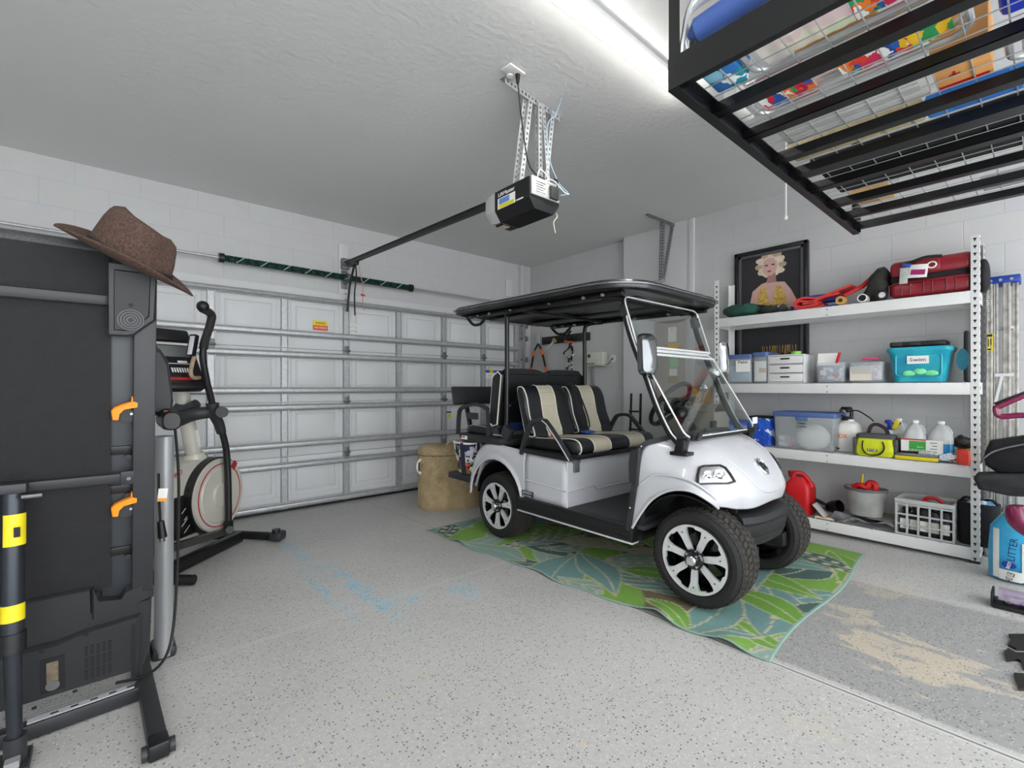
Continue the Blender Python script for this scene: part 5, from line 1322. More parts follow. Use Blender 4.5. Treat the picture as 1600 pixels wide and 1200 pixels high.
q_ = on(.065, ep(240, 910, .02)); b = MB(); b.tube([q_ - EN * .25, q_ + EN * .25], .03, seg=12); b.part('rear_stabiliser', black_pl, et)

# ================================================================ BASKET + TOTE
def wicker():
    m = bpy.data.materials.new('woven_seagrass'); m.use_nodes = True; nt = m.node_tree; nd = nt.nodes; lk = nt.links
    b = nd['Principled BSDF']; b.inputs['Roughness'].default_value = .85
    uv = nd.new('ShaderNodeTexCoord'); s = nd.new('ShaderNodeSeparateXYZ'); lk.new(uv.outputs['UV'], s.inputs[0])
    def wave(o, f):
        a = nd.new('ShaderNodeMath'); a.operation = 'MULTIPLY'; a.inputs[1].default_value = f; lk.new(o, a.inputs[0]); c = nd.new('ShaderNodeMath'); c.operation = 'SINE'; lk.new(a.outputs[0], c.inputs[0]); return c.outputs[0]
    mu = nd.new('ShaderNodeMath'); mu.operation = 'MULTIPLY'; lk.new(wave(s.outputs[0], 2 * PI * 62), mu.inputs[0]); lk.new(wave(s.outputs[1], 2 * PI * 26), mu.inputs[1])
    n = nd.new('ShaderNodeTexNoise'); n.inputs['Scale'].default_value = 14; n.inputs['Detail'].default_value = 1; lk.new(uv.outputs['Object'], n.inputs['Vector'])
    n2 = nd.new('ShaderNodeMath'); n2.operation = 'MULTIPLY_ADD'; n2.inputs[1].default_value = .40; lk.new(mu.outputs[0], n2.inputs[0]); n3 = nd.new('ShaderNodeMath'); n3.operation = 'MULTIPLY_ADD'; n3.inputs[1].default_value = .5; n3.inputs[2].default_value = .25; lk.new(n.outputs['Fac'], n3.inputs[0]); lk.new(n3.outputs[0], n2.inputs[2])
    r = nd.new('ShaderNodeValToRGB'); e = r.color_ramp.elements; e[0].position = .1; e[1].position = .85; e[0].color = lin('#8f7450'); e[1].color = lin('#d6c198')
    lk.new(n2.outputs[0], r.inputs[0]); lk.new(r.outputs[0], b.inputs['Base Color'])
    bp = nd.new('ShaderNodeBump'); bp.inputs['Strength'].default_value = .8; bp.inputs['Distance'].default_value = .006; lk.new(mu.outputs[0], bp.inputs['Height']); lk.new(bp.outputs[0], b.inputs['Normal'])
    return m
wk = wicker()
def uvwrap(o, H):
    me = o.data; uv = me.uv_layers.new(name='UV'); c = V((0, 0))
    xs = [v.co.x for v in me.vertices]; ys = [v.co.y for v in me.vertices]; cx, cy = (min(xs) + max(xs)) / 2, (min(ys) + max(ys)) / 2
    for p in me.polygons:
        A = [math.atan2(me.vertices[me.loops[l].vertex_index].co.y - cy, me.vertices[me.loops[l].vertex_index].co.x - cx) / (2 * PI) for l in p.loop_indices]
        if max(A) - min(A) > .5: A = [a + 1 if a < 0 else a for a in A]
        for l, a in zip(p.loop_indices, A): uv.data[l].uv = (a, me.vertices[me.loops[l].vertex_index].co.z / H)
bk = thing('lidded_basket', 'tall woven seagrass basket with lid standing behind the golf cart', 'basket', (2.55, 3.95, .02))
ba = math.radians(-24); bu = V((math.cos(ba), math.sin(ba), 0)); bv = V((-math.sin(ba), math.cos(ba), 0)); bc = V((2.60, 3.97, 0))
def bring(w, d, z, r): return [bc + bu * x + bv * y + V((0, 0, z)) for x, y in rrect(w, d, r, 10)]
b = MB(); b.rings([bring(.60, .36, .022, .18), bring(.62, .38, .04, .19)] + [bring(.625 + .006 * math.sin(i * 2.1), .385 + .006 * math.sin(i * 2.1), .04 + i * .035, .19) for i in range(1, 15)] + [bring(.61, .37, .55, .185), bring(.59, .35, .552, .175)])
o = b.part('basket_body', wk, bk, ang=60); uvwrap(o, .6)
b = MB(); b.rings([bring(.60, .36, .556, .18), bring(.63, .39, .56, .195), bring(.625, .385, .615, .19), bring(.58, .34, .632, .17), bring(.45, .2, .645, .1), bring(.1, .05, .648, .02)])
o = b.part('basket_lid', wk, bk, ang=60); uvwrap(o, .6)
MB().tube(crom([bc + bu * x - bv * .05 + V((0, 0, z)) for x, z in ((-.04, .64), (.0, .675), (.08, .685), (.15, .675), (.19, .64))], 5), .010, seg=8).part('lid_handle', mat('seagrass_rope', '#c9b283', .9, noise=(40, .2)), bk)
hp_ = bc - bu * .295 - bv * .10
b = MB(); b.tube(crom([hp_ + V((0, 0, .52)), hp_ - bu * .03 - bv * .01 + V((0, 0, .48)), hp_ - bu * .03 - bv * .01 + V((0, 0, .42)), hp_ + V((0, 0, .38))], 5), .012, seg=8); b.part('side_handle', mat('white_rope_strap', '#e5e1d6', .8, noise=(40, .05)), bk)
MB().box(hp_ - bu * .02 - bv * .006 + V((0, 0, .45)), (.012, .03, .09), R=(0, 0, ba), bev=.003).part('handle_opening', ink, bk)

tb = thing('tote_bag', 'patterned navy and white tote bag standing on the cart rear foot board', 'tote bag', (2.42, 3.3, .48))
tp1 = patchmat('navy_white_print', ['#1c2038', '#d8d6d4', '#1c2038', '#d8d6d4', '#262a48', '#b9b7c4'], 26)
tp2 = patchmat('geometric_border_print', ['#c0392f', '#3d7a4a', '#d9cf9e', '#1f2440', '#c65a3a', '#86b08f'], 24)
def tring(w, d, z, n=6): return [V((2.46 + x, 3.30 + y, z)) for x, y in rrect(w, d, .05, n)]
b = MB(); b.rings([tring(.32, .20, .482), tring(.33, .21, .50), tring(.345, .22, .58)]); b.part('bag_lower_border', tp2, tb)
b = MB(); b.rings([tring(.345, .22, .58), tring(.37, .235, .66), tring(.40, .25, .745), tring(.385, .235, .748), tring(.36, .22, .65)], cap=False); b.part('bag_body', tp1, tb)
b = MB(); b.rings([tring(.405, .255, .738), tring(.405, .255, .752), tring(.37, .22, .752)], cap=False); b.part('bag_rim', paper, tb)
for x, y in ((2.27, 3.24),): 
    MB().tube([V((x - .003, y, z)) + V((-(z - .5) * .08, 0, 0)) for z in (.485, .6, .75)], 1, prof=[(-.02, -.003), (.02, -.003), (.02, .003), (-.02, .003)]).part('bag_strap', mat('navy_webbing', '#1b1d2e', .8, noise=(50, .1)), tb)
MB().tube([V((2.38, 3.188, .49)), V((2.37, 3.178, .6)), V((2.36, 3.166, .75))], 1, prof=[(-.003, -.02), (.003, -.02), (.003, .02), (-.003, .02)]).part('bag_strap', mat('navy_webbing', '#1b1d2e'), tb)
# ================================================================ WALL SHELVING
SX0, SX1, SYA, SYB = 4.18, 4.50, .29, 2.0
su = thing('shelving_unit', 'white boltless steel shelving unit with four wire shelves along the right wall', 'shelving unit', (4.34, 1.15, .08))
keym = mat('dark_slot', '#1c1c1d', .8, noise=(30, .1))
LV = (1.84, 1.25, .715, .19)
for x, sx in ((SX0, 1), (SX1, -1)):
    for y, sy in ((SYA, 1), (SYB, -1)):
        z0, z1 = fz(y), 2.19
        b = MB().bx(x - .002, x + .002, min(y, y + sy * .04), max(y, y + sy * .04), z0, z1).bx(min(x, x + sx * .04), max(x, x + sx * .04), y - .002, y + .002, z0, z1)
        # keyhole slots down both legs
        b.mi = 1
        n = int((z1 - z0) / .0475)
        for i in range(n):
            z = z0 + .03 + i * .0475
            for (c, U) in ((V((x - .0025 * sx, y + sy * .02, z)), V((0, 1, 0))), (V((x + sx * .02, y - .0025 * sy, z)), V((1, 0, 0)))):
                nn = V((1, 0, 0)) if U.y else V((0, 1, 0))
                b.prism([(-.0075, .008), (.0075, .008), (.0065, -.001), (.003, -.003), (.002, -.012), (-.002, -.012), (-.003, -.003), (-.0065, -.001)], c, U, (0, 0, 1), nn, .002)
        b.part('post', [steel_w, keym], su)
        MB().bx(min(x, x + sx * .045) - .003, max(x, x + sx * .045) + .003, min(y, y + sy * .045) - .003, max(y, y + sy * .045) + .003, z0 - .001, z0 + .018, .003).part('post_foot', black_pl, su)
wirem = mat('white_wire', '#d3d3d0', .4, noise=(20, .05))
for z in LV:
    for x in (SX0 + .003, SX1 - .003):
        s = 1 if x < 4.3 else -1
        b = MB().bx(x - .004, x + .004, SYA + .004, SYB - .004, z - .078, z, .002).bx(min(x, x + s * .03), max(x, x + s * .03), SYA + .01, SYB - .01, z - .012, z - .008).bx(min(x, x + s * .02), max(x, x + s * .02), SYA + .01, SYB - .01, z - .078, z - .074)
        b.part('long_beam', steel_w, su)
    for y in (SYA + .004, SYB - .004):
        MB().bx(SX0 + .01, SX1 - .01, y - .002, y + .002, z - .078, z).part('end_beam', steel_w, su)
    for y in (1.12,):
        MB().bx(SX0 + .006, SX1 - .006, y - .02, y + .02, z - .03, z - .014).part('cross_support', steel_w, su)
        MB().cyl((SX0 - .004, y, z - .022), (SX0, y, z - .022), .004, seg=8).part('support_rivet', keym, su); MB().cyl((SX0 - .004, y, z - .066), (SX0, y, z - .066), .004, seg=8).part('support_rivet', keym, su)
    b = MB()
    for i in range(14):
        y = SYA + .06 + i * (SYB - SYA - .12) / 13; b.cyl((SX0 + .002, y, z - .001), (SX1 - .002, y, z - .001), .0022, seg=5)
        b.cyl((SX0 - .003, y, z + .001), (SX0 - .003, y, z - .006), .003, seg=5)
    for i in range(8):
        x = SX0 + .02 + i * (SX1 - SX0 - .04) / 7; b.cyl((x, SYA + .01, z - .004), (x, SYB - .01, z - .004), .0022, seg=5)
    b.part('wire_deck', wirem, su)

def Ys(px, X=4.2): return atX(px, 600, X).y
def pr(px, py, X=4.2): q_ = atX(px, py, X); return q_.y, q_.z
Z1, Z2, Z3, Z4 = [z + .004 for z in LV]

# ---- framed portrait
fr = thing('framed_portrait', 'black framed picture of a fair haired person in yellow hung behind the top shelf', 'picture', (4.55, 1.66, 1.5))
FYA, FYB, FZA, FZB = 1.355, 1.975, 1.43, 2.49
fX = 4.53
b = MB()
for (ya, yb, za, zb) in ((FYA, FYB, FZB - .035, FZB), (FYA, FYB, FZA, FZA + .035), (FYA, FYA + .035, FZA, FZB), (FYB - .035, FYB, FZA, FZB)): b.bx(fX - .005, 4.575, ya, yb, za, zb, .006)
b.part('frame', mat('black_lacquer', '#17161a', .3, noise=(20, .1)), fr)
b = MB()
for (ya, yb, za, zb) in ((FYA + .03, FYB - .03, FZB - .06, FZB - .034), (FYA + .03, FYB - .03, FZA + .034, FZA + .06), (FYA + .034, FYA + .06, FZA + .03, FZB - .03), (FYB - .06, FYB - .034, FZA + .03, FZB - .03)): b.bx(fX + .006, fX + .03, ya, yb, za, zb, .003)
b.part('inner_moulding', mat('grey_lacquer', '#55545a', .35, noise=(20, .1)), fr)
MB().bx(fX + .02, fX + .026, FYA + .05, FYB - .05, FZA + .05, FZB - .05).part('print', mat('dark_grey_print', '#2b2a2d', .7, noise=(60, .3)), fr)
def flat(pts, X, name, m, par):     # printed shape: thin layer of the picture itself
    b = MB(); b.prism([(y, z) for y, z in pts], (X, 0, 0), (0, 1, 0), (0, 0, 1), (1, 0, 0), .001); return b.part(name, m, par)
def P2(*q): return [pr(x, y, fX + .02) for x, y in q]
skin = mat('printed_skin', '#cfa79e', .7, noise=(12, .08)); hairm = mat('printed_pale_hair', '#dccbb4', .7, noise=(25, .15)); gold = mat('printed_gold_pleats', '#c99a3c', .7, noise=(40, .35), col2='#e8c56a')
flat(P2((1172, 475), (1176, 456), (1190, 444), (1198, 441), (1200, 432), (1210, 432), (1213, 440), (1226, 440), (1236, 452), (1246, 470), (1250, 480)), fX + .0190, 'print_figure', skin, fr)
flat(P2((1183, 475), (1185, 460), (1192, 446), (1196, 449), (1200, 468), (1206, 478)), fX + .0178, 'print_garment', gold, fr)
flat(P2((1206, 478), (1210, 462), (1213, 444), (1219, 446), (1228, 462), (1229, 478)), fX + .0178, 'print_garment', gold, fr)
cy_, cz_ = pr(1204, 416, fX + .02); 
flat([(cy_ + y + .004 * math.sin(i * 2.4), cz_ + .012 + z + .005 * math.cos(i * 3.1)) for i, (y, z) in enumerate(ell(.108, .115, 26))], fX + .0182, 'print_hair', hairm, fr)
flat([(cy_ + .008 + y, cz_ - .004 + z) for y, z in ell(.062, .082, 24)], fX + .0172, 'print_face', skin, fr)
flat([(cy_ - .02 + y, cz_ - .09 + z) for y, z in ((-.03, -.06), (.05, -.06), (.04, .03), (-.02, .03))], fX + .0175, 'print_neck', mat('printed_shadowed_skin', '#a37b74', .7, noise=(12, .1)), fr)
for k in range(9):
    a_ = -.6 + k * .55; flat([(cy_ + .10 * math.cos(a_) + y, cz_ + .012 + .105 * math.sin(a_) + z) for y, z in ell(.028 + .006 * (k % 3), .024, 12)], fX + .0180, 'print_curl', (hairm, mat('printed_curl', '#b9a38a', .7, noise=(25, .2)))[k % 2], fr)
flat([(cy_ + .01 + y, cz_ - .045 + z) for y, z in ell(.018, .008, 12)], fX + .0162, 'print_lips', mat('printed_red', '#b3263a', .6, noise=(20, .1)), fr)
for dy in (-.022, .034): flat([(cy_ + dy + y, cz_ + .012 + z) for y, z in ell(.016, .006, 12)], fX + .0162, 'print_eye', ink, fr)
for k in range(16):
    y = 1.45 + k * .018; z = 1.56; flat([(y, z - .03 - .02 * (k % 3)), (y + .004, z - .03), (y + .006 + .01 * math.sin(k), z + .04), (y + .001 + .01 * math.sin(k), z + .03)], fX + .0178, 'print_gold_fringe', gold, fr)

# ---- top shelf contents
def lump(name, label, cat, c, r, m, j=.012, sc=14, sq=2.4, seed=0, R=None, group=None, seg=14):
    b = MB(); b.ball(c, r, seg=seg, R=R, sq=sq); b.jitter(j, sc, seed); b.jitter(j * .5, sc * 2.5, seed + 3)
    mn = min(v.co.z for v in b.bm.verts); dz = (c[2] - r[2]) - mn
    for v in b.bm.verts: v.co.z += dz
    return tag(b.part(name, m, None, ang=70), label, cat, group)
greenbag = patchmat('green_nylon_bag', ['#1f4b40', '#1f4b40', '#255c4c', '#2b3a34'], 9)
lump('nylon_bag', 'crumpled dark green nylon bag on the left of the top shelf', 'bag', (4.28, Ys(1158, 4.28), Z1 + .055), (.09, .15, .055), greenbag, .014, 12, 2.6, 4)
lump('nylon_bag', 'crumpled grey green bag on the top shelf below the framed picture', 'bag', (4.30, Ys(1212, 4.3), Z1 + .035), (.09, .12, .035), patchmat('olive_crumpled_bag', ['#5c5f55', '#2f332e', '#85867c', '#3a403a'], 14), .02, 14, 2.2, 9)
yb, zb = pr(1165, 472, 4.40)
sb = MB(); sb.lathe([(.075, 0), (.082, .02), (.072, .06), (.055, .09), (.035, .10), (.032, .115), (.001, .118)], (4.44, yb, Z1 + .003), seg=26)
tag(sb.part('straw_pot', mat('yellow_straw', '#d9a534', .8, noise=(50, .25), bump=(120, .6)), None), 'yellow woven straw pot on the top shelf in front of the framed picture', 'pot')
# folded mats
mt = thing('folded_mat', 'red edged folded exercise mat rolled over a blue one on the top shelf', 'mat', (4.26, Ys(1290), Z1))
y0_, y1_ = Ys(1240, 4.2), Ys(1335, 4.2)
redm = mat('red_foam_edge', '#d8403c', .6, noise=(20, .1)); bluem = mat('blue_vinyl_mat', '#1f4aa8', .5, noise=(20, .1))
def ribbon(pts, w, t, x0, m, name, par):
    P = crom([V((x0, y, z)) for y, z in pts], 6); rg = []
    for i, p in enumerate(P):
        a = P[max(i - 1, 0)]; c = P[min(i + 1, len(P) - 1)]; d = (c - a).normalized(); n = V((0, -d.z, d.y))
        rg.append([p + n * t, p + n * t + V((w, 0, 0)), p - n * t + V((w, 0, 0)), p - n * t])
    b = MB(); b.rings(rg); return b.part(name, m, par, ang=50)
H_ = Z1
ribbon([(y0_ - .30, H_ + .10), (y0_ - .2, H_ + .085), (y0_ - .12, H_ + .062), (y0_ - .03, H_ + .075), (y0_ - .0, H_ + .05), (y0_ - .03, H_ + .028), (y0_ - .12, H_ + .03), (y0_ - .18, H_ + .04), (y0_ - .13, H_ + .052), (y0_ - .05, H_ + .05)], .2, .008, 4.24, redm, 'mat_layer', mt)
ribbon([(y0_ - .38, H_ + .15), (y0_ - .26, H_ + .115), (y0_ - .16, H_ + .085), (y0_ - .05, H_ + .098), (y0_ + .012, H_ + .065), (y0_ - .02, H_ + .015), (y0_ - .14, H_ + .012), (y0_ - .2, H_ + .022)], .2, .008, 4.245, redm, 'mat_layer', mt)
ribbon([(y0_ + .01, H_ + .03), (y0_ + .0, H_ + .010), (y0_ - .1, H_ + .010), (y0_ - .3, H_ + .010)], .2, .008, 4.25, bluem, 'mat_base', mt)
MB().bx(4.32, 4.44, y0_ - .30, y0_ - .04, H_ + .06, H_ + .125, .02).part('mat_core', bluem, mt)
def roll(label, px, py, r, L, m, m2, cat='roll', x=4.17, name='rolled_item', hole=.45):
    y, _ = pr(px, py, x); c = V((x, y, Z1 + r))
    t = thing(name, label, cat, tuple(c - V((0, 0, r))))
    MB().lathe([(r * hole, .002), (r * hole, .0), (r, .0), (r, L), (.001, L)], c, (1, 0, 0), seg=24).part('outer_layer', m, t)
    MB().cyl(c + V((.004, 0, 0)), c + V((.02, 0, 0)), r * hole * 1.02, seg=20).part('core', m2, t); return t
roll('tan cork roll lying end-on beside the folded red mat', 1313, 470, .032, .06, mat('tan_cork', '#c79a55', .8, noise=(50, .2)), mat('dark_core', '#3a2f22', .8, noise=(20, .1)))
roll('black and white ringed tube end beside the tan cork roll', 1347, 468, .030, .09, paper, blackfab, 'tube', hole=.8)
roll('small black roller wheel with pale hub at the front of the top shelf', 1378, 468, .034, .05, blackfab, alu, 'wheel', x=4.165, hole=.62)
b = MB(); b.tube([V((4.24, *pr(1318, 462, 4.24))), V((4.30, *pr(1348, 447, 4.3))), V((4.34, *pr(1368, 428, 4.34)))], [.016, .018, .014], seg=10)
tag(b.part('red_strap_roll', red_pl, None), 'long red rolled strap sloping up behind the black jacket', 'strap')
b = MB(); yj = Ys(1369, 4.3)
b.ball((4.30, yj - .01, Z1 + .13), (.07, .085, .13), seg=16, sq=2.2)
for v in b.bm.verts:
    t = (v.co.z - Z1) / .26; v.co.y -= .05 * (t - .3); v.co.y = yj + (v.co.y - yj) * (1.25 - .6 * t)
b.jitter(.016, 14, 3); b.jitter(.008, 40, 5)
tag(b.part('black_jacket', mat('black_nylon', '#2a2b27', .6, noise=(20, .3), bump=(50, .6)), None, ang=80), 'black nylon jacket heaped against the red suitcase', 'jacket')
# suitcase
ya, yb_ = Ys(1522, 4.21), Ys(1390, 4.21)
sc_ = thing('suitcase', 'dark red hard shell suitcase lying on the top shelf', 'suitcase', (4.34, (ya + yb_) / 2, Z1))
shellm = mat('dark_red_shell', '#8f1f2c', .3, noise=(10, .15), bump=(200, .1), coat=.3)
for za, zb in ((Z1 + .004, Z1 + .125), (Z1 + .145, Z1 + .262)):
    MB().box((4.35, (ya + yb_) / 2, (za + zb) / 2), (.30, yb_ - ya, zb - za), bev=.035, seg=4).part('shell_half', shellm, sc_)
MB().box((4.35, (ya + yb_) / 2, Z1 + .135), (.288, yb_ - ya - .012, .04), bev=.01).part('zip_gusset', blackfab, sc_)
for k in range(4):
    y = ya + .05 + k * .115; MB().tube([V((4.199, y - .035, Z1 + .02)), V((4.198, y - .035, Z1 + .095)), V((4.198, y + .035, Z1 + .095)), V((4.199, y + .035, Z1 + .02))], .004, seg=6).part('shell_groove', mat('deep_red_shell', '#5e131e', .4, noise=(10, .1)), sc_)
MB().bx(4.19, 4.20, ya + .16, yb_ - .13, Z1 + .165, Z1 + .245, .008).part('handle_recess', shellm, sc_)
MB().tube(crom([V((4.185, yb_ - .10, Z1 + .23)), V((4.175, yb_ - .16, Z1 + .248)), V((4.175, ya + .22, Z1 + .256)), V((4.185, ya + .15, Z1 + .25))], 5), .010, seg=8).part('carry_handle', black_pl, sc_)
MB().tube([V((4.182, ya + .20 + .022 * math.cos(a), Z1 + .20 + .02 * math.sin(a))) for a in TT[::3]], .005, seg=6, closed=True).part('tag_ring', paper, sc_)
lt = V((4.176, ya + .27, Z1 + .17)); MB().box(lt, (.004, .10, .09), R=(.1, 0, 0), bev=.002).part('luggage_label', paper, sc_)
MB().box(lt - V((.003, .0, .008)), (.002, .075, .035), R=(.15, 0, 0)).part('label_patch', mat('magenta_print', '#a31e6b', .6, noise=(20, .1)), sc_)
MB().box(lt + V((-.001, .075, -.02)), (.004, .045, .11), R=(.05, 0, 0), bev=.002).part('luggage_label', mat('grey_label', '#b9bbb5', .7, noise=(30, .1)), sc_)
MB().box(lt + V((-.003, .06, .05)), (.004, .05, .025), R=(.3, 0, 0), bev=.002).part('blue_clasp', blue_pl, sc_)
b = MB().ball((4.36, ya - .035, Z1 + .11), (.09, .03, .11), seg=12, sq=2.3); tag(b.part('rolled_jacket', blackfab, None), 'dark red and black rolled cloth squeezed between suitcase and shelf post', 'cloth')

# ---- plastic boxes
clearp = glassmat('frosted_clear_plastic', '#f2f5f6', .12, .2, .22, '#eff2f4')
def tote(name, label, pxa, pxb, z, h, lidm, X0=4.205, D=.27, body=None, group=None, taper=.94, lidh=.03, cat='storage box'):
    ya, yb = Ys(pxb, X0), Ys(pxa, X0); t = thing(name, label, cat, (X0 + D / 2, (ya + yb) / 2, z), group)
    cy = (ya + yb) / 2; w = yb - ya; X = X0 + D / 2
    def rr_(k, zz): return [V((X + x, cy + y, zz)) for x, y in rrect(D * k, w * k, .02, 3)]
    b = MB(); b.rings([rr_(taper * .98, z + .001), rr_(taper, z + .01), rr_(1, z + h - lidh), rr_(1.0 - .012 / w, z + h - lidh), rr_(taper - .02, z + .014)], cap=True)
    b.part('tub', body or clearp, t)
    if lidm:
        b = MB(); b.rings([rr_(1.02, z + h - lidh - .008), rr_(1.035, z + h - lidh), rr_(1.035, z + h - .008), rr_(.99, z + h), rr_(.95, z + h), rr_(.93, z + h - .008), rr_(.2, z + h - .008)]); b.part('lid', lidm, t)
    return t, cy, w, X, ya, yb
lidb = mat('slate_blue_lid', '#51699c', .4, noise=(10, .08))
t, cy, w, X, ya, yb = tote('storage_box', 'clear box with slate blue lid at the left end of the middle shelf', 1133, 1174, Z2, .255, lidb)
MB().bx(4.199, 4.203, ya + .01, ya + .13, Z2 + .10, Z2 + .20).part('paper_label', paper, t); text('label_lettering', 'Paint', .035, (4.198, ya + .07, Z2 + .185), (0, -1, 0), (0, 0, 1), ink, t, wmax=.08)
MB().bx(4.22, 4.45, ya + .03, yb - .03, Z2 + .016, Z2 + .16, .02).part('contents', mat('pale_blue_contents', '#a9c9dc', .7, noise=(10, .3)), t)
t, cy, w, X, ya, yb = tote('storage_box', 'clear box with slate blue lid and white papers beside the drawer unit', 1175, 1199, Z2, .265, lidb)
MB().bx(4.215, 4.45, ya + .012, yb - .012, Z2 + .016, Z2 + .19, .006).part('contents', paper, t)
MB().bx(4.2125, 4.2145, ya + .015, ya + .07, Z2 + .09, Z2 + .13).part('note', mat('peach_note', '#d3b59a', .8, noise=(20, .05)), t)
# drawer unit
ya, yb = Ys(1256, 4.2), Ys(1199, 4.2)
du = thing('drawer_unit', 'white plastic three drawer unit on the middle shelf', 'drawer unit', (4.32, (ya + yb) / 2, Z2))
wp = mat('white_plastic', '#dadad8', .45, noise=(20, .04), bump=(60, .2))
b = MB().bx(4.205, 4.45, ya, ya + .01, Z2, Z2 + .235, .003).bx(4.205, 4.45, yb - .01, yb, Z2, Z2 + .235, .003).bx(4.205, 4.45, ya, yb, Z2 + .225, Z2 + .235, .003).bx(4.44, 4.45, ya, yb, Z2, Z2 + .235).bx(4.205, 4.45, ya, yb, Z2, Z2 + .008)
for k in (1, 2): b.bx(4.205, 4.45, ya, yb, Z2 + .075 * k, Z2 + .075 * k + .005)
b.part('case', wp, du)
for k in range(3):
    z = Z2 + .011 + .0745 * k; d = thing('drawer', None, None, (0, 0, 0)); d.parent = du; d.location = V((4.3, (ya + yb) / 2, z)) - du.location
    MB().bx(4.197, 4.43, ya + .012, yb - .012, z, z + .062, .004).part('drawer_front', wp, d)
    MB().bx(4.190, 4.198, (ya + yb) / 2 - .035, (ya + yb) / 2 + .035, z + .034, z + .046, .004).part('handle', black_pl, d)
b = MB().lathe([(.022, 0), (.022, .022), (.036, .022), (.036, 0)], (4.24, Ys(1244, 4.24), Z2 + .2355), seg=24)
tag(b.part('green_tape_roll', mat('lime_tape', '#7fd03a', .5, noise=(20, .05)), None), 'lime green roll of tape on top of the white drawer unit', 'tape')
mix1 = patchmat('mixed_small_things', ['#e8e6e4', '#b9a4c9', '#8aa3bb', '#ffffff', '#c24a63', '#5b5f66'], 22)
t, cy, w, X, ya, yb = tote('open_bin', 'clear open bin of small bits right of the white drawer unit', 1274, 1320, Z2, .185, None)
MB().bx(4.22, 4.45, ya + .02, yb - .02, Z2 + .016, Z2 + .12, .02).jitter(.01, 30).part('contents', mix1, t)
b = MB().box((4.28, cy + .03, Z2 + .185), (.005, .14, .10), R=(0, .3, .1)); b.part('paper_sheet', paper, t)
MB().box((4.24, cy - .045, Z2 + .19), (.01, .02, .09), R=(.25, 0, 0), bev=.004).part('red_tool', red_pl, t)
t, cy, w, X, ya, yb = tote('open_bin', 'clear open bin holding cream card left of the teal tub', 1325, 1380, Z2, .18, None)
MB().bx(4.21, 4.216, ya + .07, yb - .01, Z2 + .016, Z2 + .12).part('cream_card', mat('cream_card', '#d8d0c0', .8, noise=(20, .04)), t)
MB().bx(4.22, 4.43, ya + .02, yb - .02, Z2 + .016, Z2 + .13, .01).jitter(.006, 30).part('contents', patchmat('pink_white_bits', ['#ece8ea', '#e0b8cc', '#d5d8e0', '#c9a8b8'], 16), t)
MB().box((4.25, cy - .02, Z2 + .175), (.03, .10, .014), R=(0, 0, .2), bev=.005).part('pink_scissors', mat('magenta_plastic', '#e0287a', .4, noise=(10, .05)), t)
# teal tub
ya, yb = Ys(1487, 4.19), Ys(1384, 4.19); cy = (ya + yb) / 2; w = yb - ya
tt_ = thing('teal_tub', 'teal translucent plastic tub on the right of the middle shelf', 'storage tub', (4.34, cy, Z2))
def tr_(k, zz, D=.28): return [V((4.345 + x, cy + y, zz)) for x, y in rrect(D * (k + 1) / 2, w * k, .045, 5)]
teal = mat('teal_plastic', '#179cc0', .3, noise=(7, .2), col2='#2fb7c4')
b = MB(); b.rings([tr_(.78, Z2 + .002), tr_(.80, Z2 + .012), tr_(.95, Z2 + .205), tr_(1.0, Z2 + .212), tr_(1.03, Z2 + .222), tr_(1.03, Z2 + .238), tr_(.97, Z2 + .245), tr_(.93, Z2 + .235), tr_(.78, Z2 + .02)]); b.part('tub', teal, tt_, ang=45)
b = MB(); b.tube([V((4.213 - .0 * z, cy + y, Z2 + .12 + z)) for y, z in rrect(.24, .15, .02, 3)], .006, seg=6, closed=True); b.part('moulded_panel', teal, tt_)
MB().box((4.206, cy - .0, Z2 + .155), (.003, .115, .055), R=(0, -.08, 0)).part('paper_label', paper, tt_); text('label_lettering', 'Swim', .035, (4.2035, cy, Z2 + .155), (0, -1, 0), (0, 0, 1), mat('violet_ink', '#4a3a8c', .7, noise=(20, .1)), tt_, wmax=.085)
for k_ in range(3): MB().ball((4.212, cy - .07 + .06 * k_, Z2 + .06 + .014 * (k_ % 2)), (.006, .035, .022), seg=8).part('green_contents', mat('lime_toy', '#7fe09a', .5, noise=(15, .3)), tt_)
bc_ = thing('tool_case', 'flat black plastic case lying on top of the teal tub', 'case', (4.34, cy, Z2 + .247))
MB().box((4.34, cy + .01, Z2 + .268), (.20, .30, .036), bev=.008).part('case_shell', black_pl, bc_)
for dy in (-.10, .02, .12): MB().box((4.237, cy + dy, Z2 + .268), (.008, .06, .024), bev=.003).part('case_latch', dark_pl, bc_)
ya, yb = .345, Ys(1505, 4.25)
pc_ = thing('power_tool_case', 'upright dark grey tool case with teal disc beside the right shelf post', 'case', (4.32, (ya + yb) / 2, Z2))
MB().bx(4.26, 4.46, ya, yb, Z2, Z2 + .34, .015).part('case_shell', dark_pl, pc_)
MB().lathe([(.03, -.008), (.03, .0), (.001, .001)], (4.26, ya + .03, Z2 + .15), (-1, 0, 0), seg=24, sy=2.4).part('teal_disc', mat('teal_dark', '#1f7f96', .4, noise=(10, .1)), pc_)

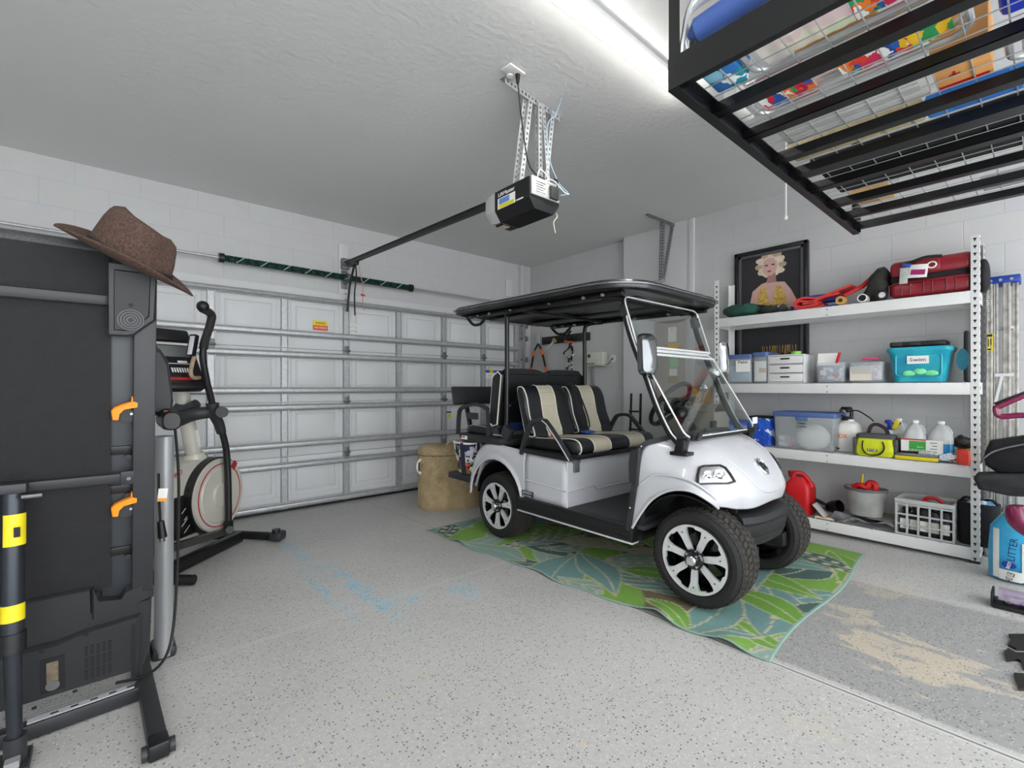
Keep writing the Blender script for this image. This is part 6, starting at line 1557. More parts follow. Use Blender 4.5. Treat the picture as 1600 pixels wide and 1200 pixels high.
# ---- third shelf
b = MB(); 
bb = thing('blue_shopping_bag', 'blue printed shopping bag at the left end of the third shelf', 'bag', (4.33, Ys(1180), Z3))
ya, yb = Ys(1203, 4.22), Ys(1168, 4.22)
b.rings([[V((4.33 + x, (ya + yb) / 2 + y, Z3 + z)) for x, y in rrect(.22 * k, (yb - ya) * k, .02, 3)] for z, k in ((0, .92), (.02, .96), (.12, 1.0), (.235, .98), (.235, .92), (.05, .88))]); b.jitter(.006, 12)
b.part('bag_body', patchmat('blue_print_bag', ['#1f55c4', '#1f55c4', '#1a49b4', '#2a66d0', '#1f55c4', '#dfe8f4'], 20), bb)
MB().box((4.33, (ya + yb) / 2, Z3 + .242), (.23, yb - ya + .01, .014), bev=.004).part('bag_rim', blackfab, bb)
t, cy, w, X, ya, yb = tote('storage_box', 'blue translucent lidded crate behind the windshield on the third shelf', 1120, 1166, Z3, .20, mat('royal_blue_lid', '#2c4db8', .4, noise=(10, .08)), body=mat('sky_blue_plastic', '#5f8fca', .35, noise=(8, .12)))
t, cy, w, X, ya, yb = tote('storage_box', 'large clear storage box with blue lid and white cloth inside on the third shelf', 1208, 1305, Z3, .30, lidb, D=.28, X0=4.195)
b = MB().ball((4.30, cy - .04, Z3 + .10), (.085, .12, .10), seg=14, sq=2.2).jitter(.012, 12); b.part('folded_cloth', mat('cream_cloth', '#e8e3d8', .9, noise=(20, .06), bump=(40, .5)), t)
MB().bx(4.22, 4.40, yb - .12, yb - .03, Z3 + .014, Z3 + .10, .01).jitter(.01, 30).part('contents', patchmat('pink_white_bits2', ['#ece8ea', '#c9748f', '#d5d8e0', '#b9b8bc'], 16), t)
MB().bx(4.178, 4.19, cy - .04, cy + .05, Z3 + .235, Z3 + .262, .005).part('lid_clip', mat('slate_blue_lid', '#51699c'), t)
text('label_lettering', 'Table\nCloths', .026, (4.186, cy + .01, Z3 + .20), (0, -1, 0), (0, 0, 1), ink, t, wmax=.08)
# sprayer
ya, yb = Ys(1340, 4.31), Ys(1303, 4.31); cy = (ya + yb) / 2; SPX = 4.395
spx = thing('garden_sprayer', 'white pump sprayer tank with orange lettering and black hose', 'sprayer', (4.395, cy, Z3))
b = MB(); b.rings([[V((4.395 + x * k, cy + y * k, Z3 + z)) for x, y in rrect(.17, .17, .06, 5)] for z, k in ((0, .85), (.015, .97), (.10, 1.0), (.18, .96), (.215, .8), (.235, .45), (.25, .42))]); b.part('tank', mat('translucent_white', '#e6e4df', .4, noise=(8, .04)), spx)
b = MB().tube([V((4.375 + x, cy + .01 + y, Z3 + .30 + z)) for x, y, z in ((0, -.03, -.05), (0, -.035, .02), (0, -.03, .035), (0, .03, .035), (0, .035, .02), (0, .03, -.05))], .012, seg=8).cyl((4.395, cy + .01, Z3 + .24), (4.395, cy + .01, Z3 + .27), .04, seg=16); b.part('pump_handle', black_pl, spx)
MB().tube(crom([V((4.33, cy - .02, Z3 + .26)), V((4.32, cy + .06, Z3 + .28)), V((4.31, cy + .085, Z3 + .2)), V((4.30, cy + .085, Z3 + .06)), V((4.30, cy + .04, Z3 + .02))], 8), .006, seg=7).part('hose', cordm, spx)
MB().tube(crom([V((4.26, cy - .02, Z3 + .31)), V((4.24, cy - .09, Z3 + .325)), V((4.24, cy - .16, Z3 + .28)), V((4.24, cy - .19, Z3 + .25))], 8), .005, seg=7).part('wand_hose', cordm, spx)
MB().ball((4.25, cy - .03, Z3 + .325), (.016, .02, .014), seg=8).part('hose_joint', black_pl, spx)
text('tank_lettering', 'HDX', .05, (4.307, cy + .03, Z3 + .12), (0, -1, 0), (0, 0, 1), orange_pl, spx, wmax=.08)
# green-yellow tool bag
ya, yb = Ys(1397, 4.17), Ys(1335, 4.17); cy = (ya + yb) / 2
tg_ = thing('tool_bag', 'lime yellow and grey fabric tool bag with black handles', 'tool bag', (4.25, cy, Z3))
lime = mat('lime_fabric', '#cfd722', .75, noise=(16, .12), bump=(120, .3))
b = MB(); b.rings([[V((4.245 + x, cy + y, Z3 + z)) for x, y in rrect(.14 * k2, .235 * k, .03, 4)] for z, k, k2 in ((.0, .92, .9), (.02, 1.0, 1.0), (.06, .98, .98), (.12, .90, .9), (.135, .9, .8))]); b.part('bag_body', lime, tg_, ang=60)
b = MB(); b.rings([[V((4.245 + x, cy + y, Z3 + z)) for x, y in rrect(.13 * k2, .235 * k, .03, 4)] for z, k, k2 in ((.13, .95, 1.0), (.15, .97, 1.0), (.16, .9, .9))]); b.part('zip_top', mat('grey_nylon', '#4b4b4d', .8, noise=(20, .15)), tg_)
for s in (-1, 1): b = MB().bx(4.185, 4.305, cy + s * .118 - .012, cy + s * .118 + .012, Z3 + .004, Z3 + .13, .01); b.part('end_panel', mat('grey_nylon', '#4b4b4d'), tg_)
MB().tube(crom([V((4.185, cy + .065, Z3 + .11)), V((4.175, cy + .065, Z3 + .05)), V((4.165, cy + .03, Z3 + .012)), V((4.165, cy - .03, Z3 + .018)), V((4.175, cy - .06, Z3 + .06)), V((4.185, cy - .05, Z3 + .11))], 5), 1, prof=[(-.012, -.003), (.012, -.003), (.012, .003), (-.012, .003)]).part('front_handle', blackfab, tg_)
MB().tube(crom([V((4.29, cy + .06, Z3 + .14)), V((4.29, cy + .04, Z3 + .21)), V((4.29, cy, Z3 + .225)), V((4.29, cy - .05, Z3 + .19)), V((4.29, cy - .06, Z3 + .14))], 5), 1, prof=[(-.003, -.012), (.003, -.012), (.003, .012), (-.003, .012)]).part('rear_handle', mat('dark_brown_strap', '#33282a', .8, noise=(20, .1)), tg_)
MB().box((4.176, cy + .01, Z3 + .045), (.003, .06, .018)).part('name_patch', ink, tg_); text('brand_lettering', 'RYOBI', .02, (4.173, cy + .01, Z3 + .045), (0, -1, 0), (0, 0, 1), paper, tg_, wmax=.05)
# spray bottle
yb = Ys(1391, 4.38); c = V((4.38, yb, Z3))
s_ = thing('spray_bottle', 'clear spray bottle with blue and yellow trigger head behind the lime bag', 'spray bottle', tuple(c))
MB().lathe([(.03, 0), (.036, .01), (.036, .12), (.02, .17), (.014, .185), (.001, .19)], c, seg=20).part('bottle', mat('milky_plastic', '#cfd6e2', .3, noise=(8, .05)), s_)
b = MB().box(c + V((0, 0, .215)), (.03, .035, .06), bev=.008).box(c + V((0, .012, .245)), (.03, .04, .03), bev=.01); b.part('trigger_head', mat('deep_blue_plastic', '#23349a', .35, noise=(10, .1)), s_)
MB().box(c + V((-.01, -.035, .225)), (.02, .03, .07), R=(.35, 0, 0), bev=.006).part('trigger', yellow_pl, s_); MB().cyl(c + V((0, -.03, .243)), c + V((0, -.06, .235)), .010, seg=10).part('nozzle', ink, s_)
# gallon jugs
jm = mat('hazy_jug_plastic', '#c6c9c8', .25, noise=(6, .06))
def jug(label, px, X, col, low, wy=.134, group='gallon jugs on the third shelf', lab=None, h=.27):
    y = Ys(px, X); c = V((X, y, Z3)); t = thing('plastic_jug', label, 'jug', tuple(c))
    def R_(k, z): return [c + V((x, yy, z)) for x, yy in rrect(wy * k, wy * k, .045 * k + .004, 6)]
    if low:
        MB().rings([R_(.93, .0), R_(1, .012), R_(1, low)]).part('liquid_level', col, t)
    b = MB(); b.rings([R_(1.0, low or 0), R_(1, .15), R_(.95, .165), R_(.72, .205), R_(.42, .238), R_(.26, .247), R_(.26, .256)] if low else [R_(.93, 0), R_(1, .012), R_(1, .15), R_(.95, .165), R_(.72, .205), R_(.42, .238), R_(.26, .247), R_(.26, .256)]); b.part('jug_body', jm, t, ang=50)
    MB().lathe([(.021, 0), (.021, .016), (.018, .019), (.001, .019)], c + V((0, 0, .25)), seg=18).part('cap', paper, t)
    MB().tube(crom([c + V((-.02, -.05, .165)), c + V((-.01, -.052, .20)), c + V((-.005, -.03, .235))], 5), .009, seg=8).part('jug_handle', jm, t)
    return t, c
t, c = jug('clear jug of green liquid behind the vinegar jug', 1404, 4.43, mat('green_liquid', '#3d7f2e', .2, noise=(5, .05)), .13, .13)
t, c = jug('clear vinegar jug with green label on the third shelf', 1430, 4.285, mat('clear_liquid', '#d5d8d6', .15, noise=(5, .04)), .0)
MB().bx(c.x - .0735, c.x - .0725, c.y - .066, c.y + .066, Z3 + .03, Z3 + .145).part('jug_label', paper, t)
MB().bx(c.x - .0745, c.x - .0732, c.y - .066, c.y + .022, Z3 + .045, Z3 + .13).part('green_label', mat('label_green', '#3ba23c', .5, noise=(10, .1)), t)
MB().bx(c.x - .0745, c.x - .0732, c.y - .066, c.y + .066, Z3 + .134, Z3 + .144).part('red_label_band', red_pl, t)
text('label_lettering', 'VINEGAR', .035, (c.x - .0755, c.y - .022, Z3 + .06), (0, -1, 0), (0, 0, 1), paper, t, wmax=.082); text('label_lettering', 'Zero', .016, (c.x - .0755, c.y - .035, Z3 + .09), (0, -1, 0), (0, 0, 1), paper, t)
t, c = jug('clear jug with blue liquid and white label beside the vinegar', 1470, 4.285, mat('blue_liquid', '#1f7fb4', .2, noise=(5, .05)), .12)
MB().bx(c.x - .0745, c.x - .0725, c.y - .02, c.y + .068, Z3 + .008, Z3 + .14).part('jug_label', paper, t)
for k in range(5): MB().bx(c.x - .0752, c.x - .0742, c.y + .01, c.y + .045 - .01 * (k % 2), Z3 + .12 - .02 * k, Z3 + .124 - .02 * k).part('label_print', ink, t)
# yellow organiser
ya, yb = Ys(1465, 4.15), Ys(1397, 4.15)
yo = thing('tape_organiser_tray', 'long yellow and clear tray of tools at the front of the third shelf', 'tray', (4.19, (ya + yb) / 2, Z3))
MB().bx(4.165, 4.245, ya, yb, Z3 + .001, Z3 + .026, .005).part('tray_base', yellow_pl, yo)
MB().bx(4.168, 4.243, ya + .003, yb - .003, Z3 + .026, Z3 + .044, .004).part('tray_lid', glassmat('clear_tray_lid', '#e9ecec', .3, .1, .5, '#8f9290'), yo)
b = MB().bar((4.19, yb - .03, Z3 + .052), (4.21, yb - .14, Z3 + .052), .014, .014, bev=.004); tag(b.part('knife', blackfab, None), 'black handled knife lying on the yellow tray', 'knife')
b = MB().bx(4.175, 4.215, ya + .02, ya + .10, Z3 + .0445, Z3 + .068, .002); tag(b.part('small_box', mat('striped_box', '#b9bcc0', .6, noise=(60, .3)), None), 'small grey and white box lying on the yellow tray', 'box')
lump('plastic_bag', 'crumpled blue and white plastic bag on the third shelf', 'bag', (4.225, Ys(1481, 4.2), Z3 + .03), (.04, .055, .03), patchmat('blue_white_bag', ['#eef1f5', '#8cc4e8', '#eef1f5', '#2a4f96', '#dfe8f0', '#c03a3a'], 34), .014, 26, 2.1, 2)
b = MB().bx(4.25, 4.40, Ys(1516, 4.25), Ys(1492, 4.25), Z3, Z3 + .085, .003); tag(b.part('cardboard_box', cardb, None), 'small tan cardboard box under the black bin bag', 'box')
lump('bin_bag', 'crumpled black bin bag on the small cardboard box', 'bag', (4.31, Ys(1505, 4.3), Z3 + .0855 + .04), (.06, .06, .04), mat('shiny_black_film', '#2a2826', .2, noise=(20, .3), bump=(40, .8)), .02, 24, 2.0, 6)
yb = Ys(1505, 4.16); c = V((4.175, yb, Z3 + .001))
r_ = thing('oil_bottle', 'small orange red flat bottle at the front of the third shelf', 'bottle', tuple(c))
b = MB(); b.rings([[c + V((x * k, y * k, z)) for x, y in rrect(.03, .062, .012, 4)] for z, k in ((0, .94), (.006, 1), (.075, 1), (.088, .85), (.092, .5))]); b.part('bottle', mat('orange_red_plastic', '#e23a26', .4, noise=(12, .1)), r_)
MB().cyl(c + V((0, .012, .09)), c + V((0, .012, .10)), .009, seg=12).part('cap', red_pl, r_)
MB().tube([c + V((0, .0 + .02 * math.cos(a), .085 + .012 * math.sin(a))) for a in [PI * i / 8 for i in range(9)]], .004, seg=6).part('grip', mat('orange_red_plastic', '#e23a26'), r_)
lump('orange_rag', 'small orange rag beside the right front shelf post', 'rag', (4.24, Ys(1521, 4.22), Z3 + .018), (.03, .022, .018), mat('orange_cloth', '#f08a1e', .8, noise=(20, .15)), .006, 30, 2, 3)

# ---- bottom shelf
yg = Ys(1246, 4.24); c = V((4.30, yg, Z4))
g_ = thing('gas_can', 'red plastic petrol can at the left of the bottom shelf', 'fuel can', tuple(c))
redg = mat('red_can_plastic', '#c8161e', .4, noise=(7, .15), bump=(120, .2))
b = MB(); b.rings([[c + V((x * k, y * k2, z)) for x, y in rrect(.19, .20, .04, 5)] for z, k, k2 in ((0, .94, .94), (.012, 1, 1), (.20, .98, .98), (.24, .90, .86), (.275, .7, .55), (.295, .6, .42))]); b.part('can_body', redg, g_, ang=50)
MB().tube(crom([c + V((-.05, .04, .275)), c + V((-.05, .02, .325)), c + V((-.03, -.03, .32)), c + V((-.02, -.08, .26)), c + V((-.02, -.09, .22))], 5), .016, seg=10).part('can_handle', redg, g_)
MB().cyl(c + V((.0, .06, .28)), c + V((.0, .07, .33)), .022, seg=14).part('spout_cap', redg, g_)
for k in range(3): MB().bx(c.x - .0965, c.x - .094, c.y - .03 + .02 * k, c.y - .018 + .02 * k, Z4 + .10, Z4 + .145).part('moulded_mark', red_pl, g_)
for k_, (px, dz) in enumerate(((1290, 0.0), (1305, -.0))):
    y = Ys(px, 4.4); b = MB(); b.lathe([(.035, 0), (.05, .05), (.05, .10), (.045, .10), (.03, .02)], (4.38 + .03 * k_, y + .05 * k_, Z4 + .052), (-.3, .9 - 1.6 * k_, .25), seg=18)
    o = b.part('black_pot', black_pl, None); tag(o, ('black plastic pot on its side behind the petrol can', 'black plastic pot tipped over behind the grey bucket')[k_], 'pot')
fb = thing('flowered_bag', 'folded cream shopping bag with red flower print on the bottom shelf', 'bag', (4.26, Ys(1280), Z4))
ya, yb = Ys(1303, 4.2), Ys(1273, 4.2)
MB().bx(4.19, 4.38, ya, yb, Z4, Z4 + .018, .006).jitter(.003, 14).part('bag_body', mat('cream_bag', '#d8c8b4', .7, noise=(10, .08)), fb)
MB().box((4.23, yb - .03, Z4 + .06), (.10, .012, .12), R=(-.75, 0, 0), bev=.004).part('bag_flap', mat('grey_flap', '#bdbdb8', .7, noise=(10, .06)), fb)
for x, y, m_ in ((4.22, .05, red_pl), (4.24, .07, mat('leaf_green', '#4c9a5c', .7, noise=(20, .1))), (4.215, .085, mat('leaf_green', '#4c9a5c')), (4.245, .03, mat('leaf_green', '#4c9a5c'))):
    MB().ball((x, ya + y, Z4 + .019), (.012, .014, .003), seg=6).part('printed_flower', m_, fb)
b = MB(); ya, yb = Ys(1398, 4.2), Ys(1300, 4.2)
b.grid(lambda u, v: V((4.185 + .27 * u, ya + (yb - ya) * v, Z4 + .042 + .014 * math.sin(v * 13 + u * 3) * (1 - u) + .012 * math.sin(u * 9 + v * 5))), 14, 30, thick=.012)
tag(b.part('folded_tarp', mat('black_silver_film', '#3a393d', .3, noise=(9, .5), bump=(30, .6), col2='#a9a9ae'), None, ang=80), 'folded black and silver bag lying under the grey bucket', 'tarp')
b = MB().bx(4.205, 4.47, ya + .01, ya + .16, Z4 + .062, Z4 + .07, .003); tag(b.part('grey_folder', mat('taupe_card', '#7a7670', .8, noise=(10, .08)), None), 'flat grey folder lying right of the grey bucket', 'folder')
yc = Ys(1351, 4.27); c = V((4.30, yc, Z4 + .065))
bu_ = thing('bucket', 'grey plastic bucket holding a red funnel on the bottom shelf', 'bucket', tuple(c))
b = MB(); b.lathe([(.001, 0), (.095, 0), (.102, .006), (.124, .19), (.132, .192), (.133, .205), (.120, .205), (.098, .012), (.001, .012)], c, seg=32, sx=.8, sy=1); b.part('bucket_shell', mat('worn_grey_plastic', '#9b9b99', .55, noise=(5, .25), col2='#b9b7b2'), bu_)
b = MB(); b.lathe([(.122, 0), (.134, 0), (.134, .018), (.122, .018)], c + V((0, 0, .188)), seg=32, sx=.8, sy=1); b.part('bucket_rim', mat('dark_grey_rim', '#5e5f60', .5, noise=(10, .1)), bu_)
b = MB().tube(crom([c + V((-.02, .07, .20)), c + V((-.03, .03, .225)), c + V((-.03, -.01, .21)), c + V((-.02, -.03, .25)), c + V((-.02, -.06, .24)), c + V((-.02, -.06, .20))], 5), .022, seg=10); tag(b.part('red_funnel', red_pl, None), 'red plastic funnel in the grey bucket', 'funnel')
b = MB().cyl(c + V((0, .02, .16)), c + V((0, .022, .24)), .02, seg=12).cyl(c + V((0, .022, .24)), c + V((0, .018, .305)), .010, .007, seg=10); b.mi = 0
tag(b.part('yellow_spout', mat('black_yellow_spout', '#e0c020', .5, noise=(20, .1)), None), 'yellow nozzle with black collar standing in the grey bucket', 'nozzle')
MB()
# milk crate
ya, yb = Ys(1489, 4.15), Ys(1400, 4.18)
cr_ = thing('milk_crate', 'grey plastic lattice crate full of bottles on the bottom shelf', 'crate', (4.30, (ya + yb) / 2, Z4))
cm_ = mat('light_grey_crate', '#bfc0c0', .45, noise=(12, .05)); X0_, X1_ = 4.185, 4.43; HC = .25
b = MB()
def lat(p, q, n, fx):
    pass
for (fixed, val) in (('x', X0_), ('x', X1_)):
    for k in range(6):
        y = ya + (yb - ya) * k / 5; b.bx(val - .006, val + .006, y - .006, y + .006, Z4, Z4 + HC, .002)
    for k in range(4):
        z = Z4 + .006 + (HC - .045) * k / 3; b.bx(val - .005, val + .005, ya, yb, z - .006, z + .006, .002)
for val in (ya, yb):
    for k in range(1, 4):
        x = X0_ + (X1_ - X0_) * k / 4; b.bx(x - .006, x + .006, val - .006, val + .006, Z4, Z4 + HC, .002)
    for k in range(4):
        z = Z4 + .006 + (HC - .045) * k / 3; b.bx(X0_, X1_, val - .005, val + .005, z - .006, z + .006, .002)
for k in range(6):
    y = ya + (yb - ya) * k / 5; b.bx(X0_, X1_, y - .004, y + .004, Z4 + .001, Z4 + .008)
b.part('lattice', cm_, cr_)
b = MB()
for (x0_, x1_, y0_, y1_) in ((X0_ - .008, X0_ + .008, ya - .008, yb + .008), (X1_ - .008, X1_ + .008, ya - .008, yb + .008), (X0_, X1_, ya - .008, ya + .008), (X0_, X1_, yb - .008, yb + .008)): b.bx(x0_, x1_, y0_, y1_, Z4 + HC - .03, Z4 + HC, .003)
b.part('top_rim', cm_, cr_)
n_b = 0
for i, (fy, m_, h, capm) in enumerate(((.15, black_pl, .20, red_pl), (.33, mat('dark_oil_bottle', '#1d1f24', .3, noise=(10, .1)), .19, black_pl), (.50, black_pl, .215, red_pl), (.68, blackfab, .16, black_pl), (.86, mat('dark_oil_bottle', '#1d1f24'), .15, black_pl))):
    for j in range(2):
        y = ya + (yb - ya) * fy; c = V((4.245 + .105 * j, y, Z4 + .009)); hh = h - .02 * j
        t = thing('oil_bottle', ('black bottle in the front row of the grey crate' if j == 0 else 'black bottle in the back row of the grey crate') + (', %s from the right' % ('first', 'second', 'third', 'fourth', 'fifth')[i]), 'bottle', tuple(c), 'bottles in the grey crate')
        b = MB(); b.rings([[c + V((x * k, y_ * k, z)) for x, y_ in rrect(.075, .065, .015, 3)] for z, k in ((0, .95), (.006, 1), (hh * .75, 1), (hh * .88, .7), (hh * .92, .35), (hh, .33))]); b.part('bottle_body', m_, t)
        MB().cyl(c + V((0, 0, hh)), c + V((0, 0, hh + .022)), .017, seg=14).part('cap', capm, t)
        if j == 0: MB().bx(c.x - .0385, c.x - .0375, y - .024, y + .024, c.z + .03, c.z + .10).part('bottle_label', (paper, mat('cream_label', '#c9c4b6', .7, noise=(20, .1)))[i % 2], t)
b = MB().tube(crom([V((4.29, ya + .06, Z4 + .235)), V((4.29, ya + .10, Z4 + .262)), V((4.29, ya + .15, Z4 + .255)), V((4.29, ya + .16, Z4 + .225))], 5), .012, seg=8); tag(b.part('red_funnel', red_pl, None), 'red curved spout resting on the bottles in the crate', 'spout')
# black bag at the shelf end
cy = .302; c = V((4.31, cy, Z4))
kb = thing('black_cooler_bag', 'tall black fabric bag at the right end of the bottom shelf', 'bag', tuple(c))
b = MB(); b.rings([[c + V((x * k, y * k, z)) for x, y in rrect(.165, .20, .06, 5)] for z, k in ((0, .92), (.02, 1), (.15, 1.0), (.27, .97), (.27, .9), (.12, .85))]); b.jitter(.006, 12); b.part('bag_body', blackfab, kb, ang=60)
for s in (-1, 1): MB().tube(crom([c + V((.0, s * .09, .26)), c + V((-.03, s * .06, .30)), c + V((-.02, s * .01, .285)), c + V((0, s * -.03, .27))], 5), .009, seg=7).part('bag_handle', blackfab, kb)
lump('blue_plastic_bag', 'pale blue plastic bag sticking out of the tall black bag', 'bag', (4.31, cy - .02, Z4 + .25), (.055, .07, .04), patchmat('pale_blue_film', ['#9cc8e8', '#6aa8d8', '#2f7fc8', '#d8e8f2'], 16), .02, 20, 2, 5)
MB()

# ================================================================ WALL: tool rail, controller, panel
tr2 = thing('tool_rail', 'dark wall rail with hooks behind the golf cart seats', 'tool rack', (4.64, 4.28, 1.87))
MB().bx(4.63, 4.659, 3.845, 4.70, 1.82, 1.925, .004).part('rail_board', mat('charcoal_rail', '#27272b', .5, noise=(20, .2)), tr2)
for k in range(6): MB().tube([V((4.63, 3.92 + .14 * k, 1.86)), V((4.58, 3.92 + .14 * k, 1.85)), V((4.57, 3.92 + .14 * k, 1.875))], .007, seg=6).part('hook', black_pl, tr2)
orh = mat('orange_grip', '#e5692a', .5, noise=(20, .1))
lp = thing('loppers', 'long handled loppers with orange and black grips hanging left of the tool rail', 'loppers', (4.6, 4.6, 1.5))
pv = atX(841, 532, 4.60)
b = MB().prism([(-.03, -.05), (.01, -.06), (.035, -.02), (.03, .06), (.0, .10), (-.025, .07)], pv, (0, 1, 0), (0, 0, 1), (1, 0, 0), .02, bev=.004); b.part('blade', alu, lp)
for s, q_, q2 in ((1, (835, 548), (829, 580)), (-1, (846, 546), (854, 580))):
    a_, c_ = atX(*q_, 4.60), atX(*q2, 4.60); p0 = pv + V((0, 0, -.04))
    MB().tube([p0, a_], .012, seg=8).part('handle_shank', blk_metal, lp)
    MB().tube([a_, a_.lerp(c_, .25)], .019, seg=8).part('grip_collar', orh, lp)
    MB().tube([a_.lerp(c_, .2), c_, c_ + (c_ - a_) * .3], .014, seg=8).part('handle', blk_metal, lp)
    MB().tube([c_ - (c_ - a_) * .2, c_ + (c_ - a_) * .05], .018, seg=8).part('grip_collar', orh, lp)
pn = thing('hand_pruner', 'small hand pruners with tan handle hanging from the tool rail', 'pruners', (4.58, 4.3, 1.8))
a_ = atX(866, 532, 4.58); c_ = atX(858, 542, 4.58); MB().bar(a_, c_ + (c_ - a_) * .6, .03, .014, bev=.004).part('blade', alu, pn); MB().box(a_, (.03, .07, .05), R=(.6, 0, 0), bev=.012).part('handle', mat('tan_leather', '#b08a5a', .7, noise=(30, .2)), pn)
hs = thing('hedge_shears', 'black and orange shears hanging in the middle of the tool rail', 'shears', (4.58, 4.1, 1.9))
for q0, q1 in (((878, 530), (887, 515)), ((880, 532), (892, 517))): MB().tube([atX(*q0, 4.58), atX(*q1, 4.58)], .013, seg=8).part('handle', black_pl, hs)
MB().tube([atX(882, 533, 4.575), atX(896, 535, 4.575)], .012, seg=8).part('orange_grip', orh, hs)
MB().box(atX(886, 528, 4.585), (.03, .12, .05), R=(.2, 0, 0), bev=.01).part('pivot', blk_metal, hs)
kp = thing('strap_bundle', 'black and white knotted strap hanging below the tool rail', 'strap', (4.6, 4.1, 1.6))
stm = patchmat('black_white_webbing', ['#18181a', '#18181a', '#e8e8e6'], 22)
for pts in ([(891, 535), (888, 545), (881, 552), (889, 562), (886, 580)], [(892, 535), (895, 548), (893, 562), (894, 580)], [(890, 540), (896, 554), (888, 564), (884, 578)]):
    MB().tube(crom([atX(*q_, 4.60) for q_ in pts], 4), 1, prof=[(-.012, -.003), (.012, -.003), (.012, .003), (-.012, .003)]).part('strap', stm, kp)
a_, c_ = atX(921, 551, 4.62), atX(950, 572, 4.62)
ic = thing('irrigation_controller', 'cream plastic irrigation controller box on the wall beside the outlet', 'controller', (4.63, (a_.y + c_.y) / 2, c_.z))
zc0, zc1 = 1.485, 1.655; y0_, y1_ = 3.575, 3.85
crm = mat('cream_controller_plastic', '#cfd0c0', .45, noise=(8, .04))
MB().bx(4.56, 4.659, y0_, y1_, zc0, zc1, .012, 3).part('case', crm, ic); MB().bx(4.553, 4.565, y0_ + .05, y1_ - .005, zc0 + .008, zc1 - .008, .008).part('door_panel', crm, ic)
MB().cyl((4.549, y1_ - .07, zc1 - .045), (4.554, y1_ - .07, zc1 - .045), .024, seg=16).part('green_logo', mat('logo_green', '#2f6b4a', .5, noise=(20, .1)), ic)
MB().cyl((4.547, y1_ - .065, zc1 - .038), (4.5495, y1_ - .065, zc1 - .038), .012, seg=12).part('logo_mark', ink, ic)
text('brand_lettering', 'Rain Bird', .03, (4.551, y1_ - .10, zc0 + .03), (0, -1, 0), (0, 0, 1), ink, ic, wmax=.12)
MB().tube([V((4.62, y1_ - .06, zc0)), V((4.64, y1_ - .07, 1.2)), V((4.645, y1_ - .04, .9))], 1, prof=[(-.02, -.008), (.02, -.008), (.02, .008), (-.02, .008)]).part('cable_conduit', mat('grey_conduit', '#8c8d8c', .5, noise=(20, .1)), ic)
oc2 = thing('wall_outlet', 'round white wall outlet right of the irrigation controller', 'power outlet', (4.65, 3.49, 1.57))
MB().lathe([(.001, -.012), (.045, -.010), (.05, 0)], (4.655, 3.49, 1.57), (1, 0, 0), seg=22).part('cover_plate', steel_w, oc2); MB().box((4.638, 3.49, 1.565), (.02, .03, .025), bev=.004).part('plug', mat('grey_conduit', '#8c8d8c'), oc2)
MB().tube(crom([V((4.625, 3.49, 1.56)), V((4.60, 3.50, 1.52)), V((4.60, 3.55, 1.50)), V((4.61, 3.59, 1.51))], 5), .004, seg=6).part('lead', cordm, oc2)
ep_ = thing('electrical_panel', 'tall beige electrical panel door on the wall with paper notes stuck on', 'electrical panel', (4.56, 2.67, 1.1))
XP = 4.562
MB().bx(XP - .012, XP + .002, 2.49, 2.845, 1.02, 1.935, .003).part('panel_frame', mat('beige_panel', '#a99f96', .45, noise=(6, .04)), ep_)
MB().bx(XP - .016, XP - .011, 2.52, 2.815, 1.06, 1.90, .002).part('panel_door', mat('beige_panel', '#a99f96'), ep_)
XN = XP - .0165
def note(px0, py0, px1, py1, m, label=None):
    a, c = atX(px0, py0, XN), atX(px1, py1, XN); z0_, z1_ = (c.z + atX(px0, py1, XN).z) / 2, (a.z + atX(px1, py0, XN).z) / 2
    MB().bx(XN - .001, XN, c.y, a.y, z0_, z1_).part('paper_note', m, ep_, label)
note(1044, 511, 1057, 534, paper, 'white paper note'); note(1043, 536, 1060, 553, mat('yellow_note', '#e8b62e', .8, noise=(20, .05)), 'yellow paper note')
note(1047, 557, 1059, 574, mat('green_note', '#9ccf9a', .8, noise=(20, .05)), 'pale green paper note'); note(1046, 576, 1058, 587, paper, 'white paper note'); note(1044, 588, 1058, 598, mat('tan_note', '#a58f68', .8, noise=(20, .1)), 'tan paper note')
q_ = atX(1050, 515, XN); MB().ball((XN - .002, q_.y, q_.z), .006, seg=6).part('push_pin', ink, ep_)
st2 = thing('wall_sticker', 'small gold and blue sticker on the wall above the electrical panel', 'sticker', (4.56, 2.95, 1.96))
a_, c_ = atX(1011, 494, 4.578), atX(1021, 502, 4.578); MB().bx(4.5775, 4.5795, c_.y, a_.y, c_.z, a_.z).part('sticker_sheet', patchmat('gold_blue_print', ['#c79a3c', '#c79a3c', '#5a86b8', '#6b4a2a'], 30), st2)
# ---- things between the cart and the wall, seen through the windshield
wd = thing('timber_offcuts', 'two pale timber offcuts leaning on the wall left of the shelving', 'timber', (4.5, 2.2, .05))
pine = mat('pine_wood', '#d2a568', .6, noise=(6, .2), bump=(40, .2))
for px0, px1, py in ((1083, 1096, 603), (1098, 1110, 604)):
    a_, c_ = atX(px0, py, 4.50), atX(px1, py, 4.50); MB().prism([(c_.y, fz(2.2)), (a_.y, fz(2.2)), (a_.y, a_.z), (c_.y, a_.z)], (4.515, 0, 0), (0, 1, 0), (0, 0, 1), (1, 0, 0), .03, bev=.003).part('board', pine, wd)
cl = thing('clamp_lamp', 'small silver clamp lamp on the timber offcuts', 'lamp', (4.47, 2.2, 1.15)); q_ = atX(1100, 606, 4.475)
MB().ball(q_, (.03, .05, .05), seg=12).part('reflector', chrome, cl); MB().tube(crom([q_ + V((0, 0, -.04)), q_ + V((-.01, .01, -.1)), q_ + V((0, .03, -.15))], 4), .006, seg=6).part('arm', blk_metal, cl)
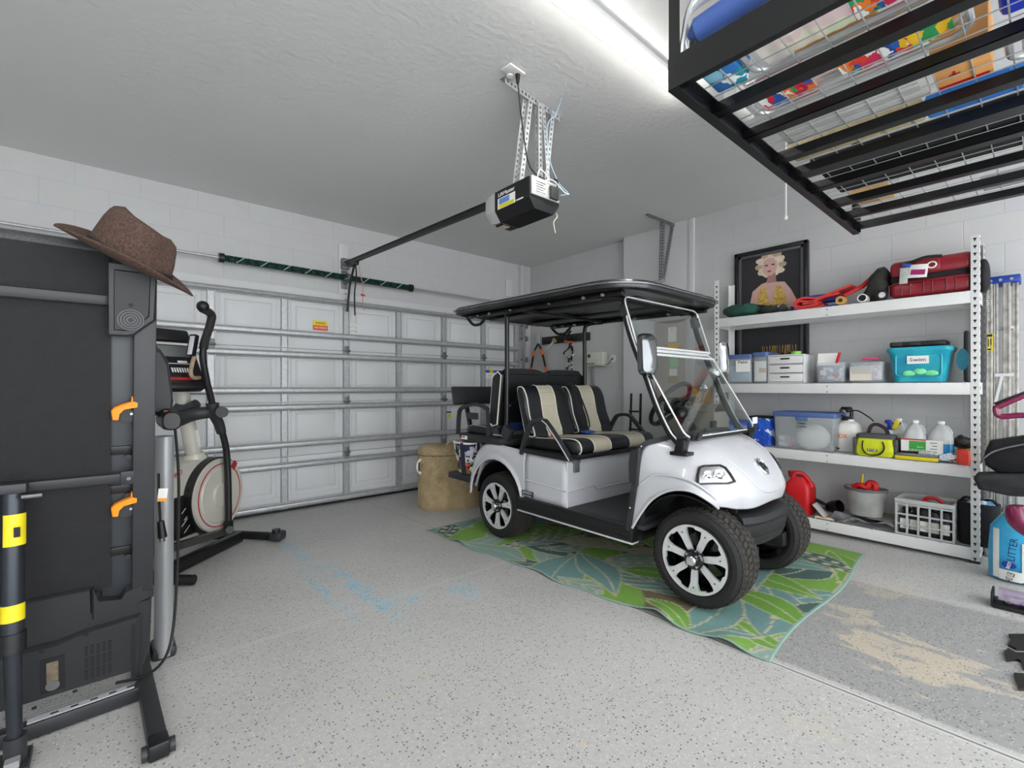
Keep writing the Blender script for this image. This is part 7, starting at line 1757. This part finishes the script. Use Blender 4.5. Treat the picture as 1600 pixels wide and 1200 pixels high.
gs = mat('grey_box_cardboard', '#8b857c', .85, noise=(10, .12))
for i, (px0, px1, py0, X_, lab) in enumerate(((1042, 1068, 622, 4.15, 'open topped dusty grey carton beyond the steering wheel against the wall'), (1086, 1116, 632, 3.86, 'closed dusty grey carton beyond the windshield left of the shelving'))):
    a_, c_ = atX(px0, py0, X_), atX(px1, py0, X_); z0_ = fz(2.0) + .008
    t = thing('grey_carton', lab, 'carton', (X_ + .15, (a_.y + c_.y) / 2, z0_), 'grey cartons by the shelving')
    MB().bx(X_, X_ + .28, c_.y, a_.y, z0_, a_.z - .06, .004).part('carton_body', gs, t)
    b = MB(); b.box((X_ + .02, (a_.y + c_.y) / 2, a_.z - .03), (.01, a_.y - c_.y, .09), R=(0, -.5 if i == 0 else .9, 0)); b.box((X_ + .26, (a_.y + c_.y) / 2, a_.z - .03), (.01, a_.y - c_.y, .09), R=(0, .5 if i == 0 else -.9, 0)); b.part('carton_flaps', gs, t)
hb = thing('hand_truck', 'black hand truck standing against the wall behind the steering wheel', 'hand truck', (4.35, 2.95, .05))
for px in (983, 998):
    q_ = atX(px, 610, 4.40); MB().tube([V((4.40, q_.y, fz(q_.y) + .09)), V((4.44, q_.y, 1.15))], .013, seg=8).part('upright', blk_metal, hb)
qa, qc = atX(983, 610, 4.43), atX(998, 610, 4.43)
for z in (.75, .95): MB().cyl((4.43, qa.y, z), (4.43, qc.y, z), .010, seg=8).part('crossbar', blk_metal, hb)
for q_ in (qa, qc): MB().cyl((4.40, q_.y - .02, fz(3) + .08), (4.40, q_.y + .02, fz(3) + .08), .08, seg=20).part('wheel', rubber, hb)
MB().bx(4.22, 4.40, qc.y - .02, qa.y + .02, fz(3) + .01, fz(3) + .02).part('toe_plate', blk_metal, hb)

# ================================================================ RIGHT EDGE
ld = thing('stepladder', 'folded aluminium stepladder with blue top leaning beside the shelving', 'stepladder', (4.46, .19, .1))
def lz(z): return 4.53 - .02 * (2 - z)
LYA, LYB = .265, .13
b = MB().box((4.50, .205, 1.925), (.14, .17, .05), R=(0, .05, 0), bev=.008); b.part('top_cap', mat('ladder_blue', '#1b3f9a', .4, noise=(15, .15)), ld)
for y in (.16, .21, .255): MB().cyl((4.425, y, 1.925), (4.435, y, 1.925), .009, seg=10).part('cap_rivet', screwm, ld)
scf = mat('scuffed_aluminium', '#b9b6b0', .4, .5, noise=(25, .3))
for k, (ya_, yb_, x) in enumerate(((.245, .275, 4.43), (.22, .243, 4.45), (.165, .20, 4.45), (.13, .158, 4.48))):
    b = MB(); b.bar((x, (ya_ + yb_) / 2, fz(.2) + .01), (x, (ya_ + yb_) / 2, 1.90), abs(yb_ - ya_), .025, up=(0, 1, 0)); b = MB().bx(x - .015, x + .015, ya_, yb_, fz(.2) + .005, 1.905, .002)
    for dz in (ya_ + .006, yb_ - .006): b.bx(x - .022, x - .014, dz - .003, dz + .003, fz(.2) + .005, 1.90)
    b.part('side_rail', scf, ld)
for z in (.4, .7, 1.0, 1.3, 1.6): MB().bx(4.44, 4.52, .15, .26, z, z + .02, .003).part('step', scf, ld)
MB().bx(4.411, 4.416, .247, .273, 1.66, 1.86).part('instruction_label', mat('grey_label', '#b9bbb5'), ld)
for k in range(12): MB().bx(4.4095, 4.4115, .25, .268 - .004 * (k % 3), 1.845 - .015 * k, 1.849 - .015 * k).part('label_print', ink, ld)
MB().bx(4.409, 4.416, .243, .273, 1.46, 1.575).part('danger_label', yellow_pl, ld); MB().bx(4.4075, 4.4095, .246, .27, 1.555, 1.57).part('danger_label_heading', ink, ld)
for (a0, a1, z0_, z1_) in ((.25, .255, 1.50, 1.54), (.262, .266, 1.49, 1.54), (.252, .268, 1.465, 1.475)): MB().bx(4.4075, 4.4095, a0, a1, z0_, z1_).part('label_print', ink, ld)
b = MB().bar((4.42, .15, 1.30), (4.42, .235, 1.30), .012, .02).bar((4.418, .20, 1.30), (4.418, .235, 1.10), .012, .014); b.part('spreader', alu, ld)
# litter sack
lb = thing('litter_sack', 'blue and white 40 lb paper sack standing right of the shelf post', 'sack', (4.0, .12, .1))
sa = math.radians(8)
pts = [atX(*q_, 4.04) for q_ in ((1549, 862), (1549, 890), (1590, 908), (1640, 905), (1640, 800), (1582, 770), (1573, 772), (1560, 800))]
rg = []
zb_ = fz(.15)
b = MB()
def sack(u, v, s):
    return None
prof = [(0, .88, .07), (.015, 1.0, .10), (.15, 1.02, .115), (.3, .95, .10), (.36, .72, .06), (.40, .40, .025), (.44, .26, .012)]
for z, k, d in prof:
    rg.append([V((4.0 + x, .085 + y - .0 * z, zb_ + z)) for x, y in [(d * c_, .155 * k * s_) for c_, s_ in ell(1, 1, 28, 2.6)]])
b.rings(rg); b.jitter(.004, 20)
b.part('sack', mat('sky_blue_sack', '#3fb2e3', .35, noise=(9, .15)), lb, ang=60)
def on_sack(y0_, y1_, z0_, z1_, m, name='sack_print', dx=.0, t=.115):
    q = []
    for (y, z) in ((y0_, z0_), (y1_, z0_), (y1_, z1_), (y0_, z1_)): q.append((y, z))
    b = MB()
    def fn(u, v):
        y = y0_ + (y1_ - y0_) * u; z = z0_ + (z1_ - z0_) * v; zz = z - zb_
        k = 1; d = .115
        for i in range(len(prof) - 1):
            if prof[i][0] <= zz <= prof[i + 1][0]:
                f = (zz - prof[i][0]) / (prof[i + 1][0] - prof[i][0]); k = prof[i][1] + (prof[i + 1][1] - prof[i][1]) * f; d = prof[i][2] + (prof[i + 1][2] - prof[i][2]) * f
        s_ = min(.98, abs((y - .085) / (.155 * k))); return V((4.0 - d * (1 - s_ ** 2.6) ** (1 / 2.6) - .006 - dx, y, z))
    b.grid(fn, 8, 8, thick=.001); return b.part(name, m, lb)
on_sack(.19, .215, zb_ + .02, zb_ + .30, paper); on_sack(.06, .10, zb_ + .02, zb_ + .24, paper); on_sack(-.04, .055, zb_ + .0 + .02, zb_ + .10, paper)
on_sack(.10, .19, zb_ + .015, zb_ + .075, paper, dx=.001)
text('sack_lettering', '40 LB', .045, (3.873, .145, zb_ + .045), (0, -.25, 1), (0, 1, .25), ink, lb, wmax=.05)
text('sack_lettering', 'LITTER', .045, (3.876, .135, zb_ + .20), (0, -.1, 1), (0, 1, .1), mat('dark_blue_ink', '#1c2357'), lb, wmax=.13)
MB().ball((3.877, .15, zb_ + .11), (.003, .03, .02), seg=8).part('blue_roundel', mat('navy_roundel', '#1d2f8c', .4, noise=(20, .1)), lb)
text('sack_lettering', 'BEST', .02, (3.872, .15, zb_ + .11), (0, -.25, 1), (0, 1, .25), paper, lb)
# upright vacuum cleaner
vc = thing('vacuum_cleaner', 'maroon and black upright vacuum cleaner at the right edge', 'vacuum cleaner', (3.55, .08, .1))
maroon = mat('maroon_gloss_plastic', '#7d1b48', .25, noise=(8, .1), coat=.4)
zf = fz(.1); c = V((3.47, .055, zf))
b = MB().box(c + V((0, 0, .012)), (.14, .28, .022), bev=.008).box(c + V((-.0, .137, .04)), (.12, .010, .07), bev=.004); b.part('head_base', black_pl, vc)
b = MB(); b.rings([[c + V((.05 * math.cos(a) * 1.1, y, .045 + .045 * math.sin(a))) for a in [PI * i / 10 for i in range(11)]] for y in (-.12, .115)]); b.part('head_cover', glassmat('clear_head_cover', '#e6dcea', .35, .05, .35, '#c9bcd0'), vc)
MB().cyl(c + V((0, -.12, .045)), c + V((0, .10, .045)), .028, seg=16).part('brush_roll', patchmat('purple_brush_stripes', ['#1b1b1f', '#6b3a8c', '#1b1b1f', '#b9b3bd', '#1b1b1f'], 30), vc)
bt = atX(1600, 835, 3.6)
b = MB(); b.tube([V((3.52, -.02, zf + .08)), V((3.56, -.05, zf + .30)), V((3.62, -.07, .75)), V((3.66, -.08, 1.13))], .022, seg=12); b.part('wand', black_pl, vc)
p0, p1 = atX(1584, 795, 3.72), atX(1612, 838, 3.72)
b = MB(); b.tube(crom([p0 + V((0, -.01, .02)), p0.lerp(p1, .3), p0.lerp(p1, .7), p1], 5), [.02 + .035 * math.sin(PI * min(1, (i + 3) / 18)) for i in range(16)], seg=14); b.part('dust_canister', maroon, vc)
hpts = [(1556, 637), (1562, 650), (1590, 649), (1625, 645), (1625, 608), (1590, 622)]
MB().tube(crom([atX(*q_, 3.75) for q_ in hpts + [hpts[0]]], 5)[:-1], .016, seg=10, closed=True).part('handle_loop', maroon, vc)
a_, c_ = atX(1553, 631, 3.745), atX(1625, 604, 3.745); MB().bar(a_, c_, .03, .012, bev=.004).part('handle_top', black_pl, vc)
# black fabric bundle
bf = thing('folded_seat_pads', 'two black padded fabric pads stacked on a dark frame at the right edge', 'seat pads', (4.0, .1, .1))
def pad_(pts, X_, t, m, name):
    P = [atX(*q_, X_) for q_ in pts]; b = MB(); c = P[0]
    b.prism([(q_.y, q_.z) for q_ in P], (X_ + t / 2, 0, 0), (0, 1, 0), (0, 0, 1), (1, 0, 0), t, bev=.02); bmesh.ops.subdivide_edges(b.bm, edges=b.bm.edges[:], cuts=2, use_grid_fill=True); b.jitter(.006, 14); b.part(name, m, bf, ang=70)
pad_([(1546, 690), (1536, 715), (1540, 728), (1560, 741), (1710, 743), (1710, 660), (1600, 682)], 3.85, .16, blackfab, 'upper_pad')
pad_([(1519, 748), (1524, 742), (1560, 742), (1710, 742), (1710, 782), (1580, 776), (1530, 766)], 3.80, .20, mat('dark_grey_fabric', '#2f3032', .8, noise=(14, .2), bump=(60, .4)), 'lower_pad')
MB().tube(crom([atX(1537, 716, 3.84), atX(1552, 706, 3.84), atX(1580, 698, 3.84), atX(1625, 690, 3.84)], 5), .005, seg=6).part('pad_piping', galv_d, bf)
for x, y in ((3.86, -.115), (4.05, -.115)):
    MB().tube([V((x, y, fz(0))), V((x, y, .66))], .014, seg=8).part('frame_leg', blk_metal, bf)
MB().tube([V((3.86, -.115, .64)), V((4.05, -.115, .64))], .014, seg=8).part('frame_bar', blk_metal, bf)
# black metal plate pieces on the floor
for i, (pts, lab) in enumerate((([(1576, 994), (1580, 1001), (1575, 1010), (1588, 1017), (1640, 1019), (1640, 994)], 'flat black jagged metal piece on the floor, furthest of the three at the right edge'),
                  ([(1575, 1016), (1569, 1022), (1573, 1035), (1590, 1033), (1595, 1036), (1601, 1050), (1640, 1055), (1640, 1023), (1588, 1023)], 'flat black metal piece with notched end on the floor, middle one at the right edge'),
                  ([(1584, 1055), (1592, 1080), (1640, 1080), (1640, 1060)], 'flat black metal piece with pointed end on the floor, nearest at the right edge'))):
    P = [atF(*q_) for q_ in pts]; b = MB(); b.rings([[p + V((0, 0, .0015)) for p in P], [p + V((0, 0, .011)) for p in P]])
    tag(b.part('black_metal_piece', mat('matt_black_steel', '#231f1c', .6, .2, noise=(20, .15)), None, flat=True), lab, 'metal piece', 'black metal pieces on the floor')
# ================================================================ OVERHEAD RACK
rk = thing('overhead_rack', 'black steel ceiling storage rack with wire deck hanging over the shelving', 'ceiling rack', (2.7, .28, 2.27))
KX0, KX1, KY0, KY1, KZ = 1.50, 3.885, -.345, .885, 2.35
for y, s in ((KY1, -1), (KY0, 1)):
    b = MB().bx(KX0, KX1, y - .002, y + .002, 2.27, KZ, .001).bx(KX0, KX1, min(y, y + s * .035), max(y, y + s * .035), 2.27, 2.274).bx(KX0, KX1, min(y, y + s * .03), max(y, y + s * .03), KZ - .004, KZ)
    b.part('long_rail', blk_metal, rk)
    for x in (2.02, 2.30, 2.62, 2.66, 2.70, 2.95, 3.2, 3.5):
        MB().cyl((x, y - .002 * s * -1, 2.31), (x, y - s * .010, 2.31), .006, seg=6).part('rail_bolt', galv_d, rk)
for x, w in ((1.50, .075), (1.815, .05), (2.105, .05), (2.425, .05), (2.655, .085), (2.93, .055), (3.28, .05), (3.57, .045), (3.86, .05)):
    b = MB().bx(x, x + w, KY0 + .004, KY1 - .004, 2.305, 2.309).bx(x, x + .003, KY0 + .004, KY1 - .004, 2.305, KZ - .004).bx(x + w - .003, x + w, KY0 + .004, KY1 - .004, 2.305, KZ - .004)
    if w == .075: b.bx(KX0 - .002, KX0 + .001, KY0, KY1, 2.27, KZ + .03)
    b.part('cross_beam', blk_metal, rk)
b = MB()
for i in range(13): 
    y = KY0 + .03 + i * .0985; b.cyl((KX0 + .01, y, KZ + .003), (KX1 - .01, y, KZ + .003), .0026, seg=6)
for i in range(31):
    x = KX0 + .05 + i * .0765; b.cyl((x, KY0 + .01, KZ - .002), (x, KY1 - .01, KZ - .002), .0022, seg=6)
b.part('wire_deck', mat('bright_zinc_wire', '#b9bbbd', .35, .5, noise=(20, .1)), rk)
for x, sx in ((KX0 + .002, 1), (KX1 - .002, -1)):
    for y, sy in ((KY1 - .002, -1), (KY0 + .002, 1)):
        b = MB().bx(min(x, x + sx * .04), max(x, x + sx * .04), y - .0015, y + .0015, 2.28, CEIL).bx(x - .0015, x + .0015, min(y, y + sy * .04), max(y, y + sy * .04), 2.28, CEIL)
        b.part('hanging_post', blk_metal, rk)
        MB().bx(min(x, x + sx * .06), max(x, x + sx * .06), min(y, y + sy * .09), max(y, y + sy * .09), CEIL - .005, CEIL).part('ceiling_plate', blk_metal, rk)
pcd = thing('pull_string', 'short white cord hanging behind the black overhead rack', 'cord', (3.4, 1.25, 2.9))
q = atX(1228, 297, 3.6); q2 = atX(1228, 340, 3.6)
MB().tube([V((q.x, q.y, CEIL)), q, q2], .006, seg=6).part('string', paper, pcd); MB().ball(q2, (.012, .012, .018), seg=8).part('knob', paper, pcd)

KT = KZ + .0065
trop = patchmat('tropical_print', ['#e2402c', '#1f5fb0', '#f4c51e', '#2f9b57', '#f07f24', '#eef0ea', '#1b3f8c', '#d82c5a'], 13, stretch=(1, 2.2, 1))
tropb = patchmat('red_floral_print', ['#d8263c', '#f07a2a', '#ececea', '#2f9b57', '#c01f4c', '#1f5fb0'], 15, stretch=(1, 2, 1))
pastel = patchmat('pastel_print', ['#e9e3cf', '#ded6cf', '#e6cfcf', '#dfe3c4', '#d3dcd8', '#efe9dc'], 9)
tubem = mat('chair_aluminium_tube', '#c9cbcc', .3, .6, noise=(10, .1))
def chair(name, label, x0_, x1_, y0_, y1_, z, panels):
    t = thing(name, label, 'beach chair', ((x0_ + x1_) / 2, (y0_ + y1_) / 2, z), 'folded beach chairs on the overhead rack')
    for k, dz in enumerate((0.011, .045)):
        cx_, cy_ = (x0_ + x1_) / 2, (y0_ + y1_) / 2
        L = [V((cx_ + x, cy_ + y - .02 * k, z + dz)) for x, y in rrect(x1_ - x0_ - .02 * k, y1_ - y0_ - .05 * k, .06, 5)]
        MB().tube(L, .010, seg=8, closed=True).part('frame_tube', tubem, t)
    for (ya, yb_, m) in panels:
        b = MB(); b.grid(lambda u, v: V((x0_ + .012 + (x1_ - x0_ - .024) * u, ya + (yb_ - ya) * v, z + .024 + .006 * math.sin(u * PI) * -1 + .002 * math.sin(v * 30))), 8, 16, thick=-.003); b.part('fabric_sling', m, t)
    for s in (x0_, x1_):
        MB().box((s + (.012 if s == x0_ else -.012), (y0_ + y1_) / 2, z + .07), (.03, .24, .018), bev=.006).part('armrest', mat('pale_wood_armrest', '#c58f55', .5, noise=(10, .2)) if s == x0_ else paper, t)
    return t
chair('folded_beach_chair', 'folded beach chair with pastel and tropical fabric at the near end of the overhead rack', 1.59, 1.80, .02, .70, KT, [(.40, .66, pastel), (.05, .395, trop)])
chair('folded_beach_chair', 'folded beach chair with red floral fabric, second from the near end of the rack', 1.86, 2.09, .16, .80, KT, [(.58, .77, tropb), (.20, .50, trop)])
MB()
b = MB().bx(1.60, 1.79, .72, .84, KT, KT + .10, .012).jitter(.006, 20)
tag(b.part('printed_pool_bag', patchmat('teal_swim_print', ['#1f8a9c', '#8fcbe4', '#e9eef0', '#2c6fb4', '#f0c8a0'], 14), None), 'teal and blue printed bag at the near left corner of the overhead rack', 'bag')
b = MB(); b.tube(crom([V((1.56, .84, 2.50)), V((1.57, .66, 2.52)), V((1.58, .50, 2.53)), V((1.60, .3, 2.54)), V((1.60, -.1, 2.54))], 4), [.012] + [.042] * 15 + [.012], seg=14)
for v in b.bm.verts: v.co.z -= .035
tag(b.part('blue_float', mat('slate_blue_foam', '#4a68b0', .5, noise=(8, .1)), None), 'long slate blue foam float lying above the near beach chair', 'float')
b = MB(); 
for k in range(3): b.tube(crom([V((1.55 + .012 * k, .86 - .02 * k, 2.365 + .03 * k)), V((1.53 + .01 * k, .845, 2.45 + .03 * k)), V((1.56, .80, 2.60 - .02 * k)), V((1.60, .55, 2.62 - .02 * k)), V((1.62, .1, 2.62 - .02 * k))], 5), .009, seg=7)
cf = thing('chair_frame', 'bundle of curved pale aluminium chair tubes at the near corner of the overhead rack', 'chair frame', (1.6, .5, 2.36))
b.part('tubes', tubem, cf); MB().box((1.57, .82, 2.43), (.04, .03, .03), bev=.006).part('joint', dark_pl, cf)
b = MB().bx(1.885, 2.06, .815, .865, KT, KT + .09, .004); tag(b.part('white_box', paper, None), 'small white box at the left rail of the overhead rack', 'box')
b = MB().bx(2.165, 2.41, .30, .80, KT, KT + .025, .004); 
for k in range(7): b.bx(2.18 + k * .032, 2.192 + k * .032, .32, .78, KT - .003, KT + .0, 0)
tag(b.part('ribbed_panel', mat('pale_grey_plastic', '#b5b5b2', .5, noise=(8, .06)), None), 'pale grey ribbed plastic panel lying mid rack', 'panel')
cbx = thing('cardboard_box', 'orange tan cardboard box with red arrow marks on the overhead rack', 'box', (2.28, .21, KT))
MB().bx(2.165, 2.41, .13, .275, KT, KT + .16, .003).part('box_body', mat('orange_cardboard', '#d59a58', .8, noise=(12, .06)), cbx)
for x, y in ((2.23, .225), (2.31, .225)): MB().box((x, y, KT - .0005), (.03, .008, .0015)).box((x + .01, y, KT - .0005), (.008, .03, .0015)).part('red_arrow', redink, cbx)
MB().bx(2.385, 2.41, .14, .275, KT - .001, KT + .02).part('red_tape', red_pl, cbx)
b = MB().bx(1.87, 2.09, -.20, .10, KT, KT + .2, .02); tag(b.part('blue_tote', mat('royal_blue_plastic', '#1f3fd0', .3, noise=(8, .1)), None), 'royal blue plastic tote at the right edge of the overhead rack', 'tub')
bt_ = thing('beach_towel', 'folded beige and sky blue towel lying across the middle of the overhead rack', 'towel', (2.57, .4, KT))
b = MB().bx(2.50, 2.64, .34, .84, KT, KT + .05, .015).jitter(.004, 10); b.part('beige_fold', mat('beige_towel', '#b9ac86', .9, noise=(30, .12), bump=(120, .6)), bt_)
b = MB().bx(2.50, 2.64, -.25, .335, KT, KT + .05, .015).jitter(.004, 10); b.part('blue_fold', patchmat('sky_towel', ['#3f8fe0', '#2f78cc', '#5fa6ea', '#3f8fe0'], 8), bt_)
b = MB().bx(2.70, 3.25, -.3, .80, KT, KT + .03, .01).jitter(.003, 10); tag(b.part('black_floor_mat', mat('black_rubber_mat', '#19191b', .8, noise=(30, .2)), None), 'large black rubber mat lying on the far half of the overhead rack', 'mat')
for k, x in enumerate((3.36, 3.41)):
    b = MB().cyl((x + .01, -.3, KT + .022), (x + .01, .55 - .1 * k, KT + .022), .022, seg=14); tag(b.part('white_tube', steel_w, None), ('long white tube lying toward the far end of the overhead rack, nearer one', 'long white tube lying toward the far end of the overhead rack, farther one')[k], 'tube', 'white tubes on the overhead rack')
b = MB().bx(3.35, 3.55, .60, .78, KT, KT + .04, .005); tag(b.part('tan_plank', mat('pine_wood', '#d2a568'), None), 'short tan wooden plank near the far corner of the overhead rack', 'plank')
b = MB().bx(3.64, 3.84, -.3, .25, KT, KT + .03, .004); tag(b.part('grey_board', mat('pale_grey_plastic', '#b5b5b2'), None), 'flat pale grey board at the far end of the overhead rack', 'board')
b = MB(); b.bx(1.64, 1.78, -.30, -.02, KT, KT + .12, .02); tag(b.part('duffel_bag', mat('grey_cloth', '#6a6a6c'), None), 'grey cloth bag at the right end of the overhead rack', 'bag')

tx = thing('folded_lounger_frame', 'folded pale lounger frame with grey webbing lying mid rack beside the ribbed panel', 'lounger', (2.27, -.1, KT))
L = [V((2.29 + x, -.11 + y, KT + .012)) for x, y in rrect(.22, .40, .05, 5)]
MB().tube(L, .010, seg=8, closed=True).part('frame_tube', tubem, tx)
MB().bx(2.20, 2.38, -.28, .06, KT + .018, KT + .022).part('webbing', mat('grey_webbing', '#8f9192', .8, noise=(60, .2)), tx)
for k in range(3):
    b = MB().box((1.93 + .05 * k, .52 - .02 * k, KT + .075), (.012, .55, .012), R=(0, .3, .06 * k), bev=.004)
    tag(b.part('tent_pole', tubem, None), 'thin bright metal pole lying on the second beach chair, ' + ('left', 'middle', 'right')[k] + ' of three', 'pole', 'metal poles on the overhead rack')
# ================================================================ unseen lamps, ambient fill, camera, view
strip(-1.6, .2, .2, 'unseen white strip light on the ceiling above and behind the viewpoint')  # unseen lamp, supposed out of view, brightens the room
strip(.3, 2.1, -1.6, 'added unseen strip light on the ceiling near the house end of the garage')  # another lamp added out of view to fill the room with light
w = bpy.data.worlds.new('ambient_fill'); SC.world = w; w.use_nodes = True
bg = w.node_tree.nodes['Background']; bg.inputs[0].default_value = (.93, .965, 1, 1); bg.inputs[1].default_value = 3.0  # even ambient fill entering where the wall behind the camera is left out
cam = bpy.data.cameras.new('camera'); cam.sensor_width = 36; cam.sensor_fit = 'HORIZONTAL'; cam.lens = 36 * FO / 1600; cam.clip_start = .05
cam.shift_y = (600 - HZ) / 1600 * -1
co = bpy.data.objects.new('camera', cam); COL.objects.link(co); co.location = (0, 0, EYE)
co.rotation_euler = (PI / 2, 0, math.atan2(FY, FX) - PI / 2)
SC.camera = co
vs = SC.view_settings; vs.view_transform = 'Standard'; vs.look = 'None'; vs.gamma = 1; vs.use_curve_mapping = False; vs.exposure = .66
SC.cycles.use_denoising = True
SC.cycles.max_bounces = 10; SC.cycles.transparent_max_bounces = 24
